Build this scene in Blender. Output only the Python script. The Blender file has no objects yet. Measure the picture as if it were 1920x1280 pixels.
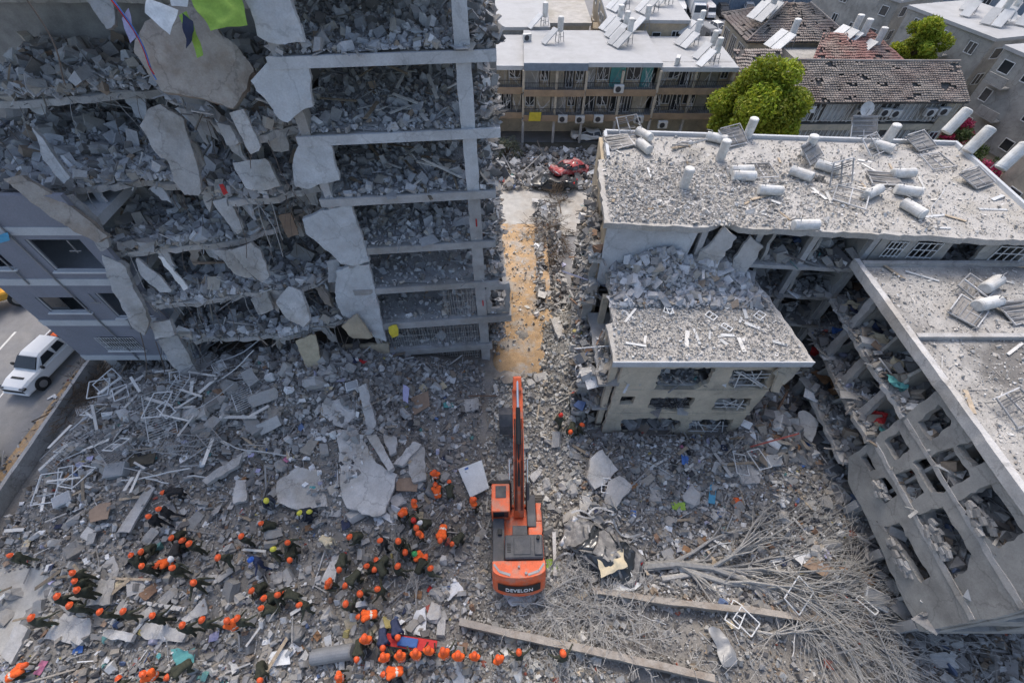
import bpy, bmesh, math, random
import numpy as np
from mathutils import Vector, Matrix, Euler, noise
from mathutils.geometry import tessellate_polygon

# ---------------------------------------------------------------- camera, world, sun
scene = bpy.context.scene
C = scene.collection
R = math.radians
PITCH = R(50.6); FPX = 853.33; CAMZ = 28.0
cam = bpy.data.cameras.new('camera'); cam.lens = 16; cam.sensor_width = 36
cam.clip_start = 0.1; cam.clip_end = 3000
cam_o = bpy.data.objects.new('camera', cam); C.objects.link(cam_o)
cam_o.location = (0, 0, CAMZ); cam_o.rotation_euler = (R(90) - PITCH, 0, 0)
scene.camera = cam_o
SUN_EL, SUN_AZ = 54, -4          # azimuth clockwise from +Y
world = bpy.data.worlds.new('World'); scene.world = world; world.use_nodes = True
wn = world.node_tree.nodes; wl = world.node_tree.links
sky = wn.new('ShaderNodeTexSky'); sky.sky_type = 'NISHITA'; sky.sun_disc = False
sky.sun_elevation = R(SUN_EL); sky.sun_rotation = R(SUN_AZ); sky.dust_density = 4.0; sky.ozone_density = 1.0; sky.air_density = 1.0
wl.new(sky.outputs[0], wn['Background'].inputs[0]); wn['Background'].inputs[1].default_value = 0.15
sun = bpy.data.lights.new('sun', 'SUN'); sun.energy = 1.1; sun.angle = R(20); sun.color = (1.0, 0.95, 0.88)
sun_o = bpy.data.objects.new('sun', sun); C.objects.link(sun_o); sun_o.location = (30, 40, 60)
sun_o.rotation_euler = (R(90 - SUN_EL), 0, R(180 - SUN_AZ))
scene.view_settings.view_transform = 'Standard'; scene.view_settings.look = 'None'
scene.view_settings.exposure = 0.68; scene.view_settings.gamma = 1.0
scene.render.engine = 'CYCLES'

# ---------------------------------------------------------------- pixel -> place
SP, CP = math.sin(PITCH), math.cos(PITCH)
def ray(u, v):
    a = (u - 960) / FPX; b = (640 - v) / FPX
    return Vector((a, CP + b * SP, -SP + b * CP))
CAM = Vector((0, 0, CAMZ))
def atz(u, v, z): d = ray(u, v); return CAM + d * ((z - CAMZ) / d.z)
def aty(u, v, y): d = ray(u, v); return CAM + d * (y / d.y)
def atx(u, v, x): d = ray(u, v); return CAM + d * (x / d.x)
def atp(u, v, p0, n):
    d = ray(u, v); return CAM + d * ((Vector(p0) - CAM).dot(n) / d.dot(n))

# ---------------------------------------------------------------- materials
MATS = {}
def mat(name, col, rough=0.85, var=0.18, scale=1.2, bump=0.25, bscale=18, stain=None, stain_amt=0.5, stain_scale=0.35,
        attr=False, crack=0.0, orand=0.0, metal=0.0, spec=0.3, fine=0.1):
    m = bpy.data.materials.new(name); m.use_nodes = True; MATS[name] = m
    nt = m.node_tree; N = nt.nodes; L = nt.links; b = N['Principled BSDF']
    b.inputs['Roughness'].default_value = rough; b.inputs['Metallic'].default_value = metal
    b.inputs['Specular IOR Level'].default_value = spec
    geo = N.new('ShaderNodeNewGeometry'); pos = geo.outputs['Position']
    def noi(sc, det=6, ro=0.6):
        t = N.new('ShaderNodeTexNoise'); t.inputs['Scale'].default_value = sc; t.inputs['Detail'].default_value = det
        t.inputs['Roughness'].default_value = ro; L.new(pos, t.inputs['Vector']); return t
    def ramp(src, lo, hi, a, c):
        r = N.new('ShaderNodeMapRange'); r.inputs[1].default_value = lo; r.inputs[2].default_value = hi
        r.inputs[3].default_value = a; r.inputs[4].default_value = c; L.new(src, r.inputs[0]); return r.outputs[0]
    if attr:
        at = N.new('ShaderNodeAttribute'); at.attribute_name = 'Col'; base = at.outputs['Color']
    else:
        rgb = N.new('ShaderNodeRGB'); rgb.outputs[0].default_value = (*col, 1); base = rgb.outputs[0]
    def mul(colsock, fac):
        mx = N.new('ShaderNodeVectorMath'); mx.operation = 'SCALE'; L.new(colsock, mx.inputs[0]); L.new(fac, mx.inputs['Scale']); return mx.outputs[0]
    if stain:
        n2 = noi(stain_scale, 5, 0.65); f = ramp(n2.outputs[0], 0.47, 0.62, 0, stain_amt)
        mx = N.new('ShaderNodeMix'); mx.data_type = 'RGBA'; L.new(f, mx.inputs[0]); L.new(base, mx.inputs[6]); mx.inputs[7].default_value = (*stain, 1)
        base = mx.outputs[2]
    if var:
        n1 = noi(scale, 7, 0.65); base = mul(base, ramp(n1.outputs[0], 0.3, 0.7, 1 - var, 1 + var))
    if fine:
        n4 = noi(14, 3, 0.7); base = mul(base, ramp(n4.outputs[0], 0.3, 0.7, 1 - fine, 1 + fine))
    if crack:
        vo = N.new('ShaderNodeTexVoronoi'); vo.feature = 'DISTANCE_TO_EDGE'; vo.inputs['Scale'].default_value = 0.45
        nd = noi(2.2, 4); ad = N.new('ShaderNodeVectorMath'); ad.operation = 'ADD'; sc_ = N.new('ShaderNodeVectorMath'); sc_.operation = 'SCALE'; sc_.inputs['Scale'].default_value = 0.7
        L.new(nd.outputs['Color'], sc_.inputs[0]); L.new(pos, ad.inputs[0]); L.new(sc_.outputs[0], ad.inputs[1]); L.new(ad.outputs[0], vo.inputs['Vector'])
        base = mul(base, ramp(vo.outputs['Distance'], 0.0, 0.022, 1 - crack, 1.0))
    if orand:
        oi = N.new('ShaderNodeObjectInfo'); base = mul(base, ramp(oi.outputs['Random'], 0, 1, 1 - orand, 1 + orand))
    L.new(base, b.inputs['Base Color'])
    if bump:
        n3 = noi(bscale, 6, 0.7); bp = N.new('ShaderNodeBump'); bp.inputs['Strength'].default_value = bump; bp.inputs['Distance'].default_value = 0.06
        L.new(n3.outputs[0], bp.inputs['Height']); L.new(bp.outputs[0], b.inputs['Normal'])
    return m
mat('concrete', (0.39, 0.39, 0.39), stain=(0.26, 0.235, 0.20), stain_amt=0.55, orand=0.12)
mat('slab', (0.48, 0.47, 0.455), stain=(0.30, 0.27, 0.225), stain_amt=0.6, orand=0.14, bump=0.6, crack=.3, bscale=7)
mat('slab_brown', (0.36, 0.325, 0.285), stain=(0.27, 0.22, 0.175), stain_amt=0.7, bump=0.6, stain_scale=0.9, crack=.3, bscale=7)
mat('plaster_pale', (0.53, 0.55, 0.565), crack=.2, var=0.14, stain=(0.36, 0.36, 0.36), stain_amt=0.4, bump=0.15)
mat('plaster_blue', (0.235, 0.245, 0.285), var=0.08, stain=(0.20, 0.205, 0.235), bump=0.1, scale=0.6)
mat('band_white', (0.50, 0.52, 0.54), var=0.1, bump=0.1)
mat('plaster_beige', (0.52, 0.465, 0.37), crack=.2, var=0.14, stain=(0.33, 0.315, 0.275), stain_amt=0.6, bump=0.25)
mat('plaster_grey', (0.39, 0.38, 0.355), crack=.25, var=0.16, stain=(0.24, 0.235, 0.22), stain_amt=0.6)
mat('plaster_ochre', (0.46, 0.385, 0.28), var=0.15, stain=(0.32, 0.29, 0.24), stain_amt=0.7)
mat('band_brown', (0.36, 0.26, 0.17), var=0.2, stain=(0.3, 0.24, 0.19))
mat('roof_dust', (0.43, 0.415, 0.39), var=0.16, stain=(0.36, 0.335, 0.29), stain_amt=0.65, bump=0.45, stain_scale=0.5, fine=0.16)
mat('roof_dark', (0.39, 0.375, 0.35), var=0.2, stain=(0.09, 0.085, 0.08), stain_amt=0.75, bump=0.4, stain_scale=0.22, fine=0.16)
mat('roof_white', (0.41, 0.415, 0.42), var=0.06, stain=(0.33, 0.33, 0.325), stain_amt=0.6, bump=0.05, stain_scale=0.2)
mat('ground', (0.25, 0.24, 0.225), var=0.25, stain=(0.15, 0.13, 0.105), stain_amt=0.7, bump=0.7, bscale=9, fine=0.22, stain_scale=0.3)
mat('dust_grey', (0.40, 0.40, 0.405), var=0.2, stain=(0.30, 0.285, 0.26), stain_amt=0.6, bump=0.6, bscale=9, fine=0.2, stain_scale=0.5)
mat('dirt', (0.42, 0.285, 0.16), var=0.25, stain=(0.38, 0.36, 0.33), stain_amt=0.85, bump=0.6, bscale=8, fine=0.25, stain_scale=0.7)
mat('sand_road', (0.42, 0.41, 0.385), var=0.15, stain=(0.33, 0.29, 0.24), stain_amt=0.6, bump=0.3)
mat('asphalt', (0.21, 0.21, 0.215), var=0.12, stain=(0.27, 0.26, 0.245), stain_amt=0.7, bump=0.15, stain_scale=0.25)
mat('asphalt_far', (0.2, 0.2, 0.205), var=0.1, stain=(0.27, 0.265, 0.255), stain_amt=0.5, bump=0)
mat('soil', (0.10, 0.09, 0.07), var=0.3, bump=0.5)
mat('paint_white', (0.62, 0.62, 0.6), var=0.2, bump=0)
mat('rubble', (1, 1, 1), attr=True, var=0.14, scale=3, bump=0.3, fine=0.12)
mat('chunk', (0.36, 0.355, 0.345), orand=0.3, stain=(0.28, 0.25, 0.21), stain_amt=0.5, stain_scale=1.2, bump=0.4)
mat('plank', (0.33, 0.27, 0.2), orand=0.45, var=0.3, scale=4)
mat('whitewood', (0.62, 0.61, 0.58), orand=0.2, var=0.12)
mat('pipe', (0.42, 0.42, 0.42), orand=0.4, rough=0.55, var=0.15)
mat('rebar', (0.16, 0.13, 0.11), var=0.2, bump=0, fine=0)
mat('wire_pale', (0.4, 0.39, 0.37), var=0.1, bump=0, fine=0)
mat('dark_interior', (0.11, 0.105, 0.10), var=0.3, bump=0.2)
mat('room_grey', (0.34, 0.335, 0.325), var=0.25, bump=0.2)
mat('frame_white', (0.66, 0.67, 0.67), rough=0.5, var=0.08, bump=0, fine=0.05)
mat('frame_dark', (0.05, 0.05, 0.055), rough=0.5, var=0.1, bump=0)
mat('glass', (0.035, 0.04, 0.045), rough=0.12, var=0.1, bump=0, spec=0.6, fine=0)
mat('tank_white', (0.62, 0.62, 0.60), rough=0.5, var=0.16, stain=(0.45, 0.42, 0.37), stain_amt=0.5, stain_scale=1.5, scale=2.5, bump=0.03, orand=0.1)
mat('panel_dust', (0.60, 0.58, 0.53), rough=0.5, var=0.1, bump=0)
mat('panel_dark', (0.26, 0.245, 0.225), rough=0.45, var=0.3, scale=5, bump=0.05)
mat('metal_grey', (0.28, 0.285, 0.29), rough=0.5, var=0.15, metal=0.3, bump=0.05)
mat('metal_pale', (0.52, 0.53, 0.53), rough=0.45, var=0.12, orand=0.2, bump=0.05)
mat('tile_grey', (0.32, 0.285, 0.255), var=0.22, scale=1.6, stain=(0.25, 0.19, 0.17), stain_amt=0.6, bump=0.2)
mat('tile_red', (0.30, 0.17, 0.15), var=0.3, scale=1.0, stain=(0.30, 0.25, 0.22), stain_amt=0.8, bump=0.2)
mat('bark_grey', (0.37, 0.36, 0.34), var=0.25, scale=5, bump=0.4, orand=0.2)
mat('bark', (0.12, 0.09, 0.065), var=0.25, scale=5, bump=0.4)
mat('exc_orange', (0.80, 0.145, 0.05), rough=0.5, var=0.12, scale=2, stain=(0.42, 0.27, 0.2), stain_amt=0.6, stain_scale=1.6, bump=0.04, spec=0.4)
mat('exc_dark', (0.075, 0.078, 0.085), rough=0.55, var=0.2, stain=(0.16, 0.155, 0.15), stain_amt=0.6, stain_scale=1.0, bump=0.08)
mat('exc_black', (0.03, 0.03, 0.03), rough=0.6, var=0.2, bump=0.1)
mat('track_steel', (0.11, 0.10, 0.09), rough=0.7, var=0.3, bump=0.2, stain=(0.24, 0.22, 0.19), stain_scale=2)
mat('chrome', (0.7, 0.7, 0.7), rough=0.2, var=0, metal=0.9, bump=0, fine=0)
mat('car_white', (0.78, 0.78, 0.77), rough=0.3, var=0.04, bump=0, spec=0.5, fine=0)
mat('car_silver', (0.5, 0.51, 0.52), rough=0.3, var=0.05, bump=0, spec=0.5, fine=0)
mat('car_black', (0.04, 0.042, 0.045), rough=0.3, var=0.1, bump=0, spec=0.5, fine=0)
mat('car_grey', (0.16, 0.165, 0.17), rough=0.35, var=0.1, bump=0, spec=0.5, fine=0)
mat('car_red', (0.36, 0.05, 0.055), rough=0.5, var=0.3, scale=3, stain=(0.42, 0.38, 0.36), stain_amt=0.6, stain_scale=1.5, bump=0.1)
mat('wreck', (0.20, 0.195, 0.19), rough=0.8, var=0.3, scale=3, stain=(0.36, 0.34, 0.31), stain_amt=0.8, stain_scale=1.5, bump=0.3)
mat('rubber', (0.03, 0.03, 0.03), rough=0.8, var=0.2, bump=0.1)
mat('rim', (0.28, 0.28, 0.28), rough=0.4, var=0.1, bump=0, metal=0.4)
mat('loader_yellow', (0.70, 0.36, 0.05), rough=0.5, var=0.12, bump=0.05)
mat('olive', (0.052, 0.055, 0.038), var=0.3, scale=9, bump=0.3, orand=0.35)
mat('navy', (0.03, 0.035, 0.05), var=0.3, scale=9, bump=0.3, orand=0.3)
mat('black_cloth', (0.028, 0.028, 0.03), var=0.3, scale=9, bump=0.3)
mat('skin', (0.42, 0.26, 0.19), var=0.1, bump=0)
mat('boot', (0.035, 0.03, 0.027), var=0.2, bump=0)
mat('helmet_orange', (0.78, 0.12, 0.035), rough=0.4, var=0.05, bump=0, orand=0.12)
mat('helmet_yellow', (0.62, 0.58, 0.08), rough=0.4, var=0.05, bump=0)
mat('helmet_white', (0.75, 0.75, 0.74), rough=0.4, var=0.05, bump=0)
mat('helmet_blue', (0.04, 0.13, 0.5), rough=0.4, var=0.05, bump=0)
mat('helmet_green', (0.05, 0.3, 0.1), rough=0.4, var=0.05, bump=0)
mat('helmet_red', (0.55, 0.04, 0.03), rough=0.4, var=0.05, bump=0)
mat('vest_orange', (0.88, 0.14, 0.03), var=0.12, scale=7, bump=0.25)
mat('reflect', (0.7, 0.7, 0.6), var=0.05, bump=0)
mat('mattress', (0.66, 0.69, 0.70), var=0.08, bump=0.2, bscale=5)
def flat(name, col, rough=0.7, var=0.15): return mat(name, col, rough=rough, var=var, scale=2.5, bump=0.2, bscale=7, orand=0.15)
flat('cloth_green', (0.26, 0.40, 0.07)); flat('cloth_orange', (0.85, 0.15, 0.04)); flat('cloth_blue', (0.07, 0.16, 0.42)); flat('cloth_white', (0.68, 0.69, 0.70))
flat('cloth_red', (0.5, 0.04, 0.04)); flat('cloth_teal', (0.12, 0.36, 0.36)); flat('cloth_pink', (0.42, 0.15, 0.24)); flat('cloth_yellow', (0.62, 0.5, 0.06))
flat('cloth_navy', (0.035, 0.045, 0.09)); flat('cloth_beige', (0.5, 0.43, 0.3)); flat('cloth_lilac', (0.42, 0.41, 0.6)); flat('cloth_brown', (0.3, 0.17, 0.09))
flat('board_white', (0.66, 0.67, 0.67), 0.5); flat('board_grey', (0.36, 0.37, 0.38)); flat('board_brown', (0.29, 0.21, 0.155)); flat('sea_blue', (0.1, 0.36, 0.56)); flat('fence_blue', (0.20, 0.25, 0.31)); flat('leafgrey', (0.16, 0.18, 0.13))

def leaf_mat(name, c1, c2):
    m = mat(name, c1, rough=0.6, var=0.3, scale=1.2, bump=0, fine=0.2)
    nt = m.node_tree; b = nt.nodes['Principled BSDF']
    at = nt.nodes.new('ShaderNodeAttribute'); at.attribute_name = 'Col'
    src = b.inputs['Base Color'].links[0].from_socket
    vm = nt.nodes.new('ShaderNodeVectorMath'); vm.operation = 'MULTIPLY'; nt.links.new(src, vm.inputs[0]); nt.links.new(at.outputs['Color'], vm.inputs[1])
    nt.links.new(vm.outputs[0], b.inputs['Base Color'])
    b.inputs['Transmission Weight'].default_value = 0
    tr = nt.nodes.new('ShaderNodeBsdfTranslucent'); nt.links.new(vm.outputs[0], tr.inputs[0])
    mx = nt.nodes.new('ShaderNodeMixShader'); mx.inputs[0].default_value = 0.35
    out = nt.nodes['Material Output']; nt.links.new(b.outputs[0], mx.inputs[1]); nt.links.new(tr.outputs[0], mx.inputs[2]); nt.links.new(mx.outputs[0], out.inputs[0])
    return m
leaf_mat('leaf_bright', (0.27, 0.33, 0.035), None); leaf_mat('leaf_dark', (0.055, 0.085, 0.03), None); leaf_mat('leaf_pink', (0.30, 0.03, 0.09), None); leaf_mat('leaf_dusty', (0.14, 0.155, 0.11), None)

# ---------------------------------------------------------------- mesh helpers
BASE = {}
def tag(o, label=None, cat=None, group=None, kind=None):
    if label: o['label'] = label
    if cat: o['category'] = cat
    if group: o['group'] = group
    if kind: o['kind'] = kind
    return o
def empty(name, loc, label, cat, group=None):
    o = bpy.data.objects.new(name, None); C.objects.link(o); o.location = loc; o.empty_display_size = 0.3
    BASE[o.name] = Vector(loc); return tag(o, label, cat, group)
class MB:
    def __init__(s): s.v = []; s.f = []; s.mi = []; s.cm = 0
    def add(s, vs, fs):
        n = len(s.v); s.v += [tuple(p) for p in vs]; s.f += [tuple(i + n for i in f) for f in fs]; s.mi += [s.cm] * len(fs); return s
    def obb(s, c, ax, ay, az):     # half axes
        c, ax, ay, az = Vector(c), Vector(ax), Vector(ay), Vector(az)
        vs = [c + ax * i + ay * j + az * k for i in (-1, 1) for j in (-1, 1) for k in (-1, 1)]
        return s.add(vs, [(0, 1, 3, 2), (4, 6, 7, 5), (0, 4, 5, 1), (2, 3, 7, 6), (0, 2, 6, 4), (1, 5, 7, 3)])
    def box(s, x0, x1, y0, y1, z0, z1):
        return s.obb(((x0 + x1) / 2, (y0 + y1) / 2, (z0 + z1) / 2), ((x1 - x0) / 2, 0, 0), (0, (y1 - y0) / 2, 0), (0, 0, (z1 - z0) / 2))
    def bar(s, p, q, w, h=None, up=(0, 0, 1)):
        p, q = Vector(p), Vector(q); d = (q - p)
        if d.length < 1e-6: return s
        d2 = d.normalized(); up = Vector(up)
        if abs(d2.dot(up)) > 0.97: up = Vector((1, 0, 0))
        a = d2.cross(up).normalized(); b = a.cross(d2)
        return s.obb((p + q) / 2, d / 2, a * w / 2, b * (h or w) / 2)
    def tube(s, pts, r, n=6, caps=True):
        pts = [Vector(p) for p in pts]; rs = r if isinstance(r, (list, tuple)) else [r] * len(pts); vs = []; fs = []
        up = Vector((0, 0, 1)); prev = None
        for i, p in enumerate(pts):
            d = (pts[min(i + 1, len(pts) - 1)] - pts[max(i - 1, 0)]).normalized()
            if prev is None:
                a = d.cross(up)
                if a.length < 0.1: a = d.cross(Vector((1, 0, 0)))
                a.normalize()
            else:
                a = prev - d * prev.dot(d)
                if a.length < 1e-4: a = d.cross(up)
                a.normalize()
            prev = a; b = d.cross(a)
            for k in range(n):
                t = 2 * math.pi * k / n; vs.append(p + (a * math.cos(t) + b * math.sin(t)) * rs[i])
        for i in range(len(pts) - 1):
            for k in range(n):
                k2 = (k + 1) % n; fs.append((i * n + k, i * n + k2, (i + 1) * n + k2, (i + 1) * n + k))
        if caps:
            fs.append(tuple(range(n - 1, -1, -1))); m = (len(pts) - 1) * n; fs.append(tuple(m + k for k in range(n)))
        return s.add(vs, fs)
    def poly(s, outer, holes=(), off=(0, 0, 0)):
        """outline (and holes) in space, extruded by the vector off"""
        off = Vector(off); loops = [[Vector(p) for p in outer]] + [[Vector(p) for p in h] for h in holes]
        tris = tessellate_polygon(loops); flatp = [p for l in loops for p in l]; n = len(flatp)
        fs = []
        for t in tris:
            a, b, c = (flatp[i] for i in t)
            nn = (b - a).cross(c - a)
            t = tuple(t) if nn.dot(off) < 0 else tuple(reversed(t))
            fs.append(t); fs.append(tuple(i + n for i in reversed(t)))
        k = 0
        for l in loops:
            m = len(l)
            for i in range(m):
                a, b = k + i, k + (i + 1) % m; fs.append((a, b, b + n, a + n))
            k += m
        return s.add(flatp + [p + off for p in flatp], fs)
    def build(s, name, m, parent=None, smooth=False, base=None, bevel=0, label=None, cat=None, group=None, kind=None):
        if base is None:
            if parent is not None: base = BASE[parent.name]
            else:
                a = np.array(s.v); base = Vector((a[:, 0].mean(), a[:, 1].mean(), a[:, 2].min()))
        base = Vector(base)
        me = bpy.data.meshes.new(name)
        me.from_pydata([(v[0] - base.x, v[1] - base.y, v[2] - base.z) for v in s.v], [], s.f)
        for mm in (m if isinstance(m, (list, tuple)) else [m]): me.materials.append(MATS[mm] if isinstance(mm, str) else mm)
        if s.cm: me.polygons.foreach_set('material_index', s.mi)
        if bevel or smooth:
            bm = bmesh.new(); bm.from_mesh(me)
            if bevel:
                bmesh.ops.recalc_face_normals(bm, faces=bm.faces)
                bmesh.ops.bevel(bm, geom=[e for e in bm.edges if e.is_manifold and e.calc_face_angle(0) > 0.5], offset=bevel, segments=1, affect='EDGES', clamp_overlap=True)
            if smooth:
                for f in bm.faces: f.smooth = True
            bm.to_mesh(me); bm.free()
        me.update()
        o = bpy.data.objects.new(name, me); C.objects.link(o)
        if parent is not None: o.parent = parent; BASE[o.name] = BASE[parent.name]
        else: o.location = base; BASE[o.name] = base
        return tag(o, label, cat, group, kind)
def B(): return MB()
def copy_tree(o, parent=None):
    c = o.copy(); C.objects.link(c)
    if parent is not None: c.parent = parent
    for ch in o.children: copy_tree(ch, c)
    return c
def place(o, loc, rz=0, sc=1, rx=0, ry=0, label=None, group=None):
    o.location = loc; o.rotation_euler = (rx, ry, rz); o.scale = (sc, sc, sc)
    if label: o['label'] = label
    if group: o['group'] = group
    return o
class Proto:          # the first use is the prototype itself, later uses are copies
    def __init__(s, o): s.o = o; s.used = False
    def __call__(s, *a, **k):
        if not s.used: s.used = True; s.fresh = [s.o]; return place(s.o, *a, **k)
        return place(copy_tree(s.o), *a, **k)
def ragged(pts, amp, step, rnd, keep=()):
    """roughen an outline; edges whose index is in keep stay straight"""
    out = []; n = len(pts)
    for i in range(n):
        a, b = Vector(pts[i]), Vector(pts[(i + 1) % n]); L = (b - a).length
        if i in keep or L < step: out.append(a); continue
        k = max(2, int(L / step)); u = (b - a).normalized()
        c = Vector(pts[(i + 2) % n]) - a; nn = u.cross(c)
        nn = nn.normalized() if nn.length > 1e-6 else Vector((0, 0, 1))
        side = nn.cross(u)
        out.append(a)
        for j in range(1, k): out.append(a.lerp(b, (j + rnd.uniform(-.25, .25)) / k) + side * rnd.uniform(-amp, amp))
    return out

# ---------------------------------------------------------------- many small pieces as one mesh
CUBE = np.array([(i, j, k) for i in (-.5, .5) for j in (-.5, .5) for k in (-.5, .5)])
CF = np.array([(0, 1, 3, 2), (4, 6, 7, 5), (0, 4, 5, 1), (2, 3, 7, 6), (0, 2, 6, 4), (1, 5, 7, 3)])
def rotm(rng, n, flat=None):
    """random rotations; flat = how far from lying flat (radians)"""
    if flat is None:
        q = rng.normal(size=(n, 4)); q /= np.linalg.norm(q, axis=1)[:, None]
    else:
        yaw = rng.uniform(0, 2 * np.pi, n); ax = rng.uniform(0, 2 * np.pi, n); t = np.abs(rng.normal(0, flat, n))
        q1 = np.stack([np.cos(yaw / 2), 0 * yaw, 0 * yaw, np.sin(yaw / 2)], 1)
        q2 = np.stack([np.cos(t / 2), np.sin(t / 2) * np.cos(ax), np.sin(t / 2) * np.sin(ax), 0 * t], 1)
        w1, x1, y1, z1 = q2.T; w2, x2, y2, z2 = q1.T
        q = np.stack([w1*w2-x1*x2-y1*y2-z1*z2, w1*x2+x1*w2+y1*z2-z1*y2, w1*y2-x1*z2+y1*w2+z1*x2, w1*z2+x1*y2-y1*x2+z1*w2], 1)
    w, x, y, z = q.T
    return np.stack([np.stack([1-2*(y*y+z*z), 2*(x*y-z*w), 2*(x*z+y*w)], 1), np.stack([2*(x*y+z*w), 1-2*(x*x+z*z), 2*(y*z-x*w)], 1), np.stack([2*(x*z-y*w), 2*(y*z+x*w), 1-2*(x*x+y*y)], 1)], 1)
PAL_GREY = [((.33, .325, .315), 5), ((.26, .255, .25), 5), ((.42, .415, .405), 4), ((.20, .195, .19), 4), ((.33, .30, .26), 3), ((.56, .56, .55), 1.5), ((.30, .25, .2), .8), ((.16, .15, .145), .8)]
PAL_LITTER = PAL_GREY + [((.68, .69, .7), 1.2), ((.12, .17, .30), .08), ((.36, .10, .08), .06), ((.12, .26, .25), .07), ((.45, .38, .16), .06), ((.25, .16, .11), .4), ((.36, .36, .46), .12), ((.05, .05, .055), .5)]
PAL_ROOF = [((.45, .43, .40), 6), ((.52, .505, .48), 5), ((.38, .36, .335), 4), ((.62, .61, .59), 2), ((.33, .31, .28), 1.5), ((.25, .23, .21), .5)]
PAL_DARK = [((.25, .245, .24), 5), ((.33, .325, .31), 4), ((.18, .17, .16), 3), ((.42, .42, .41), 2.5), ((.27, .22, .17), 1.5), ((.5, .5, .49), 1), ((.1, .13, .2), .3), ((.3, .1, .07), .25)]
PAL_TOWER = [((.44, .445, .455), 5), ((.37, .37, .375), 5), ((.52, .52, .525), 4), ((.29, .285, .28), 3), ((.42, .39, .345), 3), ((.60, .60, .60), 1.5), ((.2, .19, .18), 1.2), ((.33, .26, .2), .6)]
class Scatter:
    def __init__(s, seed): s.rng = np.random.default_rng(seed); s.V = []; s.COL = []; s.n = 0
    def add(s, P, size, kind='chunk', pal=PAL_GREY, flat=None, sink=0.13, sigma=0.38):
        rng = s.rng; P = np.asarray(P, float); n = len(P)
        if n == 0: return s
        sz = size * np.exp(rng.normal(0, sigma, n)); sz = np.minimum(sz, size * 1.9)
        jit = rng.uniform(-.2, .2, (n, 8, 3))
        if kind == 'chunk': a = np.stack([rng.uniform(.7, 1.3, n), rng.uniform(.55, 1, n), rng.uniform(.4, .8, n)], 1)
        elif kind == 'block': a = np.stack([rng.uniform(1, 1.5, n), rng.uniform(.7, .9, n), rng.uniform(.5, .7, n)], 1); jit *= .3
        elif kind == 'plate': a = np.stack([rng.uniform(.9, 1.6, n), rng.uniform(.7, 1.1, n), rng.uniform(.06, .14, n)], 1)
        elif kind == 'stick': a = np.stack([rng.uniform(2.5, 6, n), rng.uniform(.12, .24, n), rng.uniform(.07, .15, n)], 1); jit *= .25
        elif kind == 'wire': a = np.stack([rng.uniform(3, 8, n), rng.uniform(.05, .08, n), rng.uniform(.05, .08, n)], 1); jit *= .2
        v = (CUBE[None] + jit) * a[:, None, :] * sz[:, None, None]
        M = rotm(rng, n, flat); v = np.einsum('nij,nkj->nki', M, v)
        zmin = v[:, :, 2].min(1); P = P.copy(); P[:, 2] -= zmin * (1 - 2 * sink)
        v += P[:, None, :]
        w = np.array([p[1] for p in pal]); cols = np.array([p[0] for p in pal]); idx = rng.choice(len(pal), n, p=w / w.sum())
        c = cols[idx] * rng.uniform(.85, 1.15, (n, 1))
        s.V.append(v.reshape(-1, 3)); s.COL.append(np.repeat(c, 8, axis=0)); s.n += n; return s
    def build(s, name, label, cat, parent=None):
        V = np.concatenate(s.V); col = np.concatenate(s.COL); n = s.n
        base = np.array([V[:, 0].mean(), V[:, 1].mean(), V[:, 2].min()]) if parent is None else np.array(BASE[parent.name])
        me = bpy.data.meshes.new(name)
        me.vertices.add(n * 8); me.vertices.foreach_set('co', (V - base).ravel().astype('f4'))
        F = (CF[None] + (np.arange(n) * 8)[:, None, None]).reshape(-1)
        me.loops.add(n * 24); me.loops.foreach_set('vertex_index', F.astype('i4'))
        me.polygons.add(n * 6); me.polygons.foreach_set('loop_start', np.arange(0, n * 24, 4, dtype='i4'))
        a = me.attributes.new('Col', 'FLOAT_COLOR', 'POINT')
        a.data.foreach_set('color', np.concatenate([col, np.ones((n * 8, 1))], 1).ravel().astype('f4'))
        me.materials.append(MATS['rubble']); me.update(calc_edges=True); me.shade_flat()
        o = bpy.data.objects.new(name, me); C.objects.link(o)
        if parent is not None: o.parent = parent; tag(o, kind='stuff')
        else: o.location = base; tag(o, label, cat, kind='stuff')
        return o
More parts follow.
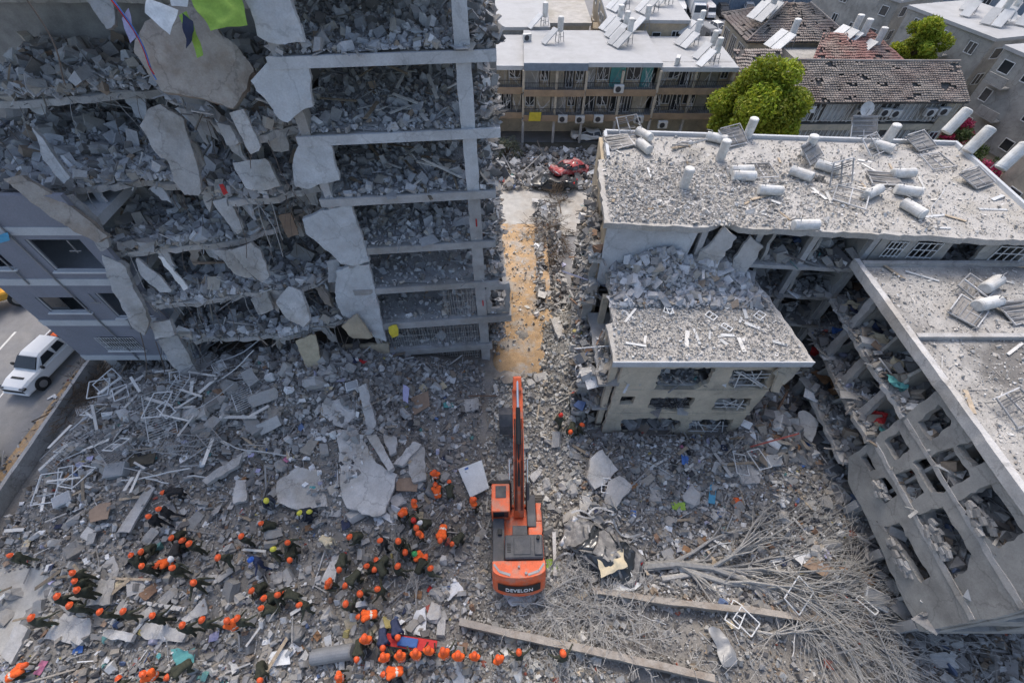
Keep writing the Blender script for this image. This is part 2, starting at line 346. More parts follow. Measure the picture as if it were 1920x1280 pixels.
def rough_slab(pts, n, th, cell, seed):
    """broken plate: outline filled with small cells, faces uneven, rim crumbled"""
    n = Vector(n).normalized(); r = random.Random(seed); o = pts[0]; u = (pts[1] - pts[0]).normalized(); w = n.cross(u); q = [((p - o).dot(u), (p - o).dot(w)) for p in pts]
    x0, x1 = min(a for a, c in q), max(a for a, c in q); y0, y1 = min(c for a, c in q), max(c for a, c in q); nx, ny = max(2, int((x1 - x0) / cell)), max(2, int((y1 - y0) / cell)); cx, cy = (x1 - x0) / nx, (y1 - y0) / ny
    def ins(x, y):
        k = False; j = len(q) - 1
        for i in range(len(q)):
            if (q[i][1] > y) != (q[j][1] > y) and x < (q[j][0] - q[i][0]) * (y - q[i][1]) / (q[j][1] - q[i][1] + 1e-12) + q[i][0]: k = not k
            j = i
        return k
    cells = {(i, j) for i in range(nx) for j in range(ny) if ins(x0 + (i + .5) * cx, y0 + (j + .5) * cy)}; vid = {}; vs = []; fs = []
    def vert(i, j, back):
        if (i, j, back) in vid: return vid[i, j, back]
        full = sum(((i - a, j - c) in cells) for a in (0, 1) for c in (0, 1)); rr = random.Random(i * 7919 + j * 104729 + seed)
        jx, jy = rr.uniform(-.22, .22), rr.uniform(-.22, .22); dz = .05 * noise.noise((i * .23 + seed, j * .23, back * 3)) + rr.gauss(0, .006)
        if full < 4: dz -= rr.uniform(.0, .12) * th
        if back: dz = th - dz * .5 - (rr.uniform(0, .25) * th if full < 4 else 0)
        else: dz = -dz
        X_, Y_ = x0 + (i + jx) * cx, y0 + (j + jy) * cy
        if full < 4:            # rim vertices settle on the broken outline
            best = None
            for k in range(len(q)):
                ax, ay = q[k]; bx, by = q[(k + 1) % len(q)]; dx, dy = bx - ax, by - ay; t = max(0, min(1, ((X_ - ax) * dx + (Y_ - ay) * dy) / (dx * dx + dy * dy + 1e-9))); px_, py_ = ax + dx * t, ay + dy * t; d2 = (px_ - X_) ** 2 + (py_ - Y_) ** 2
                if best is None or d2 < best[0]: best = (d2, px_, py_)
            e = rr.uniform(.75, 1.05); X_, Y_ = X_ + (best[1] - X_) * e, Y_ + (best[2] - Y_) * e
        p = o + u * X_ + w * Y_ - n * dz
        vid[i, j, back] = len(vs); vs.append(p); return vid[i, j, back]
    for i, j in cells:
        fs.append((vert(i, j, 0), vert(i + 1, j, 0), vert(i + 1, j + 1, 0), vert(i, j + 1, 0))); fs.append((vert(i, j + 1, 1), vert(i + 1, j + 1, 1), vert(i + 1, j, 1), vert(i, j, 1)))
        for di, dj, a, c in ((-1, 0, (0, 1), (0, 0)), (1, 0, (1, 0), (1, 1)), (0, -1, (0, 0), (1, 0)), (0, 1, (1, 1), (0, 1))):
            if (i + di, j + dj) not in cells: fs.append((vert(i + a[0], j + a[1], 0), vert(i + a[0], j + a[1], 1), vert(i + c[0], j + c[1], 1), vert(i + c[0], j + c[1], 0)))
    b = B()
    if cells: b.add(vs, fs)
    else: b.poly(pts, off=-n * th)
    return b
RNG = np.random.default_rng(5)
def pts_in(poly, n, rng=RNG):
    """n random points inside an (x, y) polygon"""
    p = np.array(poly, float); lo, hi = p.min(0), p.max(0); out = []
    while sum(len(o) for o in out) < n:
        q = rng.uniform(lo, hi, (n * 2, 2)); ins = np.zeros(len(q), bool); j = len(p) - 1
        for i in range(len(p)):
            cnd = ((p[i, 1] > q[:, 1]) != (p[j, 1] > q[:, 1])) & (q[:, 0] < (p[j, 0] - p[i, 0]) * (q[:, 1] - p[i, 1]) / (p[j, 1] - p[i, 1] + 1e-12) + p[i, 0])
            ins ^= cnd; j = i
        out.append(q[ins])
    return np.concatenate(out)[:n]
rnd = random.Random(11)

# ================================================================ the setting
def sstep(a, b, x):
    t = min(1, max(0, (x - a) / (b - a))); return t * t * (3 - 2 * t)
def gauss(x, y, cx, cy, sx, sy): return math.exp(-((x - cx) / sx) ** 2 - ((y - cy) / sy) ** 2)
def hraw(x, y):
    left = sstep(-30.6, -28.0, x) * (1 - sstep(24, 27, y))
    h = 0.35
    h += 0.45 * (1 - sstep(-4, -1, x))
    h += 2.8 * gauss(x, y, -14, 18, 7, 4.2) + 2.0 * gauss(x, y, -22.5, 15.5, 5, 3.5) + 1.4 * gauss(x, y, -9, 12, 5, 3.6) + 0.5 * gauss(x, y, -20, 8, 6, 4)
    h += 1.0 * gauss(x, y, 10, 13, 5.5, 2.2) + 1.3 * gauss(x, y, 17.5, 15, 2.6, 6) + 0.7 * gauss(x, y, 17, 6.5, 3, 4) + 0.5 * gauss(x, y, 5.2, 9.4, 2.2, 2.4)
    h += 0.9 * gauss(x, y, 3.8, 19, 1.4, 5) + 1.1 * gauss(x, y, 4.6, 24, 1.3, 7)
    h -= 0.35 * gauss(x, y, 9, 7.5, 5, 2)
    h += 0.55 * gauss(x, y, -24, 7, 3, 6)
    h *= 1 - .97 * sstep(18.6, 21.5, y) * sstep(-2.0, -1.2, x) * (1 - sstep(1.9, 2.9, x))
    h *= left * (1 - 0.75 * gauss(x, y, -26.2, 4.8, 2.6, 3.0))
    n = noise.noise((x * .45, y * .45, 3)) * .42 + noise.noise((x * 1.3, y * 1.3, 7)) * .14 + noise.noise((x * 3.7, y * 3.7, 1)) * .05
    flatx = gauss(x, y, 0.4, 7.8, 2.6, 3.2)
    return h + n * left * (1 - .8 * flatx) - 0.35 * flatx * 0.0
def hgt(x, y): return max(0.02, hraw(x, y))
def grid_obj(name, m, x0, x1, y0, y1, step, fn, **k):
    nx = int((x1 - x0) / step) + 1; ny = int((y1 - y0) / step) + 1
    vs = [(x0 + i * step, y0 + j * step, fn(x0 + i * step, y0 + j * step)) for j in range(ny) for i in range(nx)]
    b = B(); b.add(vs, [(j * nx + i, j * nx + i + 1, (j + 1) * nx + i + 1, (j + 1) * nx + i) for j in range(ny - 1) for i in range(nx - 1)])
    return b.build(name, m, smooth=True, **k)
def sheet(name, m, pts, z, **k):
    b = B(); b.poly([(x, y, z) for x, y in pts], off=(0, 0, -0.003)); return b.build(name, m, kind='structure', **k)
g = B(); g.add([(-900, -200, -.06), (900, -200, -.06), (900, 1600, -.06), (-900, 1600, -.06)], [(0, 1, 2, 3)]); g.build('ground', 'asphalt_far', kind='structure')
grid_obj('rubble_ground', 'ground', -31.4, 28.6, -4.5, 27, 0.2, lambda x, y: hraw(x, y) - 0.02, kind='structure')
grid_obj('sandy_ground', 'sand_road', -30.6, -23.6, .6, 7.2, .2, lambda x, y: hraw(x, y) + .13 * gauss(x, y, -26.8, 4.2, 2.6, 2.4) - .06 + .02 * noise.noise((x * 2, y * 2, 0)), kind='structure')
sheet('verge', 'dirt', [(-33.4, -8), (-31.2, -8), (-31.6, 14), (-31.9, 21), (-33.0, 20)], 0.02)
sheet('road', 'asphalt', [(-48, -10), (-31.9, -10), (-31.9, 60), (-48, 60)], 0.012)
for i in range(9):
    y = 3 + i * 6.0
    b = B(); b.box(-40.3, -40.12, y, y + 3, .013, .017); b.build('road_marking', 'paint_white', kind='structure')
b = B(); b.box(-40.3 + 3.2, -40.3 + 3.32, -5, 50, .0135, .0165); b.build('road_edge_line', 'paint_white', kind='structure')
grid_obj('dirt_path', 'dirt', -1.9, 3.4, 16.0, 38, 0.2, lambda x, y: -.55 * (1 - sstep(-1.9, -.9, x + .7 * noise.noise((y * .5, 2, 0)))) - .9 * (1 - sstep(16.5, 21.5, y + 2.2 * noise.noise((x * .8, 0, 5)))) * 1.0 + 0.24 + .15 * noise.noise((x * .9, y * .6, 0)) + .05 * noise.noise((x * 4, y * 4, 0)) + .35 * sstep(1.7, 3.2, x) * (1 - sstep(33, 37, y)) + .25 * (1 - sstep(20.4, 22.5, y)), kind='structure')
sheet('sandy_street', 'sand_road', [(-12, 36.5), (14, 36.5), (14, 43.5), (9, 46), (-12, 47)], 0.03)
sheet('yard', 'soil', [(-14, 46.6), (40, 46.6), (40, 54.9), (-14, 54.9)], 0.05)
sheet('side_yard', 'soil', [(33.5, 12), (80, 12), (80, 62), (33.5, 62)], 0.06)
sheet('car_park', 'asphalt_far', [(26, 78), (110, 78), (110, 116), (26, 116)], 0.02)

# ================================================================ broken tower on the left
TA = R(5.4); TO = Vector((-9.0, 20.1, 0)); TU = Vector((math.cos(TA), math.sin(TA), 0)); TV = Vector((-math.sin(TA), math.cos(TA), 0))
def T(u, v, z): return TO + TU * u + TV * v + Vector((0, 0, z))
ZL = [2.4, 5.3, 8.5, 11.6, 14.8, 18.0, 21.2, 24.4]
tower = empty('ruined_tower', (-9, 22, 0), 'tall grey concrete tower with torn-open floors and hanging slabs', 'building')
rt = random.Random(3)
DOWN = Vector((0, 0, -1))
for i, z in enumerate(ZL):
    th = 0.36 if z > 6 else 0.5
    ur = {0: 7.6, 1: 9.0, 2: 8.2, 3: 8.1, 4: 8.2, 5: 8.5, 6: 8.4, 7: 8.4}[i]
    sag = 0.0
    pts = ragged([T(-.7, 0, z), T(ur, 0, z), T(ur, 10, z), T(-.7, 10, z)], .05, .5, rt, keep=(0, 2, 3))
    b = B(); b.poly(pts, off=(0, 0, -th)); s = b.build('floor_slab', 'concrete', tower)
    b = B(); b.poly([T(-.7, -.06, z + .05), T(ur, -.06, z + .05), T(ur, .06, z + .05), T(-.7, .06, z + .05)], off=(0, 0, -th - .08)); b.build('slab_edge', 'plaster_pale' if i > 4 else 'concrete', s)
for i in range(8):
    z0 = 0 if i == 0 else ZL[i - 1]; z1 = ZL[i] - .5 if i < 2 else ZL[i] - .36
    sh = rt.uniform(-.04, .04)
    pts = ragged([T(6.72 + sh, .1, z0), T(7.36 + sh, .1, z0), T(7.36 + sh, .1, z1), T(6.72 + sh, .1, z1)], .03, .4, rt)
    b = B(); b.poly(pts, off=TV * .65); b.build('column', 'plaster_pale' if i > 4 else 'concrete', tower)
    pts = ragged([T(-.45 + sh, .08, z0), T(-.05 + sh, .08, z0), T(-.05 - sh, .08, z1), T(-.45 - sh, .08, z1)], .04, .4, rt)
    b = B(); b.poly(pts, off=TV * .9); b.build('column', 'concrete', tower)
    # inner partitions and the back wall of the floor
    b = B(); b.obb(T(3, 9.7, (z0 + z1) / 2), TU * 6, TV * .15, (0, 0, (z1 - z0) / 2 - .002)); b.build('back_wall', 'room_grey', tower)
    for k in range(2):
        uu = rt.uniform(1.2, 5.6); v0 = rt.uniform(4.5, 6.5); hh = (z1 - z0) * rt.uniform(.5, .98)
        pts = ragged([T(uu, v0, z0), T(uu, 9.5, z0), T(uu, 9.5, z0 + hh), T(uu, v0 + rt.uniform(.2, 1), z0 + hh)], .12, .4, rt, keep=(0, 1))
        b = B(); b.poly(pts, off=TU * .14); b.build('inner_wall', 'room_grey', tower)
    b = B(); b.obb(T(5.6, 7.3, (z0 + z1) / 2), TU * .3, TV * .3, (0, 0, (z1 - z0) / 2 - .003)); b.build('inner_column', 'concrete', tower)
# barred lower openings
for z0, z1, u0, u1 in ((2.45, 4.75, 0.1, 6.6), (5.4, 8.0, 4.6, 6.6), (0.6, 1.9, .1, 6.6)):
    b = B(); n = int((u1 - u0) / .16)
    for k in range(n + 1): b.bar(T(u0 + (u1 - u0) * k / n, .3, z0), T(u0 + (u1 - u0) * k / n + rt.uniform(-.1, .1), .3, z1 - rt.uniform(0, .5)), .022)
    for zz in np.linspace(z0, z1, 5): b.bar(T(u0, .3, zz), T(u1, .3, zz), .025)
    b.build('window_bars', 'wire_pale', tower)
b = B(); b.poly(ragged([T(7.4, .2, 5.4), T(8.9, .2, 5.4), T(8.9, .2, 8.1), T(7.4, .2, 8.1)], .08, .3, rt), [ragged([T(7.65, .2, 5.9), T(8.55, .2, 5.9), T(8.6, .2, 7.5), T(7.65, .2, 7.6)], .12, .25, rt)], off=TV * .2); b.build('wall_fragment', 'concrete', tower)
# painted red floor numbers
for (u, z, s) in ((6.9, 12.6, '1'), (.2, 11.3, '2'), (6.95, 6.3, '1')):
    cu = bpy.data.curves.new('number', 'FONT'); cu.body = s; cu.size = .75 if s == '1' else .4; cu.extrude = .004
    o = bpy.data.objects.new('painted_number', cu); C.objects.link(o)
    dg = bpy.context.evaluated_depsgraph_get(); me = bpy.data.meshes.new_from_object(o.evaluated_get(dg)); bpy.data.objects.remove(o)
    me.materials.clear(); me.materials.append(MATS['cloth_red'])
    o = bpy.data.objects.new('painted_number', me); C.objects.link(o); o.parent = tower
    o.location = T(u, .1 - .13 if s == '2' else .075, z) - BASE[tower.name]; o.rotation_euler = (R(90), 0, TA)
# collapsed left half: slabs with torn front edges (pixel outline on each floor's level)
LFRONT = {18.0: [(-60, 196), (0, 190), (100, 186), (200, 176), (300, 168), (345, 205), (420, 238), (480, 256), (545, 238), (580, 232)],
          14.8: [(-120, 352), (60, 362), (165, 350), (282, 339), (340, 348), (430, 376), (500, 372), (575, 352), (622, 350)],
          11.6: [(190, 470), (240, 473), (340, 462), (447, 450), (520, 424), (560, 402), (640, 398), (655, 440)],
          8.5: [(262, 560), (292, 574), (390, 562), (508, 543), (560, 545), (640, 505), (676, 512)],
          5.3: [(300, 628), (323, 640), (440, 632), (550, 628), (640, 600), (700, 600)]}
LFLOOR = {}
for z, px in LFRONT.items():
    front = [atz(u, v, z) for u, v in px]
    r2 = random.Random(int(z * 10))
    pts = ragged(front + [T(-.8, 9.6, z), Vector((front[0].x - .5, 30.2, z))], .16, .35, r2, keep=(len(front) - 1, len(front), len(front) + 1))
    LFLOOR[z] = [(p.x, p.y) for p in front + [T(-.8, 9.5, z), Vector((front[0].x, 30, z))]]
    b = B(); b.poly(pts, off=(0, 0, -.34)); b.build('broken_floor_slab', 'slab', tower, label='torn floor slab with ragged front edge')
    for k in range(5 if z < 12 else 0):
        x = front[0].x + (T(-1, 0, 0).x - front[0].x) * (k + r2.uniform(.2, .8)) / 5; y = r2.uniform(24.5, 28)
        b = B(); b.obb((x, y, z + 1.4), (.3, 0, 0), (0, .3, 0), (0, 0, 1.43)); b.build('inner_column', 'concrete', tower)
b = B(); b.poly(ragged([Vector((-36, 29.0, 21.2)), Vector((-24, 28.8, 21.2)), Vector((-17, 28.6, 21.2)), T(-5, 8.4, 21.2), T(-.8, 7.5, 21.2), T(-.8, 10, 21.2), Vector((-36, 31, 21.2))], .2, .4, rt, keep=(4, 5, 6)), off=(0, 0, -.36)); b.build('broken_floor_slab', 'slab', tower)
b = B(); b.box(-36, -9.9, 21.5, 30.1, 24.05, 24.4); b.build('broken_floor_slab', 'slab', tower)  # unseen upper slab, added to shade the torn left floors below
b = B(); b.box(-36, -9.6, 30.2, 30.5, 0.5, 24.3); b.build('back_wall', 'room_grey', tower)
CAM = Vector((0, 0, CAMZ))
def hang(px, Y, n=(0, -1, 0), th=.3, m='slab', name='wall_fragment', parent=tower, amp=.05, step=.3, seed=1, label=None):
    """a broken panel: outline seen in the photograph, laid on its own plane at its own distance, with thickness"""
    n = Vector(n).normalized(); r3 = random.Random(seed)
    c = (sum(p[0] for p in px) / len(px), sum(p[1] for p in px) / len(px)); p0 = aty(*c, Y)
    pts = ragged([atp(u, v, p0, n) for u, v in px], amp, step, r3)
    return rough_slab(pts, n if n.dot(CAM - p0) > 0 else -n, th, .17, seed).build(name, m, parent, label=label)
hang([(455, -5), (542, -5), (572, 82), (520, 84), (482, 70), (470, 20)], 19.9, (.05, -1, .05), m='plaster_pale', seed=2)
hang([(470, 152), (500, 118), (577, 112), (587, 200), (560, 212), (540, 230), (520, 222), (505, 196), (480, 170)], 19.95, (.05, -1, .1), m='plaster_pale', seed=3)
hang([(551, 330), (549, 300), (561, 271), (617, 262), (637, 338), (600, 345), (575, 355), (553, 350)], 20, (.05, -1, .05), m='plaster_pale', seed=4)
hang([(567, 412), (600, 396), (657, 384), (693, 490), (668, 500), (640, 496), (600, 460), (575, 440)], 20, (.05, -1, .05), m='plaster_pale', seed=5)
hang([(630, 508), (662, 498), (692, 496), (724, 640), (700, 632), (664, 600), (640, 590), (628, 560)], 20, (.03, -1, .05), m='plaster_pale', seed=6)
hang([(250, 96), (262, 62), (296, 18), (345, -6), (402, 44), (476, 132), (462, 165), (433, 207), (392, 190), (340, 178), (302, 172), (268, 122)], 20.4, (.22, -.75, .5), th=.55, m='slab_brown', name='hanging_slab', amp=.12, seed=7, label='huge brownish floor slab hanging tilted from the upper storeys')
hang([(158, -6), (208, -6), (216, 44), (200, 56), (176, 22)], 21.5, (.2, -.8, .4), m='slab', seed=8)
hang([(275, 205), (300, 196), (344, 224), (352, 255), (367, 300), (379, 368), (346, 366), (326, 342), (316, 302), (292, 288), (262, 236)], 20.2, (.1, -1, .25), m='slab', seed=9, th=.26)
hang([(430, 212), (456, 205), (491, 282), (470, 290)], 19.6, (.3, -.9, .3), m='slab', seed=10, th=.4)
hang([(404, 230), (430, 236), (447, 268), (430, 280)], 19.8, (-.3, -.9, .3), m='slab', seed=11, th=.35)
hang([(436, 306), (500, 296), (526, 350), (496, 358), (462, 357)], 20.1, (.05, -.9, .5), m='slab', seed=12, th=.25)
hang([(4, 336), (36, 328), (108, 372), (160, 408), (202, 444), (182, 456), (140, 436), (96, 408)], 18.9, (.2, -.8, .5), th=.4, m='slab_brown', seed=13, name='fallen_beam')
hang([(105, 372), (132, 366), (180, 412), (206, 462), (190, 472), (150, 420)], 19.3, (.2, -.9, .3), th=.3, m='slab', seed=14)
hang([(190, 478), (236, 500), (248, 540), (264, 566), (279, 602), (270, 630), (250, 616), (214, 552), (200, 520)], 18.4, (.25, -.9, .3), th=.45, m='slab', seed=15, name='hanging_beam')
hang([(280, 606), (318, 600), (327, 628), (290, 636)], 18.2, (0, -.9, .4), th=.3, m='slab', seed=16)
hang([(292, 638), (331, 628), (350, 660), (372, 700), (347, 713), (318, 680)], 17.8, (.2, -.9, .4), th=.45, m='slab', seed=17, name='hanging_beam')
hang([(362, 706), (402, 698), (428, 744), (400, 752), (384, 745)], 17.2, (.1, -.8, .6), th=.4, m='slab', seed=18)
hang([(398, 378), (424, 370), (440, 395), (457, 428), (445, 440), (420, 410)], 19.8, (.2, -.9, .3), th=.35, m='slab', seed=19, name='hanging_beam')
hang([(432, 470), (470, 455), (488, 470), (506, 518), (490, 530), (455, 500)], 19.3, (.15, -.9, .35), th=.3, m='slab', seed=20)
hang([(400, 470), (432, 468), (455, 500), (480, 525), (440, 515)], 19.5, (-.1, -.9, .35), th=.3, m='slab', seed=41)
hang([(515, 566), (540, 536), (564, 545), (580, 600), (570, 614), (536, 596)], 19.0, (-.1, -.8, .6), th=.3, m='slab', seed=21)
hang([(553, 640), (590, 626), (603, 676), (592, 700), (574, 690)], 18.2, (.2, -.8, .5), th=.2, m='cloth_beige', seed=22)
hang([(640, 612), (668, 590), (700, 636), (660, 634)], 19.4, (0, -1, .1), th=.2, m='plaster_ochre', seed=23)
hang([(60, 240), (82, 262), (132, 335), (120, 345), (80, 300)], 20.5, (.3, -.9, .2), th=.3, m='plaster_pale', seed=24, name='leaning_column')
hang([(338, 250), (368, 270), (384, 310), (372, 330), (352, 300)], 21, (.2, -.9, .3), th=.25, m='slab', seed=25)
hang([(250, 480), (290, 510), (326, 548), (300, 548), (262, 515)], 19.2, (.1, -.85, .5), th=.2, m='slab', seed=26)
hang([(296, 480), (306, 482), (352, 540), (344, 546)], 18.9, (.1, -.9, .4), th=.15, m='whitewood', seed=27)
hang([(520, 405), (545, 400), (560, 440), (540, 446)], 21.5, (.1, -1, .1), th=.1, m='board_brown', seed=28, name='door_leaf')
hang([(470, 560), (500, 545), (512, 580), (484, 592)], 19.6, (-.2, -.8, .5), th=.25, m='slab', seed=29)
hang([(612, 490), (636, 486), (640, 530), (616, 530)], 20.6, (.1, -1, .1), th=.1, m='board_grey', seed=30)
hang([(640, 650), (728, 644), (742, 790), (700, 740), (650, 700)], 19.6, (.0, -1, .15), th=.25, m='plaster_ochre', seed=31)

# rubble on the tower's floors
def floor_fill(sc, poly, zfn, n, sizes=(.1, .2, .38), pal=PAL_GREY, sticks=.05, plates=.1):
    for size, share in zip(sizes, (.55, .32, .13)):
        P = pts_in(poly, int(n * share)); Z = np.array([zfn(x, y) for x, y in P]); P3 = np.column_stack([P, Z])
        k = int(len(P) * sticks); m = int(len(P) * plates)
        sc.add(P3[:k], size * 1.1, 'stick', pal, flat=.35); sc.add(P3[k:k + m], size * 1.5, 'plate', pal, flat=.5); sc.add(P3[k + m:], size, 'chunk', pal)
def bed(name, poly, zfn, m, step=.45, label=None):
    """uneven layer of dust and crumbs under the loose rubble"""
    xs = [p[0] for p in poly]; ys = [p[1] for p in poly]; b = B(); idx = {}
    def inside(x, y):
        c = False; j = len(poly) - 1
        for i in range(len(poly)):
            if (poly[i][1] > y) != (poly[j][1] > y) and x < (poly[j][0] - poly[i][0]) * (y - poly[i][1]) / (poly[j][1] - poly[i][1]) + poly[i][0]: c = not c
            j = i
        return c
    vs = []; fs = []
    def vid(i, j):
        if (i, j) not in idx: x, y = min(xs) + i * step, min(ys) + j * step; idx[i, j] = len(vs); vs.append((x, y, zfn(x, y)))
        return idx[i, j]
    for i in range(int((max(xs) - min(xs)) / step)):
        for j in range(int((max(ys) - min(ys)) / step)):
            cx, cy = min(xs) + (i + .5) * step, min(ys) + (j + .5) * step
            if all(inside(cx + a * step * .5, cy + c * step * .5) for a in (-1, 1) for c in (-1, 1)): fs.append((vid(i, j), vid(i + 1, j), vid(i + 1, j + 1), vid(i, j + 1)))
    b.add(vs, fs); return b.build(name, m, smooth=True, label=label, cat='rubble', kind='stuff')
RIGHT_POLY = [tuple(T(u, v, 0)[:2]) for u, v in ((-.5, .12), (8.2, .12), (8.2, 9.4), (-.5, 9.4))]
def lfn(z, hi=1.5):
    def f(x, y):
        p = Vector((x, y, 0)) - TO; v = p.dot(TV); u = p.dot(TU)
        return z + .03 + hi * sstep(1.2, 9, v) * (.55 + .6 * noise.noise((x * .5, y * .5, z))) + .22 * max(0, noise.noise((x * 1.1, y * 1.1, z))) + .35 * sstep(6.8, 8, u) * sstep(.6, 2, v)
    return f
words = {2.4: 'lowest barred', 5.3: 'second', 8.5: 'third', 11.6: 'fourth', 14.8: 'fifth', 18.0: 'sixth', 21.2: 'topmost visible'}
for z in ZL[:-1]:
    f = lfn(z, 1.7 if z > 10 else 1.0); sc = Scatter(int(z * 7)); pal = PAL_TOWER
    bed('rubble_bed', RIGHT_POLY, f, 'dust_grey', label=f'grey dust and crumbs covering the {words[z]} tower floor')
    n = 4600 if z > 10 else 1600
    floor_fill(sc, RIGHT_POLY, f, n, (.06, .11, .24), PAL_TOWER, sticks=.07, plates=.14)
    # debris hanging over the right edge
    P = np.array([T(rt.uniform(7.3, 8.6), rt.uniform(.2, 6), z + rt.uniform(0, .5)) for _ in range(260)]); sc.add(P, .24, 'plate', PAL_GREY, flat=.8)
    sc.build('rubble', f'broken concrete and furniture scraps strewn over the {words[z]} tower floor', 'rubble')
for z, poly in LFLOOR.items():
    def f(x, y, z=z): return z + .03 + (.9 if z > 6 else .5) * sstep(.3, 5, y - 20.5) * (.6 + .8 * noise.noise((x * .4, y * .4, z))) + .35 * max(0, noise.noise((x * .9, y * .9, z + 4)))
    sc = Scatter(int(z * 9)); bed('rubble_bed', poly, f, 'dust_grey', label=f'dust layer on the torn left half of the {words[z]} floor')
    n = int(4200 if z > 10 else 2600)
    floor_fill(sc, poly, f, n, (.09, .18, .38), PAL_TOWER, sticks=.04, plates=.08)
    fr = [atz(u, v, z) for u, v in LFRONT[z]]
    for a, c in zip(fr, fr[1:]):
        L = (c - a).length; k = int(L * 34)
        P = np.array([a.lerp(c, rt.random()) + Vector((rt.uniform(-.1, .1), rt.uniform(0, 1.6), rt.uniform(0, .3))) for _ in range(k)])
        if k: sc.add(P, .3, 'chunk', PAL_TOWER); sc.add(P[: k // 4] + np.array([0, -.1, -.3]), .26, 'stick', PAL_GREY)
    sc.build('rubble', f'loose concrete lumps heaped on the torn left half of the {words[z]} floor', 'rubble')

# ================================================================ blue-grey apartment block joined to the tower
gb = empty('grey_apartment_block', (-26, 21, 0), 'blue-grey rendered apartment block on stilts beside the road', 'building')
GY = 19.2; GX0, GX1 = -29.75, -21.6; GB = [2.65, 6.25, 9.75, 13.3, 15.6]
def rect(x0, x1, z0, z1, y): return [Vector((x0, y, z0)), Vector((x1, y, z0)), Vector((x1, y, z1)), Vector((x0, y, z1))]
GW = [(-27.3, -24.9, 3.75, 5.1, 'bars'), (-28.4, -25.9, 7.5, 8.75, 'half'), (-24.6, -22.3, 7.0, 9.1, 'open'), (-25.5, -22.6, 10.85, 13.0, 'open'), (-29.3, -27.6, 11.0, 12.5, 'half')]
for i in range(4):
    z0, z1 = GB[i] + .5, GB[i + 1]
    holes = [rect(a, c, d, e, GY) for a, c, d, e, k in GW if z0 < d < z1]
    b = B(); b.poly(rect(GX0, GX1, z0 + .002, z1, GY), holes, off=(0, .25, 0)); b.build('wall', 'plaster_blue', gb)
    b = B(); b.box(GX0 - .02, GX1, GY - .05, 29, GB[i], z0); b.build('floor_band', 'band_white', gb)
b = B(); b.box(GX0, GX0 + .25, GY + .26, 29, 3.15, 15.6); b.build('side_wall', 'plaster_blue', gb)
b = B(); b.box(GX0 + .3, GX1, 24, 24.2, 3, 15.5); b.build('inner_wall', 'room_grey', gb)
for a, c, d, e, k in GW:
    fr = B()
    for p, q in (((a, d), (c, d)), ((a, e), (c, e)), ((a, d), (a, e)), ((c, d), (c, e))): fr.bar((p[0], GY + .1, p[1]), (q[0], GY + .1, q[1]), .07)
    fr.bar((a - .1, GY - .06, d - .04), (c + .1, GY - .06, d - .04), .2, .07)
    w = fr.build('window', 'frame_white', gb)
    if k != 'open':
        p = B(); x1 = c if k == 'bars' else (a + c) / 2; p.box(a + .05, x1, GY + .12, GY + .14, d + .05, e - .05); p.build('pane', 'glass', w)
    if k == 'bars':
        p = B()
        for t in np.linspace(a - .05, c + .05, 15): p.bar((t, GY - .08, d - .1), (t + .06, GY - .16, e + .1), .025)
        for t in np.linspace(d, e, 4): p.bar((a - .05, GY - .1, t), (c + .05, GY - .1, t), .025)
        p.build('window_grille', 'frame_white', w)
p = B(); p.tube([(-25.9, GY - .1, 2.8), (-25.9, GY - .1, 15)], .05, 6); p.build('downpipe', 'metal_grey', gb)
p = B(); p.tube([(-27.7, GY - .1, 9.9), (-27.7, GY - .1, 15)], .045, 6); p.build('downpipe', 'metal_grey', gb)
for a, z in ((-24.9, 8.3), (-22.9, 4.8), (-23.2, 12.2)):
    p = B(); p.bar((a, GY - .08, z), (a, GY - .08, z + .8), .05); p.bar((a - .1, GY - .3, z + .3), (a + .5, GY - .3, z + .3), .05); p.build('bracket', 'metal_grey', gb)
p = B()
for t in np.linspace(-24.0, -22.8, 9): p.bar((t, GY - .35, 6.3), (t + .1, GY - .2, 7.0), .045)
p.bar((-24.1, GY - .36, 6.3), (-22.7, GY - .36, 6.3), .05); p.bar((-24.0, GY - .2, 7.0), (-22.6, GY - .2, 7.0), .05); p.build('hanging_shutter', 'metal_grey', gb)
for x, y in ((-28.9, 20.0), (-24.6, 20.0), (-28.9, 26), (-24.6, 26)):
    p = B(); p.box(x - .4, x + .4, y - .25, y + .25, 0, 2.65); p.build('stilt', 'concrete', gb)
# boundary wall between the road and the plot
bw = B(); bw.poly(ragged([Vector((-31.6, 21, 0)), Vector((-31.35, 21, 0)), Vector((-30.6, 2, 0)), Vector((-30.85, 2, 0))], .02, .8, rt), off=(0, 0, 1.05)); bw.build('boundary_wall', 'slab', label='long low pale concrete wall between road and rubble', cat='wall')
bw = B(); bw.obb((-29.0, 2.3, .5), (1.9, .35, 0), (-.06, .35, 0), (0, 0, .35)); bw.build('fallen_kerb_beam', 'plaster_pale', label='pale concrete beam lying on sandy ground at left edge', cat='beam')

# ================================================================ walled blocks on the right
def frame_fn(o, a):
    o = Vector(o); u = Vector((math.cos(a), math.sin(a), 0)); v = Vector((-math.sin(a), math.cos(a), 0))
    return (lambda x, y, z: o + u * x + v * y + Vector((0, 0, z))), u, v
def openings(fn, holes, amp, r, step=.28):
    return [ragged([fn(a, c), fn(b_, c), fn(b_, d), fn(a, d)], amp, step, r) for a, b_, c, d in holes]
r4 = random.Random(21)

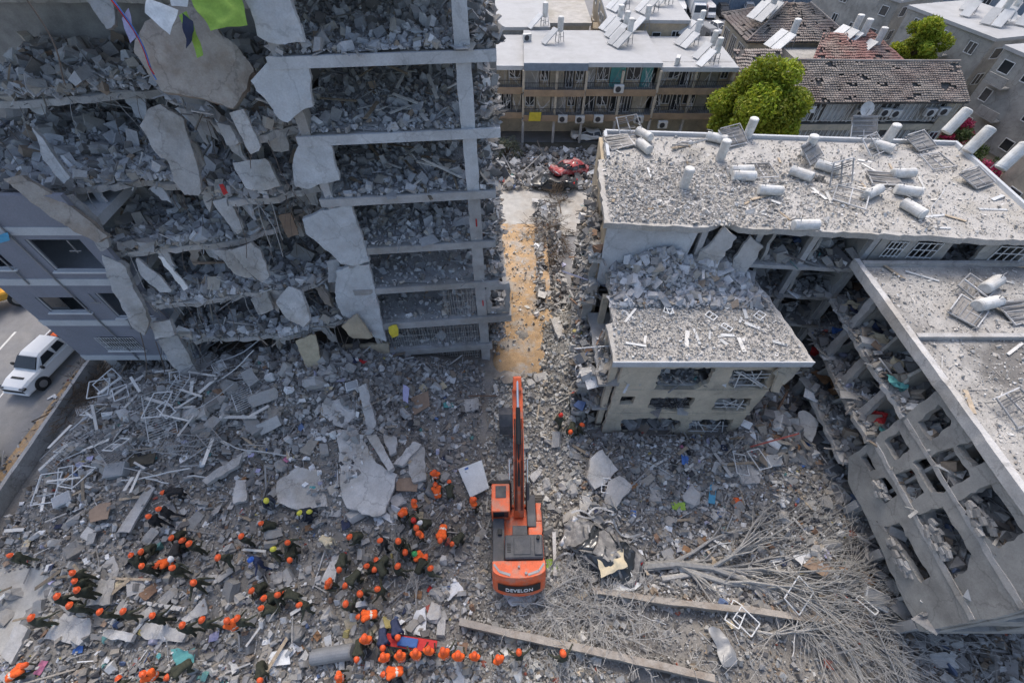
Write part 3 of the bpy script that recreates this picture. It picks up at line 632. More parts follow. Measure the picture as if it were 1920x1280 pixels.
# ---- long flat-roofed block (rubble-covered roof with fallen water tanks)
Mf, Mu, Mv = frame_fn((5.3, 20.9, 0), R(-4)); ML, MD = 23.4, 10.0
mb = empty('long_flat_block', (16, 25, 0), 'long flat-roofed block with debris and toppled water tanks on its dusty roof', 'building')
b = B(); b.poly(ragged([Mf(-.3, -.3, 13), Mf(5.2, -.3, 13), Mf(6.3, .5, 13), Mf(7.0, -.2, 13), Mf(ML, -.3, 13), Mf(ML, MD, 13), Mf(.25, MD, 13), Mf(.25, 6.4, 13), Mf(-.3, 6.3, 13)], .09, .35, r4, keep=(5,)), [ragged([Mf(12.2, 4.6, 13), Mf(13.2, 4.4, 13), Mf(13.4, 5.3, 13), Mf(12.6, 5.4, 13)], .12, .3, r4)], off=(0, 0, -.35)); b.build('roof_slab', 'roof_dust', mb)
for p, q in (((.35, MD - .1), (ML, MD - .1)), ((.35, 6.5), (.35, MD - .2)), ((ML - .1, 0), (ML - .1, MD - .2))):
    b = B(); b.bar(Mf(*p, 13.1), Mf(*q, 13.1), .2, .24); b.build('parapet', 'band_white', mb)
b = B(); b.poly([Mf(.0, .02, 8.2), Mf(4.6, .02, 8.2), Mf(5.0, .02, 12.64), Mf(.0, .02, 12.64)], off=Mv * .25); b.build('wall', 'plaster_pale', mb, label='smooth pale blue-grey gable wall above the front block')
hl = openings(lambda a, c: Mf(.02, a, c), [(7.2, 8.4, 10.9, 12.2), (2.2, 3.6, 10.7, 12), (2, 3.4, 8.2, 9.5), (4.4, 5.8, 8, 9.6), (4.2, 5.4, 5.6, 7)], .15, r4)
b = B(); b.poly([Mf(.02, .3, .3), Mf(.02, MD, .3), Mf(.02, MD, 12.64), Mf(.02, .3, 12.64)], hl, off=Mu * .25); b.build('side_wall', 'plaster_ochre', mb)
b = B(); b.poly([Mf(.3, MD - .3, 0), Mf(ML, MD - .3, 0), Mf(ML, MD - .3, 12.64), Mf(.3, MD - .3, 12.64)], off=Mv * .25); b.build('back_wall', 'plaster_grey', mb)
b = B(); b.poly([Mf(ML - .3, .3, 0), Mf(ML - .3, MD - .35, 0), Mf(ML - .3, MD - .35, 12.64), Mf(ML - .3, .3, 12.64)], off=Mu * .25); b.build('side_wall', 'plaster_grey', mb)
for z in (10.45, 7.9, 5.4, 2.9):
    pts = ragged([Mf(4.8, -.1 if z > 8 else .4, z), Mf(ML - .4, -.1, z), Mf(ML - .4, MD - .4, z), Mf(.3, MD - .4, z), Mf(.3, 1.0, z), Mf(4.8, 1.0, z)], .06, .5, r4, keep=(1, 2, 3))
    b = B(); b.poly(pts, off=(0, 0, -.25)); b.build('floor_slab', 'concrete', mb)
    for k, x in enumerate((6.6, 9.2, 11.8, 14.4)):
        b = B(); b.poly(ragged([Mf(x, .3, z), Mf(x, 5, z), Mf(x, 5, z + 2.2), Mf(x, .5, z + 2.2)], .12, .35, r4, keep=(0, 1)), off=Mu * .18); b.build('inner_wall', 'plaster_grey', mb)
    b = B(); b.poly([Mf(5, 5.2, z), Mf(ML - .5, 5.2, z), Mf(ML - .5, 5.2, z + 2.2), Mf(5, 5.2, z + 2.2)], openings(lambda a, c: Mf(a, 5.2, z + c), [(7, 8, .1, 1.9), (10, 11.2, .8, 1.8), (13, 13.8, .1, 1.9)], .05, r4), off=Mv * .15); b.build('inner_wall', 'room_grey', mb)
    for x in (5.4, 8.4, 11.4, 14.6):
        b = B(); b.obb(Mf(x, .25, z + 1.1), Mu * .16, Mv * .16, (0, 0, 1.1)); b.build('column', 'concrete', mb)
b = B(); b.poly([Mf(14.8, .05, 10.5), Mf(ML - .5, .05, 10.5), Mf(ML - .5, .05, 12.64), Mf(14.8, .05, 12.64)], openings(lambda a, c: Mf(a, .05, c), [(15.3, 16.2, 11.3, 12.4), (16.7, 18, 11.3, 12.45), (18.6, 20.3, 10.9, 12.5), (21, 22.6, 11, 12.5)], .06, r4), off=Mv * .2); b.build('wall', 'plaster_grey', mb)
for a, c in ((15.3, 16.2), (16.7, 18), (21, 22.6)):
    b = B()
    for t in np.linspace(a, c, 5): b.bar(Mf(t, .0, 11.3), Mf(t + .05, 0, 12.4), .04)
    for t in (11.4, 11.9, 12.35): b.bar(Mf(a, 0, t), Mf(c, 0, t), .04)
    b.build('window_grille', 'frame_white', mb)
b = B(); b.poly(ragged([Mf(5.2, -.2, 10.5), Mf(6.4, -.6, 10.4), Mf(7.0, -.3, 12.4), Mf(6.2, -.1, 12.9)], .1, .3, r4), off=Mv * .18); b.build('wall_fragment', 'slab', mb)
b = B(); b.poly(ragged([Mf(7.2, -.3, 9.6), Mf(8.2, -.5, 9.6), Mf(8.7, -.2, 11.8), Mf(7.8, -.1, 12.4)], .1, .3, r4), off=Mv * .18); b.build('wall_fragment', 'slab', mb)
# ledges on the torn left flank
for z, y0, y1, w in ((10.2, 0, 7.5, .7), (7.7, -1, 8.5, .9), (5.2, -5.5, 9, 1.0), (2.8, -6, 9, 1.1)):
    b = B(); b.poly(ragged([Mf(-w, y0, z), Mf(0, y0, z), Mf(0, y1, z), Mf(-w * .7, y1, z)], .16, .3, r4, keep=(1,)), off=(0, 0, -.3)); b.build('broken_ledge', 'slab', mb)
    for t in np.arange(y0 + .6, y1, 2.1):
        b = B(); b.poly(ragged([Mf(-w + .2, t, z - 2.3), Mf(-.05, t, z - 2.3), Mf(-.05, t, z - .3), Mf(-w + .3, t, z - .3)], .1, .3, r4), off=Mv * .16); b.build('wall_fragment', 'plaster_grey', mb)

# ---- beige front block
fb = empty('beige_front_block', (10.3, 17, 0), 'small beige three-storey block with blown-out windows and dusty flat roof', 'building')
FY = 14.45
def FP(u, v): p = aty(u, v, FY); return p
def px_hole(pts, amp, r): return ragged([FP(u, v) for u, v in pts], amp, .22, r)
fx0, fx1 = 5.95, 14.75
holes = [px_hole([(1226, 730), (1240, 692), (1342, 690), (1332, 714), (1312, 726), (1290, 731)], .1, r4), px_hole([(1366, 722), (1374, 694), (1448, 694), (1432, 728), (1380, 728)], .07, r4),
         px_hole([(1278, 686), (1280, 681), (1348, 681), (1346, 686)], .03, r4),
         px_hole([(1160, 758), (1166, 743), (1192, 743), (1186, 757)], .06, r4), px_hole([(1214, 764), (1222, 746), (1302, 745), (1294, 766), (1260, 771)], .1, r4), px_hole([(1334, 768), (1346, 747), (1410, 747), (1396, 771)], .08, r4),
         px_hole([(1160, 812), (1168, 786), (1258, 783), (1276, 790), (1268, 808), (1250, 815)], .12, r4), px_hole([(1286, 808), (1298, 788), (1376, 786), (1364, 812), (1330, 816)], .1, r4)]
b = B(); b.poly(ragged([Vector((fx0, FY, .6)), Vector((fx1 - .1, FY, .6)), Vector((fx1, FY, 8.95)), Vector((fx0, FY, 8.95))], .06, .5, r4, keep=(0, 2)), holes, off=(0, .28, 0)); fw = b.build('wall', 'plaster_beige', fb, label='beige street facade with ragged window holes')
for z in (6.1, 3.45): 
    b = B(); b.box(fx0 - .01, fx1, FY - .05, FY - .003, z - .16, z); b.build('string_course', 'plaster_beige', fw)
b = B(); b.poly(ragged([Vector((5.2, 14.05, 9.25)), Vector((15.55, 14.05, 9.25)), Vector((15.1, 17.5, 9.25)), Vector((14.6, 20.4, 9.25)), Vector((12.0, 20.5, 9.25)), Vector((5.7, 20.85, 9.25)), Vector((5.6, 16.8, 9.25)), Vector((5.15, 16.6, 9.25))], .07, .4, r4, keep=(0,)), off=(0, 0, -.28)); b.build('roof_slab', 'roof_dust', fb)
b = B(); b.box(5.2, 15.55, 13.97, 14.04, 8.9, 9.3); b.build('roof_edge', 'band_white', fb)
for z in (6.15, 3.5, .9):
    b = B(); b.poly(ragged([Vector((5.0, 14.75, z)), Vector((14.6, 14.75, z)), Vector((14.6, 20.2, z)), Vector((5.0, 20.4, z))], .1, .4, r4, keep=(0, 2)), off=(0, 0, -.22)); b.build('floor_slab', 'concrete', fb)
    b = B(); b.box(5.9, 14.4, 18.2, 18.4, z, z + 2.3); b.build('inner_wall', 'room_grey', fb)
    for x in (9.1, 11.6): b = B(); b.poly(ragged([Vector((x, 15.6, z)), Vector((x, 18.2, z)), Vector((x, 18.2, z + 2.3)), Vector((x, 15.2, z + 2.3))], .1, .3, r4, keep=(0, 1)), off=(.14, 0, 0)); b.build('inner_wall', 'room_grey', fb)
    for y in (14.8, 17.0, 19.4): b = B(); b.box(5.5, 5.85, y, y + .35, z, z + 2.35); b.build('column', 'plaster_beige', fb)
b = B(); b.poly(ragged([Vector((14.45, 14.8, .8)), Vector((14.45, 20.3, .8)), Vector((14.45, 20.3, 8.9)), Vector((14.45, 14.8, 8.9))], .1, .5, r4), [ragged([Vector((14.45, y, z)), Vector((14.45, y + 1.4, z)), Vector((14.45, y + 1.4, z + 1.3)), Vector((14.45, y, z + 1.3))], .1, .3, r4) for y in (15.6, 18) for z in (1.6, 4.3, 6.9)], off=(.25, 0, 0)); b.build('side_wall', 'plaster_beige', fb)
hang([(1452, 702), (1480, 678), (1502, 692), (1470, 722)], 14.2, (.3, -.9, .3), th=.15, m='plaster_beige', parent=fb, seed=50)
hang([(1447, 735), (1460, 698), (1474, 702), (1462, 736)], 14.0, (.2, -.9, .1), th=.15, m='plaster_beige', parent=fb, seed=51)
def bent_grille(parent, rect_px, Y, n, seed, m='frame_white', name='bent_window_frame', w=.045):
    r = random.Random(seed); b = B()
    (u0, v0), (u1, v1) = rect_px
    for k in range(n):
        p = aty(u0 + (u1 - u0) * r.random(), v0, Y + r.uniform(-.2, .3)); q = aty(u0 + (u1 - u0) * r.random(), v1, Y + r.uniform(-.2, .4)); b.bar(p, q, w)
    for k in range(max(2, n // 2)):
        vv = v0 + (v1 - v0) * r.random(); p = aty(u0, vv, Y + r.uniform(-.1, .3)); q = aty(u1, vv + r.uniform(-4, 4), Y + r.uniform(-.1, .3)); b.bar(p, q, w)
    return b.build(name, m, parent)
bent_grille(fb, ((1375, 696), (1445, 726)), FY + .05, 7, 1); bent_grille(fb, ((1226, 748), (1296, 766)), FY + .1, 12, 2, 'frame_dark', 'window_bars', .03); bent_grille(fb, ((1340, 750), (1405, 768)), FY + .05, 5, 3)
bent_grille(fb, ((1290, 790), (1370, 810)), FY + .05, 5, 4)
ac = B(); ac.box(12.0, 12.7, FY - .38, FY - .02, 2.55, 3.15); 

# ---- right wing with the torn left facade
WX, WZ = 19.3, 11.2
wg = empty('torn_wing', (24, 9, 0), 'grey side wing with torn facade and flat dusty roof at the right edge', 'building')
b = B(); b.poly(ragged([Vector((WX - .25, 2.9, WZ)), Vector((34, 2.9, WZ)), Vector((34, 18.7, WZ)), Vector((WX - .25, 19.7, WZ))], .04, .6, r4, keep=(0, 1)), off=(0, 0, -.3)); b.build('roof_slab', 'roof_dark', wg)
b = B(); b.poly(ragged([Vector((WX - .3, 2.85, WZ + .2)), Vector((WX + .0, 2.85, WZ + .2)), Vector((WX + .0, 19.6, WZ + .2)), Vector((WX - .3, 19.6, WZ + .2))], .03, .5, r4), off=(0, 0, -.55)); b.build('parapet', 'slab', wg)
for y in (14.0, 19.25): b = B(); b.box(WX + .02, 34, y - .12, y + .12, WZ + .002, WZ + .25); b.build('parapet', 'slab', wg)
WF = [8.45, 5.85, 3.35, 1.0]
for z in WF:
    b = B(); b.poly(ragged([Vector((WX - .15 + (0 if z > 8 else -.2), 11.3, z)), Vector((30, 11.3, z)), Vector((30, 19.2, z)), Vector((WX - .1, 19.4, z))], .1, .35, r4, keep=(1, 2)), off=(0, 0, -.26)); b.build('floor_slab', 'slab', wg)
    b = B(); b.box(WX + .31, 30, 3.3, 11.25, z - .25, z); b.build('floor_slab', 'concrete', wg)
    b = B(); b.box(23.6, 23.8, 3.3, 19, z, z + 2.2); b.build('inner_wall', 'room_grey', wg)
    for y in (12.9, 15.0, 17.1): 
        b = B(); b.poly(ragged([Vector((WX + r4.uniform(.2, 1), y, z)), Vector((23.5, y, z)), Vector((23.5, y, z + 2.2)), Vector((WX + r4.uniform(.2, 1.8), y, z + 2.2))], .15, .35, r4, keep=(0, 1)), off=(0, .16, 0)); b.build('inner_wall', 'plaster_grey', wg)
        if r4.random() < .7: b = B(); b.poly(ragged([Vector((WX - .05, y - .2, z)), Vector((WX - .05, y + .25, z)), Vector((WX - .05, y + .25, z + 2.25)), Vector((WX - .05, y - .15, z + 2.25))], .05, .3, r4), off=(.3, 0, 0)); b.build('column', 'concrete', wg)
    for y in (8.9, 7.45, 4.5): b = B(); b.box(WX + .32, 23.5, y, y + .15, z, z + 2.2); b.build('inner_wall', 'room_grey', wg)
WPX = [[(490, 200), (570, 130), (622, 190), (620, 215), (540, 275)], [(650, 300), (740, 275), (780, 350), (715, 385)], [(470, 370), (630, 310), (700, 425), (580, 492), (545, 490)],
       [(650, 530), (790, 462), (922, 655), (820, 718), (720, 640)], [(350, 280), (410, 238), (452, 310), (395, 355)], [(390, 420), (460, 395), (512, 490), (455, 540)],
       [(482, 590), (590, 556), (706, 745), (690, 806), (612, 848)], [(252, 345), (276, 328), (312, 395), (290, 405)], [(300, 440), (350, 430), (400, 500), (350, 535)], [(350, 636), (412, 622), (536, 836), (500, 862)]]
hs = []
for h in WPX:
    mx_, my_ = sum(a for a, c in h) / len(h), sum(c for a, c in h) / len(h)
    hs.append(ragged([atx(1500 + (mx_ + (a - mx_) * 1.04) / 2.207, 700 + (my_ + (c - my_) * 1.04) / 2.207, WX) for a, c in h], .07, .25, r4))
b = B(); b.poly(ragged([Vector((WX, y, z)) for y, z in ((11.35, 10.85), (11.45, 3.6), (10.4, 2.7), (7.9, 2.75), (4.6, 2.6), (3.1, 2.6), (3.05, 10.85))], .07, .35, r4, keep=(6,)), hs, off=(.3, 0, 0)); ww = b.build('wall', 'plaster_grey', wg, label='grey plastered facade with ragged window holes')
b = B(); b.poly([Vector((x, 3.0, z)) for x, z in ((WX + .32, 2.6), (34, 2.6), (34, 10.85), (WX + .32, 10.85))], [ragged([Vector((x, 3.0, z)), Vector((x + 2.2, 3.0, z)), Vector((x + 2.2, 3.0, z + 1.6)), Vector((x, 3.0, z + 1.6))], .08, .3, r4) for x in (20.2, 23.6, 27) for z in (3.3, 6.0, 8.7)], off=(0, .28, 0)); b.build('end_wall', 'plaster_grey', wg)
for z in (8.35, 5.9):
    b = B(); b.poly(ragged([Vector((WX - .05, 3.1, z + .12)), Vector((WX - .05, 11.2, z + .12)), Vector((WX - .05, 11.2, z - .14)), Vector((WX - .05, 3.1, z - .14))], .05, .4, r4), off=(.047, 0, 0)); b.build('floor_beam', 'slab', ww)
for y in (9.2, 6.6, 3.4):
    b = B(); b.box(WX + .02, WX + .4, y - .2, y + .2, 0, 2.5); b.build('ground_column', 'concrete', wg)
for y, z, w, h_ in ((6.4, 8.5, .7, 1.0), (6.2, 6.0, .8, 1.0), (9.1, 4.5, .5, .6), (6.0, 3.5, .9, .8)):      # bricks of broken infill sagging out of the openings
    for k in range(24):
        b = B(); c = Vector((WX - .05 + r4.uniform(-.15, .25), y + r4.uniform(-w, w), z + r4.uniform(0, h_) * .6)); a_ = r4.uniform(-.5, .5); b.obb(c, (.06, 0, .02), (0, .16 * math.cos(a_), .16 * math.sin(a_)), (0, -.08 * math.sin(a_), .08 * math.cos(a_))); b.build('infill_block', 'chunk', wg)
b = B(); b.obb((WX + .5, 3.9, 6.5), (.3, .35, .25), (-.4, .35, 0), (.02, 0, -.05)); b.build('hanging_panel', 'board_grey', wg)
b = B()
for t in np.linspace(1.2, 4.6, 26): b.bar((WX - .3, t, 1.0), (WX - 1.2, t - .5, 1.5), .03)
b.bar((WX - .3, 1.2, 1.0), (WX - .3, 4.6, 1.0), .05); b.bar((WX - 1.2, .7, 1.5), (WX - 1.2, 4.1, 1.5), .05); b.build('fallen_shutter', 'metal_grey', label='dark slatted shutter hanging at the foot of the torn wing', cat='shutter')

# ---- loose rubble on these roofs and inside the rooms
def roof_fn(z, amp=.12):
    return lambda x, y: z + .01 + amp * max(0, noise.noise((x * .5, y * .5, z)))
sc = Scatter(31); poly = [tuple(Mf(u, v, 0)[:2]) for u, v in ((0, -.1), (ML - .4, -.1), (ML - .4, MD - .4), (.5, MD - .4))]
floor_fill(sc, poly, lambda x, y: 13.0, 9000, (.024, .042, .075), PAL_ROOF, sticks=.14, plates=.12)
for (xe, ye, n_) in ((6, 4.5, 3500), (9.5, 6.0, 3500), (13, 6.8, 3500), (17.5, 7.8, 3000)):
    polyd = [tuple(Mf(u, v, 0)[:2]) for u, v in ((0, -.1), (xe, -.1), (xe * 1.06, ye * .45), (xe * .8, ye), (0, ye * .9))]
    floor_fill(sc, polyd, lambda x, y: 13.0 + .1 * max(0, noise.noise((x * .7, y * .7, 0))), n_, (.03, .052, .1), PAL_ROOF, sticks=.1, plates=.12)
sc.build('rubble', 'pale plaster crumbs and laths strewn over the long flat roof', 'rubble')
sc = Scatter(32); poly = [(5.4, 14.2), (15.3, 14.2), (14.5, 20.2), (5.8, 20.6)]
floor_fill(sc, poly, lambda x, y: 9.26, 12000, (.027, .045, .08), PAL_ROOF, sticks=.1, plates=.1)
def pilef(x, y): return 9.26 + 1.9 * sstep(18.2, 20.6, y) * math.exp(-((x - 8.6) / 1.9) ** 2) + 1.2 * sstep(18.6, 20.6, y) * math.exp(-((x - 12) / 1.4) ** 2)
bed('rubble_bed', [(5.9, 17.9), (14.3, 17.9), (14.3, 20.5), (5.9, 20.7)], lambda x, y: pilef(x, y) - .03, 'roof_dust', .25, label='dusty slope of rubble against the gable wall')
polyp = [(5.9, 17.9), (14.3, 17.9), (14.3, 20.6), (5.9, 20.8)]
floor_fill(sc, polyp, pilef, 4500, (.09, .16, .3), PAL_TOWER, sticks=.04, plates=.06)
sc.build('rubble', 'grey rubble spread over the beige block roof, piled against the gable wall', 'rubble')
sc = Scatter(33); floor_fill(sc, [(WX + .1, 3.2), (33.5, 3.2), (33.5, 19), (WX + .1, 19)], lambda x, y: WZ + .004, 10000, (.025, .045, .08), PAL_ROOF, sticks=.15, plates=.12); sc.build('rubble', 'scattered laths and crumbs on the right wing roof', 'rubble')
sc = Scatter(34)
for z in WF:
    f = lambda x, y, z=z: z + .02 + .8 * sstep(19.6, 23, x) * (.4 + max(0, noise.noise((x * .8, y * .8, z))))
    floor_fill(sc, [(WX - .1, 11.4), (23.5, 11.4), (23.5, 19), (WX - .1, 19.2)], f, 2200, (.09, .18, .34), PAL_LITTER, sticks=.12, plates=.18)
    floor_fill(sc, [(WX + .32, 3.4), (22, 3.4), (22, 11.2), (WX + .3, 11.2)], f, 1500, (.1, .2, .36), PAL_DARK, sticks=.12, plates=.2)
sc.build('rubble', 'furniture scraps and rubble inside the open storeys of the torn wing', 'rubble')
sc = Scatter(35)
for z in (10.45, 7.9, 5.4):
    f = lambda x, y, z=z: z + .02 + .9 * sstep(20, 24, y) * (.4 + max(0, noise.noise((x * .8, y * .8, z))))
    floor_fill(sc, [tuple(Mf(u, v, 0)[:2]) for u, v in ((5, .1), (22.5, .1), (22.5, 5), (5, 5))], f, 2200, (.1, .2, .38), PAL_LITTER, sticks=.12, plates=.2)
for z, y0, y1, w in ((10.2, 0, 7.5, .7), (7.7, -1, 8.5, .9), (5.2, -5.5, 9, 1.0), (2.8, -6, 9, 1.1)):
    floor_fill(sc, [tuple(Mf(u, v, 0)[:2]) for u, v in ((-w, y0), (0, y0), (0, y1), (-w * .7, y1))], lambda x, y: z + .02 + .4 * max(0, noise.noise((x * 2, y, z))), 700, (.12, .2, .34), PAL_LITTER, sticks=.1, plates=.15)
sc.build('rubble', 'broken furniture and rubble inside the open storeys and ledges of the long block', 'rubble')
sc = Scatter(36)
for z in (6.15, 3.5, .9):
    floor_fill(sc, [(5.1, 14.8), (14.3, 14.8), (14.3, 18), (5.1, 18)], lambda x, y: z + .02 + .9 * sstep(14.8, 17.5, y) * (.4 + abs(noise.noise((x, y, z)))), 1600, (.09, .18, .34), PAL_LITTER, sticks=.12, plates=.25)
sc.build('rubble', 'rubble filling the rooms of the beige front block', 'rubble')

# ================================================================ the rubble field
def on_ground(u, v, dz=0.0):
    z = 1.0
    for _ in range(6):
        p = atz(u, v, z + dz); z = hgt(p.x, p.y)
    p = atz(u, v, z + dz); return p
sc = Scatter(51)
def field(poly, n, sizes, pal, sticks=.06, plates=.08, dz=0): floor_fill(sc, poly, lambda x, y: hgt(x, y) + (-1.5 if gauss(x, y, -26.8, 4.2, 2.6, 2.4) > .45 else dz), n, sizes, pal, sticks, plates)
PAL_PALE = [((.44, .43, .40), 5), ((.36, .345, .315), 4), ((.54, .53, .50), 3), ((.29, .27, .24), 2), ((.46, .39, .30), 1.2), ((.64, .63, .6), 1)]
field([(-30.2, 1), (-2, 1), (-2, 20.4), (-30.2, 19)], 27000, (.055, .1, .2), PAL_LITTER, .09, .10)
field([(-30.2, 13), (-18, 12), (-9, 13), (-2.5, 19), (-9, 20.5), (-21, 21), (-30, 20.5)], 8000, (.08, .15, .28), PAL_GREY, .1, .1)
field([(-2.5, 1), (4.6, 1), (5, 14), (4.6, 27), (2.4, 27), (2.0, 20), (-1.5, 19)], 11000, (.05, .09, .19), PAL_PALE, .05, .06)
field([(3.6, 5), (19.2, 3), (19.2, 14), (14.8, 14.3), (4.5, 14.3)], 17000, (.055, .1, .19), PAL_LITTER, .1, .12)
field([(-3, -3.4), (22, -3.4), (19.3, 5.5), (4, 6), (-3, 3)], 10000, (.05, .09, .17), PAL_DARK, .12, .08)
field([(-29.5, -3.2), (-3, -3.2), (-3, 2), (-29.5, 2)], 11000, (.055, .1, .2), PAL_LITTER, .09, .1)
field([(19.0, -4), (28, -4), (26, 8), (19.0, 11)], 6500, (.08, .15, .28), PAL_DARK, .14, .14)
field([(14.9, 12), (19.4, 12), (19.4, 20), (14.9, 20)], 5200, (.09, .17, .34), PAL_LITTER, .14, .16)
sc.build('rubble', 'wide field of broken concrete crumbs and litter between the ruined buildings', 'rubble')
sc = Scatter(52)
floor_fill(sc, [(-1.4, 20.4), (3.4, 20.4), (3.4, 37), (-1.4, 37)], lambda x, y: .22 + .3 * sstep(1.7, 3.2, x), 1500, (.045, .075, .14), PAL_PALE, .06, .06)
floor_fill(sc, [(-8, 44), (5, 44.5), (14, 44), (14, 53), (-8, 53)], lambda x, y: .08 + .3 * abs(noise.noise((x * .4, y * .4, 0))), 3800, (.12, .22, .42), PAL_LITTER, .1, .15)
floor_fill(sc, [(2.0, 25), (4.8, 25), (4.6, 41), (2.4, 42)], lambda x, y: .2 + .9 * abs(noise.noise((x * .6, y * .4, 2))), 1600, (.1, .18, .3), PAL_LITTER, .12, .12)
floor_fill(sc, [(-33.5, 2), (-30.8, 2), (-31.5, 21), (-33.2, 21)], lambda x, y: .016, 500, (.05, .09, .18), PAL_LITTER, .2, .1)
sc.build('rubble', 'litter and crumbs along the dirt path and the far yard', 'rubble')

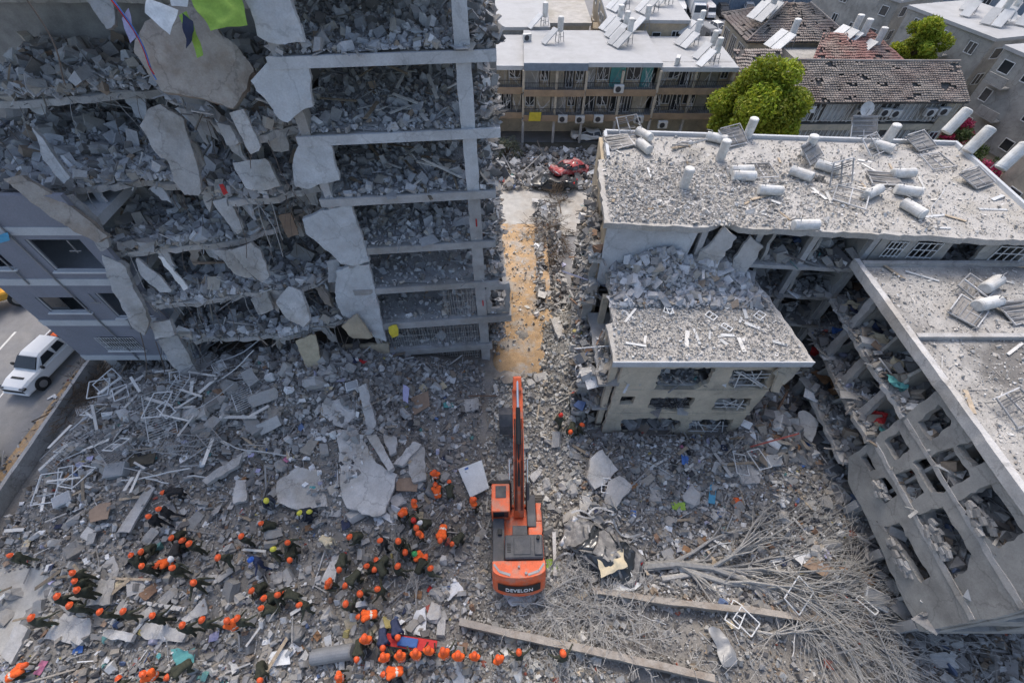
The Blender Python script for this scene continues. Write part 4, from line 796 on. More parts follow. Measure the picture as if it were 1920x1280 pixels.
# ---- big fallen slabs, each traced on the ground it lies on
def gslab(px, label, th=.28, tilt=(0, 0), m='slab', name='concrete_slab', cat='slab', amp=.07, seed=0, lift=.3, group=None, step=.3):
    c = (sum(p[0] for p in px) / len(px), sum(p[1] for p in px) / len(px)); p0 = on_ground(*c, dz=lift); n = Vector((tilt[0], tilt[1], 1)).normalized()
    r = random.Random(seed + 100); pts = [atp(u, v, p0, n) for u, v in px]
    if amp: pts = ragged(pts, amp, step, r)
    if th > .12: return rough_slab(pts, n, th, .16, seed + 300).build(name, m, label=label, cat=cat, group=group)
    b = B(); b.poly(pts, off=-n * th); return b.build(name, m, label=label, cat=cat, group=group)
GS = [([(632, 806), (668, 804), (706, 868), (745, 888), (722, 962), (700, 968), (650, 952), (640, 930), (636, 870)], 'largest pale cracked floor slab lying flat before the tower', dict(th=.35, tilt=(.06, -.12))),
      ([(519, 903), (555, 876), (597, 880), (614, 949), (555, 955), (520, 942)], 'pale fallen slab with a crack left of the largest slab', dict(tilt=(-.05, -.2))),
      ([(604, 755), (641, 746), (664, 757), (668, 781), (641, 802), (619, 791), (600, 775)], 'rounded grey slab chunk above the largest slab', dict(tilt=(.1, -.25), th=.4)),
      ([(670, 726), (686, 718), (696, 760), (704, 798), (690, 810), (680, 770)], 'pale round-ended concrete column leaning at the tower foot', dict(th=.5, tilt=(0, -.4), lift=.8, name='fallen_column', cat='column')),
      ([(686, 816), (706, 814), (739, 875), (729, 883)], 'grey concrete beam with chalk mark on the largest slab', dict(th=.4, lift=.6, name='fallen_beam', cat='beam', amp=.03)),
      ([(737, 869), (775, 826), (790, 832), (755, 873)], 'short pale beam slanting beside the marked grey beam', dict(th=.35, lift=.45, name='fallen_beam', cat='beam')),
      ([(716, 812), (743, 818), (743, 846), (733, 858)], 'small triangular slab next to the marked grey beam', dict(lift=.4)),
      ([(743, 897), (785, 893), (781, 921), (743, 919)], 'dark brown wooden board right of the largest slab', dict(th=.06, m='board_brown', name='wooden_board', cat='board', amp=.02)),
      ([(760, 850), (795, 836), (799, 898), (772, 905)], 'flat grey slab behind the first orange rescuers', dict(lift=.25)),
      ([(1108, 858), (1130, 842), (1159, 880), (1140, 902), (1116, 918), (1100, 896)], 'upper of two pale slabs right of the excavator arm', dict(lift=.7, tilt=(.2, -.3))),
      ([(1140, 902), (1162, 891), (1186, 910), (1154, 951), (1132, 940)], 'lower of two pale slabs right of the excavator arm', dict(lift=.6, tilt=(-.2, -.2), th=.4)),
      ([(1054, 967), (1083, 948), (1091, 964), (1056, 980)], 'pale rectangular concrete block right of the excavator cabin', dict(th=.35, lift=.5, amp=.03)),
      ([(1086, 944), (1108, 942), (1098, 962), (1088, 958)], 'small pale block between the slabs and the excavator', dict(th=.35, lift=.5, amp=.03)),
      ([(377, 899), (432, 862), (455, 850), (446, 872), (385, 908)], 'long pale beam lying on the left rubble slope', dict(th=.35, lift=.5, name='fallen_beam', cat='beam')),
      ([(219, 997), (278, 907), (290, 913), (242, 997)], 'long grey plank-like slab near three rescuers at left', dict(th=.15, lift=.5, amp=.02, m='concrete')),
      ([(436, 944), (441, 899), (461, 899), (461, 938)], 'upright-looking grey slab below the long pale beam', dict(lift=.4)),
      ([(172, 1075), (214, 1040), (223, 1066), (205, 1131), (157, 1134)], 'flat grey slab where five rescuers stand in a file', dict(lift=.15, th=.2)),
      ([(80, 1197), (119, 1149), (169, 1158), (169, 1185), (148, 1209)], 'big slab under the leftmost man of the human chain', dict(lift=.3, th=.35)),
      ([(191, 1191), (196, 1179), (252, 1186), (243, 1203)], 'short beam piece below the human chain', dict(lift=.4, th=.3)),
      ([(261, 1179), (282, 1158), (350, 1185), (341, 1203), (270, 1197)], 'grey slab below the middle of the human chain', dict(lift=.3)),
      ([(264, 1131), (270, 1126), (347, 1137), (341, 1146)], 'narrow pale beam above the human chain', dict(lift=.5, th=.22, amp=.02, name='fallen_beam', cat='beam')),
      ([(338, 1161), (383, 1120), (389, 1149), (347, 1167)], 'triangular grey slab above the right end of the chain', dict(lift=.3)),
      ([(604, 1083), (624, 1037), (640, 1031), (627, 1090), (597, 1096)], 'long sand-coloured slab beside the lone orange vest', dict(lift=.3)),
      ([(1497, 772), (1510, 769), (1535, 791), (1522, 829), (1501, 807)], 'pale slab standing tilted in the courtyard gap', dict(lift=.9, tilt=(-.5, -.3))),
      ([(1535, 807), (1567, 806), (1562, 832), (1530, 826)], 'white rectangular panel in the courtyard gap', dict(lift=.6, th=.1, m='board_white', name='white_panel', cat='panel', amp=.01)),
      ([(166, 958), (186, 945), (208, 941), (202, 972), (169, 979)], 'brown rounded wooden sheet on the left rubble', dict(th=.05, lift=.4, m='board_brown', name='wooden_board', cat='board')),
      ([(242, 848), (262, 838), (292, 836), (287, 868), (243, 874)], 'dark brown sheet in the hollow below the bent railings', dict(th=.05, lift=.2, m='soil', name='wooden_board', cat='board')),
      ([(1033, 598), (1046, 594), (1062, 624), (1047, 634)], 'pale block lying on the dirt path by the beige block', dict(th=.4, lift=.4, amp=.03)),
      ([(935, 704), (955, 695), (978, 702), (972, 716), (944, 718)], 'flat sandy stone beside the excavator boom tip', dict(lift=.3, m='slab_brown')),
      ([(1000, 700), (1028, 694), (1030, 706), (1004, 716)], 'pale slab right of the excavator boom tip', dict(lift=.3)),
      ([(992, 893), (1014, 872), (1018, 878), (1000, 905)], 'small pale slab right of the excavator boom', dict(lift=.3)),
      ([(1380, 870), (1395, 858), (1430, 875), (1425, 905), (1394, 906)], 'broken grey slab in the right rubble field', dict(lift=.25)),
      ([(860, 750), (900, 742), (898, 766), (872, 772)], 'flat grey slab below the barred tower floor', dict(lift=.25)),
      ([(770, 745), (803, 732), (806, 760), (776, 778)], 'reddish brown wooden board below the barred tower floor', dict(th=.05, m='board_brown', name='wooden_board', cat='board', amp=.02)),
      ([(1150, 1080), (1205, 1093), (1190, 1106), (1148, 1112)], 'grey curved metal sheet beside the car wreck', dict(th=.04, lift=.4, m='metal_pale', name='metal_sheet', cat='sheet', amp=.02)),
      ([(1505, 1150 - 90), (1526, 1040), (1560, 1062), (1548, 1082)], 'brown cardboard-like panel in the right rubble', dict(th=.05, m='board_brown', name='wooden_board', cat='board', amp=.02)),
      ([(0, 1228), (30, 1168), (52, 1178), (20, 1245)], 'grey slab at the lower left edge', dict(lift=.4))]
for i, (px, lab, kw) in enumerate(GS): gslab(px, lab, seed=i, **kw)
# mattress
px = [(859, 879), (903, 862), (917, 914), (882, 932)]
p0 = on_ground(888, 897, dz=.5); n = Vector((.1, -.15, 1)).normalized()
pts = [atp(u, v, p0, n) for u, v in px]; mt = empty('mattress', p0 - Vector((0, 0, .3)), 'white mattress lying on rubble left of the excavator cabin', 'mattress')
b = B(); N = 14; vs = []
for i in range(N + 1):
    for j in range(N + 1):
        s, t = i / N, j / N; p = pts[0].lerp(pts[1], s).lerp(pts[3].lerp(pts[2], s), t); e = min(s, 1 - s, t, 1 - t)
        vs.append(p + n * (.03 * min(1, e * 10) + .025 * noise.noise((s * 9, t * 9, 0))))
b.add(vs, [(i * (N + 1) + j, (i + 1) * (N + 1) + j, (i + 1) * (N + 1) + j + 1, i * (N + 1) + j + 1) for i in range(N) for j in range(N)])
b.build('cover', 'mattress', mt, smooth=True)
b = B(); b.poly(pts, off=-n * .22); b.build('core', 'mattress', mt)
b = B(); b.poly([pts[0].lerp(pts[1], .25).lerp(pts[3], .06) + n * .03, pts[0].lerp(pts[1], .42).lerp(pts[3], .06) + n * .03, pts[0].lerp(pts[1], .42).lerp(pts[3], .12) + n * .03, pts[0].lerp(pts[1], .25).lerp(pts[3], .12) + n * .03], off=n * .02); b.build('cloth_tag', 'cloth_blue', mt)
# low garden walls
def low_wall(px, w, h, label, m='slab_brown'):
    pts = [on_ground(u, v, dz=.3) for u, v in px]; b = B(); r = random.Random(5)
    for p, q in zip(pts, pts[1:]):
        p, q = Vector((p.x, p.y, h - .4)), Vector((q.x, q.y, h - .4)); d = (q - p).normalized(); s = Vector((-d.y, d.x, 0)) * w / 2
        b.poly(ragged([p - s, q - s, q + s, p + s], .022, .7, r, keep=(1, 3)), off=(0, 0, .8))
    return b.build('low_wall', m, label=label, cat='wall')
low_wall([(862, 1166), (960, 1190), (1110, 1221), (1335, 1272)], .32, .75, 'long low concrete wall running along the bottom middle', 'slab_brown')
low_wall([(1108, 1108), (1240, 1128), (1420, 1146), (1610, 1172)], .3, .6, 'low mud-stained wall behind the dead branches')
low_wall([(1038, 1000), (1040, 1080)], .2, .6, 'short kerb-like wall right of the excavator', 'slab')

# ---- single concrete lumps one can pick out
def lump(seed, blocky=False):
    r = random.Random(seed); bm = bmesh.new(); bmesh.ops.create_cube(bm, size=1)
    bmesh.ops.subdivide_edges(bm, edges=bm.edges[:], cuts=1, use_grid_fill=True)
    for v in bm.verts:
        k = .06 if blocky else .17
        v.co += Vector((r.uniform(-k, k), r.uniform(-k, k), r.uniform(-k, k)))
        if not blocky and v.co.length > .72: v.co *= .86
    bmesh.ops.triangulate(bm, faces=bm.faces[:])
    sx = (1.25, .9, .62) if not blocky else (1.3, .75, .62)
    for v in bm.verts: v.co = Vector((v.co.x * sx[0], v.co.y * sx[1], v.co.z * sx[2]))
    me = bpy.data.meshes.new('concrete_lump'); bm.to_mesh(me); bm.free(); me.materials.append(MATS['chunk']); return me
LUMPS = [lump(i) for i in range(9)] + [lump(20 + i, True) for i in range(5)]
rl = random.Random(77)
def put_lumps(poly, n, zfn, label, group, lo=.3, hi=.75):
    for x, y in pts_in(poly, n):
        o = bpy.data.objects.new('concrete_lump', rl.choice(LUMPS)); C.objects.link(o); s = rl.uniform(lo, hi) ** 1.0
        if rl.random() < .12: s *= 1.5
        o.location = (x, y, zfn(x, y) + s * .2); o.rotation_euler = (rl.gauss(0, .5), rl.gauss(0, .5), rl.uniform(0, 6.3)); o.scale = (s, s * rl.uniform(.8, 1.2), s)
        tag(o, label, 'concrete', group)
put_lumps([(-21, 13), (-9.5, 14), (-9, 19), (-21, 20)], 38, hgt, 'grey concrete lump on the rubble slope at the foot of the torn tower half', 'lumps at the tower foot', .4, 1.0)
put_lumps([(-29, 3), (-3, 3), (-3, 12.5), (-29, 12.5)], 62, hgt, 'grey concrete lump in the rubble field where the rescuers work', 'lumps among the rescuers', .3, .7)
put_lumps([(-1.5, 9.5), (4.4, 4), (4.6, 19), (-1.5, 19)], 40, hgt, 'pale concrete lump along the path around the excavator', 'lumps around the excavator', .25, .6)
put_lumps([(4, 5), (18.8, 4), (18.8, 14), (4.2, 14)], 45, hgt, 'grey concrete lump in the rubble field in front of the beige block', 'lumps before the beige block', .25, .6)
for z, n in ((18.0, 26), (14.8, 26), (11.6, 24), (8.5, 20), (5.3, 16)):
    put_lumps([p for p in LFLOOR[z] if True], n, lambda x, y, z=z: z + .15 + .5 * sstep(.3, 5, y - 20.5), f'grey concrete lump on the torn left half of the {words[z]} tower floor', f'lumps on the {words[z]} tower floor', .45, 1.0)

# ================================================================ buildings behind
r6 = random.Random(8)
AC = None
def make_ac():
    e = empty('air_conditioner', (0, 0, 0), 'white box air conditioner', 'air conditioner'); b = B(); b.box(-.42, .42, -.17, .17, 0, .6); b.build('casing', 'tank_white', e, bevel=.02)
    b = B(); b.tube([(-.08, -.172, .3), (-.08, -.2, .3)], .24, 14); b.build('fan_grille', 'frame_dark', e)
    b = B(); b.box(-.36, .36, -.14, .14, -.06, -.003); b.build('bracket', 'metal_grey', e); return e
ac_p = Proto(make_ac())
def win(parent, fn, a, c, z0, z1, y, m='frame_white', mull=2, pane=True, w=.07, recess=.03):
    b = B(); b.bar(fn(a, y, z0), fn(c, y, z0), w); b.bar(fn(a, y, z1), fn(c, y, z1), w)
    for t in np.linspace(a, c, mull + 1): b.bar(fn(t, y, z0), fn(t, y, z1), w)
    o = b.build('window', m, parent)
    if pane:
        b = B(); b.poly([fn(a, y + recess, z0), fn(c, y + recess, z0), fn(c, y + recess, z1), fn(a, y + recess, z1)], off=fn(0, .02, 0) - fn(0, 0, 0)); b.build('pane', 'glass', o)
    return o
# ---- three-storey gallery block across the yard
bg = empty('gallery_block', (11, 58, 0), 'three-storey block with open galleries and white roof beyond the yard', 'building')
Gf, Gu, Gv = frame_fn((-3.0, 54.7, 0), R(-.6))
SEC = [(0, 4.3, 8.5, .7), (4.3, 11.3, 9.0, 0), (11.3, 19.4, 9.0, .2), (19.4, 28, 8.4, .7)]
for a, c, zt, y in SEC:
    b = B(); b.poly([Gf(a, y - .1, zt), Gf(c, y - .1, zt), Gf(c, 10.5, zt), Gf(a, 10.5, zt)], off=(0, 0, -.3)); b.build('roof_slab', 'roof_white', bg)
    b = B(); b.poly([Gf(a + .02, y - .2, zt + .06), Gf(c - .02, y - .2, zt + .06), Gf(c - .02, y - .1, zt + .06), Gf(a + .02, y - .1, zt + .06)], off=(0, 0, -.75 if 4 < a < 11 else -.45)); b.build('roof_edge', 'fence_blue' if 4 < a < 11 else 'band_white', bg)
    for z in (5.95, 3.15):
        b = B(); b.poly([Gf(a, y - .05, z), Gf(c, y - .05, z), Gf(c, 10.4, z), Gf(a, 10.4, z)], off=(0, 0, -.2)); b.build('floor_slab', 'concrete', bg)
        b = B(); b.poly([Gf(a + .05, y - .12, z + .35), Gf(c - .05, y - .12, z + .35), Gf(c - .05, y - .06, z + .35), Gf(a + .05, y - .06, z + .35)], off=(0, 0, -.72)); b.build('balcony_band', 'band_brown', bg)
        b = B(); zz = z + 1.05
        b.bar(Gf(a + .1, y - .05, zz), Gf(c - .1, y - .05, zz), .05)
        for t in np.arange(a + .15, c - .1, .2): b.bar(Gf(t, y - .05, z + .3), Gf(t + r6.uniform(-.05, .05), y - .05, zz), .028)
        b.build('railing', 'frame_dark', bg)
        t = a + .15; k = 0
        while t < c - .5:
            w = r6.uniform(.9, 1.8); w = min(w, c - .1 - t); kind = r6.choice(['dark', 'win', 'win', 'wall', 'curtain', 'door'])
            top = z + 2.45
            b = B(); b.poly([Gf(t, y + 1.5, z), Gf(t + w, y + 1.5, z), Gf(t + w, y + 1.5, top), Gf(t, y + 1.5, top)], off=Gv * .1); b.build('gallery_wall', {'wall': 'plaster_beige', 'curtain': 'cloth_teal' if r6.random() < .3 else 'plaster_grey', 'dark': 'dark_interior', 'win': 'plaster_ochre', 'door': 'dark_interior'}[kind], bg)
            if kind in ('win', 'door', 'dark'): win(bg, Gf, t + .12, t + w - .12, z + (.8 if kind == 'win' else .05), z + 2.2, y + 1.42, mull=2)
            if r6.random() < .8:      # twisted white frames leaning on the railing
                b = B()
                for _ in range(r6.randint(3, 7)): b.bar(Gf(t + r6.random() * w, y + r6.uniform(-.02, .9), z + r6.uniform(.2, 1)), Gf(t + r6.random() * w, y + r6.uniform(.0, .7), z + r6.uniform(1.2, 2.5)), .04)
                b.build('twisted_frame', r6.choice(['frame_white', 'frame_white', 'pipe']), bg)
            t += w + .08
for x in (0.1, 4.3, 8.0, 11.3, 15.3, 19.4, 23.6, 27.8):
    for z0, z1 in ((0, 2.9), (3.15, 5.75), (5.95, 8.2)):
        b = B(); b.obb(Gf(x, .95 if x < 4 or x > 19.5 else .25, (z0 + z1) / 2), Gu * .14, Gv * .16, (0, 0, (z1 - z0) / 2)); b.build('column', 'plaster_beige' if z0 > 1 else 'slab', bg)
b = B(); b.poly([Gf(0, 3.2, 0), Gf(28, 3.2, 0), Gf(28, 3.2, 2.9), Gf(0, 3.2, 2.9)], off=Gv * .2); b.build('ground_floor_wall', 'plaster_beige', bg)
b = B(); b.poly([Gf(0, 10.2, 0), Gf(28, 10.2, 0), Gf(28, 10.2, 8.2), Gf(0, 10.2, 8.2)], off=Gv * .2); b.build('back_wall', 'plaster_grey', bg)
for x in (0, 27.8): b = B(); b.poly([Gf(x, 1.2, 0), Gf(x, 10.1, 0), Gf(x, 10.1, 8.1), Gf(x, 1.2, 8.1)], off=Gu * .2); b.build('side_wall', 'plaster_ochre', bg)
for i, (u, v, lab) in enumerate(((1160, 168, 'white air conditioner high on the gallery block railing'), (1055, 224, 'left of four air conditioners on the lower gallery band'), (1087, 225, 'second of four air conditioners on the lower gallery band'), (1122, 224, 'third of four air conditioners on the lower gallery band'), (1197, 225, 'right of four air conditioners on the lower gallery band'), (1242, 235, 'air conditioner below the gallery near the green tree'))):
    p = aty(u, v, 54.35); ac_p((p.x, p.y, p.z - .3), 0, 1.3, label=lab)
p = atz(988, 84, 8.6); ac_p((p.x, p.y, 9.0), .3, 1.2, label='lone air conditioner on the left end of the white roof')
p = atz(1272, 126, 8.4); ac_p((p.x, p.y + .8, 8.42), 1.2, 1.3, label='box air conditioner standing on the right end of the white roof')
yl = B(); yl.obb(aty(1003, 219, 54.3), (.7, 0, 0), (0, .04, 0), (.05, 0, .5)); yl.build('yellow_cloth', 'cloth_yellow', label='yellow cloth hung over the gallery railing', cat='cloth')
# ---- solar water heaters
def make_heater(npanel, dusty=True):
    e = empty('solar_water_heater', (0, 0, 0), 'x', 'water heater')
    b = B(); b.tube([(0, 0, .9), (0, 0, .94), (0, 0, 2.2), (0, 0, 2.24)], [.24, .3, .3, .24], 14); b.build('tank', 'tank_white', e, smooth=False)
    b = B()
    for a in (-.25, .25):
        for c in (-.25, .25): b.bar((a * 1.3, c * 1.3, 0), (a, c, .92), .05)
    b.bar((-.3, -.3, .5), (.3, -.3, .5), .04); b.bar((-.3, .3, .5), (.3, .3, .5), .04); b.build('stand', 'metal_grey', e)
    for k in range(npanel):
        y = (k - (npanel - 1) / 2) * 1.02
        p = Vector((-.5, y, 1.25)); q = Vector((-2.0, y, .12)); d = (q - p) / 2; n = Vector((d.z, 0, -d.x)).normalized() * -1
        b = B(); b.obb((p + q) / 2, d, (0, .46, 0), n * .05); pn = b.build('panel', 'metal_pale', e)
        b = B(); b.obb((p + q) / 2 + n * .055, d * .95, (0, .42, 0), n * .004); b.build('panel_glass', 'panel_dust', pn)
        b = B(); b.bar(p - d * .0, (p.x, y, 0), .04); b.bar(q, (q.x, y, 0), .04); b.build('panel_leg', 'metal_grey', e)
    b = B(); b.tube([(0, .2, 1.1), (-.3, .15, 1.0), (-.5, .1, 1.2)], .025, 5); b.build('hose', 'frame_dark', e)
    return e
h1, h2 = Proto(make_heater(1)), Proto(make_heater(2))
HT = [(1049, 78, 1, 'water heater standing alone near the left of the white roof'), (1021, 50, 1, 'water heater on the far left white roof'), (1159, 55, 2, 'rear heater of the left cluster on the white roof'), (1170, 68, 2, 'middle heater of the left cluster on the white roof'), (1177, 82, 2, 'front heater of the left cluster on the white roof'), (1209, 56, 1, 'heater right of the left cluster on the white roof'),
      (1308, 64, 2, 'rear heater of the right cluster on the white roof'), (1301, 82, 2, 'heater with twin panels in the right cluster on the white roof'), (1330, 104, 1, 'heater behind the last one at the right roof corner'), (1338, 118, 1, 'frontmost heater at the right corner of the white roof')]
for u, v, k, lab in HT:
    p = atz(u, v, 9.0 if u < 1260 else 8.45); (h1 if k == 1 else h2)((p.x, p.y, 9.0 if u < 1250 else 8.4), R(28), 1.12, label=lab, group='heaters on the white gallery roof')
# ---- generic far block
def block(name, label, x, y, w, d, h, yaw, floors, bays, m='plaster_grey', roof='roof_white', dirs=('front', 'left'), seed=0, heaters=0):
    r = random.Random(seed); e = empty(name, (x, y, 0), label, 'building'); f, u, v = frame_fn((x, y, 0), yaw)
    b = B()
    b.poly([f(0, 0, 0), f(w, 0, 0), f(w, d, 0), f(0, d, 0)], off=(0, 0, h)); b.build('wall', m, e)
    b = B(); b.poly([f(-.25, -.25, h + .002), f(w + .25, -.25, h + .002), f(w + .25, d + .25, h + .002), f(-.25, d + .25, h + .002)], off=(0, 0, .35)); b.build('roof_slab', roof, e)
    fh = h / floors
    for side in dirs:
        if side == 'front': fn = f; ln = w
        elif side == 'left': fn = (lambda a, c, z: f(c, d - a, z)); ln = d
        else: fn = (lambda a, c, z: f(w - c, a, z)); ln = d
        nb = bays if side == 'front' else max(2, int(bays * d / w))
        for k in range(floors):
            for j in range(nb):
                if r.random() < .12: continue
                a = (j + .5) * ln / nb - r.uniform(.4, .75); c = (j + .5) * ln / nb + r.uniform(.4, .75)
                z0 = k * fh + r.uniform(.9, 1.1); z1 = z0 + r.uniform(1.0, 1.35)
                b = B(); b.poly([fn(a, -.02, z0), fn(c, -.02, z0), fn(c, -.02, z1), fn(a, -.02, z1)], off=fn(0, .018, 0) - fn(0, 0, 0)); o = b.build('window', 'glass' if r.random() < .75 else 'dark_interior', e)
                b = B()
                for t in np.linspace(a, c, r.choice((2, 3, 3)) ): b.bar(fn(t, -.05, z0), fn(t, -.05, z1), .07)
                b.bar(fn(a, -.05, z0), fn(c, -.05, z0), .08); b.bar(fn(a, -.05, z1), fn(c, -.05, z1), .07); b.build('window_frame', 'frame_white', o)
            if r.random() < .7:
                a = r.uniform(.5, ln - 3); b = B(); z = k * fh
                if k > 0: b.poly([fn(a, -1.1, z + .12), fn(a + 2.6, -1.1, z + .12), fn(a + 2.6, -.03, z + .12), fn(a, -.03, z + .12)], off=(0, 0, -.16)); o = b.build('balcony', m, e); b = B(); b.bar(fn(a, -1.05, z + .6), fn(a + 2.6, -1.05, z + .6), .08, .9); b.build('balcony_front', m, o)
    return e, f
block('rear_flat_block', 'flat block with cluttered white roof directly behind the gallery block', 12.0, 66.0, 9.6, 20, 9.6, R(-2), 3, 4, 'plaster_ochre', 'roof_white', ('front', 'left'), 3)
block('rear_left_block', 'low white-roofed block behind the left end of the gallery block', -3.3, 66, 7.8, 26, 8.8, 0, 3, 3, 'plaster_grey', 'roof_white', ('front', 'right'), 4)
block('far_corner_block', 'grey corner house with bay windows behind the bright small tree', 55, 78, 10, 14, 8.6, R(24), 3, 3, 'plaster_grey', 'roof_white', ('front', 'left'), 5)
block('far_white_roof_block', 'grey block with white cluttered roof right of the bright small tree', 57.5, 62, 10, 13, 8.8, R(14), 3, 3, 'plaster_grey', 'roof_white', ('front', 'left'), 6)
block('far_right_block', 'weathered block with laundry at the far right edge', 58, 50, 12, 9, 9.0, R(10), 3, 4, 'plaster_grey', 'roof_white', ('front', 'left'), 7)
block('right_edge_house', 'low grey house at the right edge behind the toppled tanks', 52, 34.5, 10, 9, 6.5, R(6), 2, 3, 'plaster_beige', 'roof_dust', ('front', 'left'), 8)
block('rear_house_between', 'plain house between the white roofs in the back', 4.8, 74, 6, 10, 7, 0, 2, 3, 'plaster_beige', 'roof_dust', ('front',), 9)
block('far_tall_block', 'dark glazed block at the top right corner', 82, 88, 20, 16, 13, R(10), 4, 6, 'fence_blue', 'roof_white', ('front', 'left'), 10)
for i, (x, y, z, k) in enumerate(((14.5, 70, 9.96, 2), (15.5, 74, 9.96, 2), (18, 69, 9.96, 2), (20.5, 72, 9.96, 1), (14, 78, 9.96, 2), (17.5, 79, 9.96, 2), (19.8, 75.5, 9.96, 1), (16.5, 83, 9.96, 2))):
    (h1 if k == 1 else h2)((x, y, z), R(28 + r6.uniform(-8, 8)), 1.15, label='water heater crowded on the cluttered roof behind the gallery block', group='heaters on the cluttered rear roof')
for i, (x, y) in enumerate(((61, 67.5), (63, 68.5), (64.5, 71), (60, 71), (65, 67), (61.5, 73.5))):
    (h1 if i % 2 else h2)((x, y, 9.152), R(40), 1.2, label='water heater on the white roof right of the bright small tree', group='heaters on the far white roof')
for i, (x, y) in enumerate(((60, 53), (63, 55), (61, 57))): (h1)((x, y, 9.96), R(30), 1.2, label='water heater on the far right weathered block', group='heaters at the far right')
sd = empty('satellite_dish', (0, 0, 0), 'x', 'dish')
def dish(parent):
    b = B(); n = 16; vs = [(0, 0, 0)]; fs = []
    for k, (rr, zz) in enumerate(((.3, .04), (.6, .16))):
        for t in range(n): vs.append((rr * math.cos(t * 6.283 / n), rr * math.sin(t * 6.283 / n), zz))
    for t in range(n): fs += [(0, 1 + t, 1 + (t + 1) % n), (1 + t, 1 + n + t, 1 + n + (t + 1) % n, 1 + (t + 1) % n)]
    b.add(vs, fs); b.build('reflector', 'tank_white', parent, smooth=True); b = B(); b.bar((0, 0, 0), (0, .3, -.5), .05); b.bar((0, -.5, .1), (0, 0, .5), .03); b.build('mount', 'metal_grey', parent)
dish(sd); dish_p = Proto(sd)
p = aty(1624, 205, 46.9); dish_p((p.x, p.y, p.z), 0, 1.15, rx=R(60), label='round pale satellite dish on the tiled-roof block facade')
p = atz(1887, 38, 9.5); dish_p((p.x, p.y, 9.9), 0, 1.4, rx=R(40), label='satellite dish on the far white roof at right')

# ---- tiled roofs
def tiled(parent, p00, p10, p11, p01, nu, nv, m, seed, hole=.25, name='roof_tiles'):
    """courses of tiles between eave p00-p10 and ridge p01-p11, wavy, with missing tiles"""
    r = random.Random(seed); b = B(); p00, p10, p11, p01 = map(Vector, (p00, p10, p11, p01)); n = (p10 - p00).cross(p01 - p00).normalized()
    def P(s, t, h): return p00.lerp(p10, s).lerp(p01.lerp(p11, s), t) + n * h
    dk = B(); dk.poly([P(0, 0, -.12), P(1, 0, -.12), P(1, 1, -.12), P(0, 1, -.12)], off=-n * .1); dk.build('roof_deck', 'dark_interior', parent)
    for j in range(nv):
        for i in range(nu):
            if noise.noise((i * .16 + seed, j * .38, seed)) > hole and r.random() < .75: continue
            wv = .07 * noise.noise((i * .15, j * .3, seed + 9)) + r.gauss(0, .012); s0, s1 = i / nu, (i + .94) / nu; t0, t1 = j / nv, (j + 1.12) / nv; t1 = min(t1, 1.0)
            sl = .25 / nv * noise.noise((i * .2, j * .25, seed + 5)) * 2
            t0 = max(0, t0 + sl); lo, hi = .13 + wv, .02 + wv; sm = (s0 + s1) / 2
            b.add([P(s0, t0, lo - .05), P(sm, t0, lo + .03), P(s1, t0, lo - .05), P(s0, t1, hi - .05), P(sm, t1, hi + .03), P(s1, t1, hi - .05), P(s0, t0, lo - .13), P(s1, t0, lo - .13)],
                  [(0, 1, 4, 3), (1, 2, 5, 4), (6, 7, 2, 1, 0)])
    return b.build(name, m, parent, kind='stuff')
t1 = empty('tiled_roof_block', (37, 50, 0), 'long two-storey block with battered grey-brown tiled roof and barred windows', 'building')
e0, e1 = Vector((27.2, 47.2, 8.0)), Vector((45.9, 47.4, 8.0)); g0, g1 = Vector((26.4, 51.6, 10.3)), Vector((45.4, 51.2, 10.3)); k0, k1 = Vector((26.6, 55.6, 8)), Vector((46, 55.2, 8))
tiled(t1, e0, e1, g1, g0, 74, 19, 'tile_grey', 3, .3); tiled(t1, k1, k0, g0, g1, 60, 14, 'tile_grey', 5, .5)
b = B(); b.tube([g0 + Vector((0, 0, .1)), g0.lerp(g1, .5) + Vector((0, 0, .06)), g1 + Vector((0, 0, .1))], .12, 8); b.build('ridge_cap', 'tile_grey', t1)
Tf, Tu, Tv = frame_fn((27.4, 47.9, 0), R(.6))
for z0, z1 in ((0, 2.3), (2.6, 5.0), (5.3, 7.9)):
    b = B(); b.poly([Tf(0, 1.2, z0), Tf(18.2, 1.2, z0), Tf(18.2, 1.2, z1), Tf(0, 1.2, z1)], off=Tv * .2); b.build('wall', 'plaster_ochre', t1)
    b = B(); b.poly([Tf(0, 0, z1 + .5 if z1 < 7 else z1), Tf(18.2, 0, z1 + .5 if z1 < 7 else z1), Tf(18.2, 0, z1 - .12), Tf(0, 0, z1 - .12)], off=Tv * .12); b.build('balcony_band', 'plaster_beige', t1)
    b = B(); b.poly([Tf(0, .15, z0), Tf(18.2, .15, z0), Tf(18.2, 1.15, z0), Tf(0, 1.15, z0)], off=(0, 0, -.15)); b.build('floor_slab', 'concrete', t1)
    t = .2
    while t < 16.6 and z0 > 1:
        w = r6.uniform(1.2, 2.2); kind = r6.choice(('win', 'win', 'dark', 'curtain', 'bars'))
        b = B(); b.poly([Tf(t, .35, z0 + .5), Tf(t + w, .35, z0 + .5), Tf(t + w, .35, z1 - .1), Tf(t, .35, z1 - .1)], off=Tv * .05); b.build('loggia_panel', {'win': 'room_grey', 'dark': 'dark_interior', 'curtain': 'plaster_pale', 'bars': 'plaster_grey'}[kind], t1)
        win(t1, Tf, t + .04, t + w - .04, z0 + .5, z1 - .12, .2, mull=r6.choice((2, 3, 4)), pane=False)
        if kind == 'bars' or r6.random() < .5:
            b = B()
            for _ in range(7): x = t + r6.random() * w; b.bar(Tf(x, .05, z0 + .4), Tf(x + r6.uniform(-.6, .6), -.1, z1 - r6.uniform(.1, 1)), .04)
            b.build('bent_bars', 'frame_white', t1)
        t += w + .1
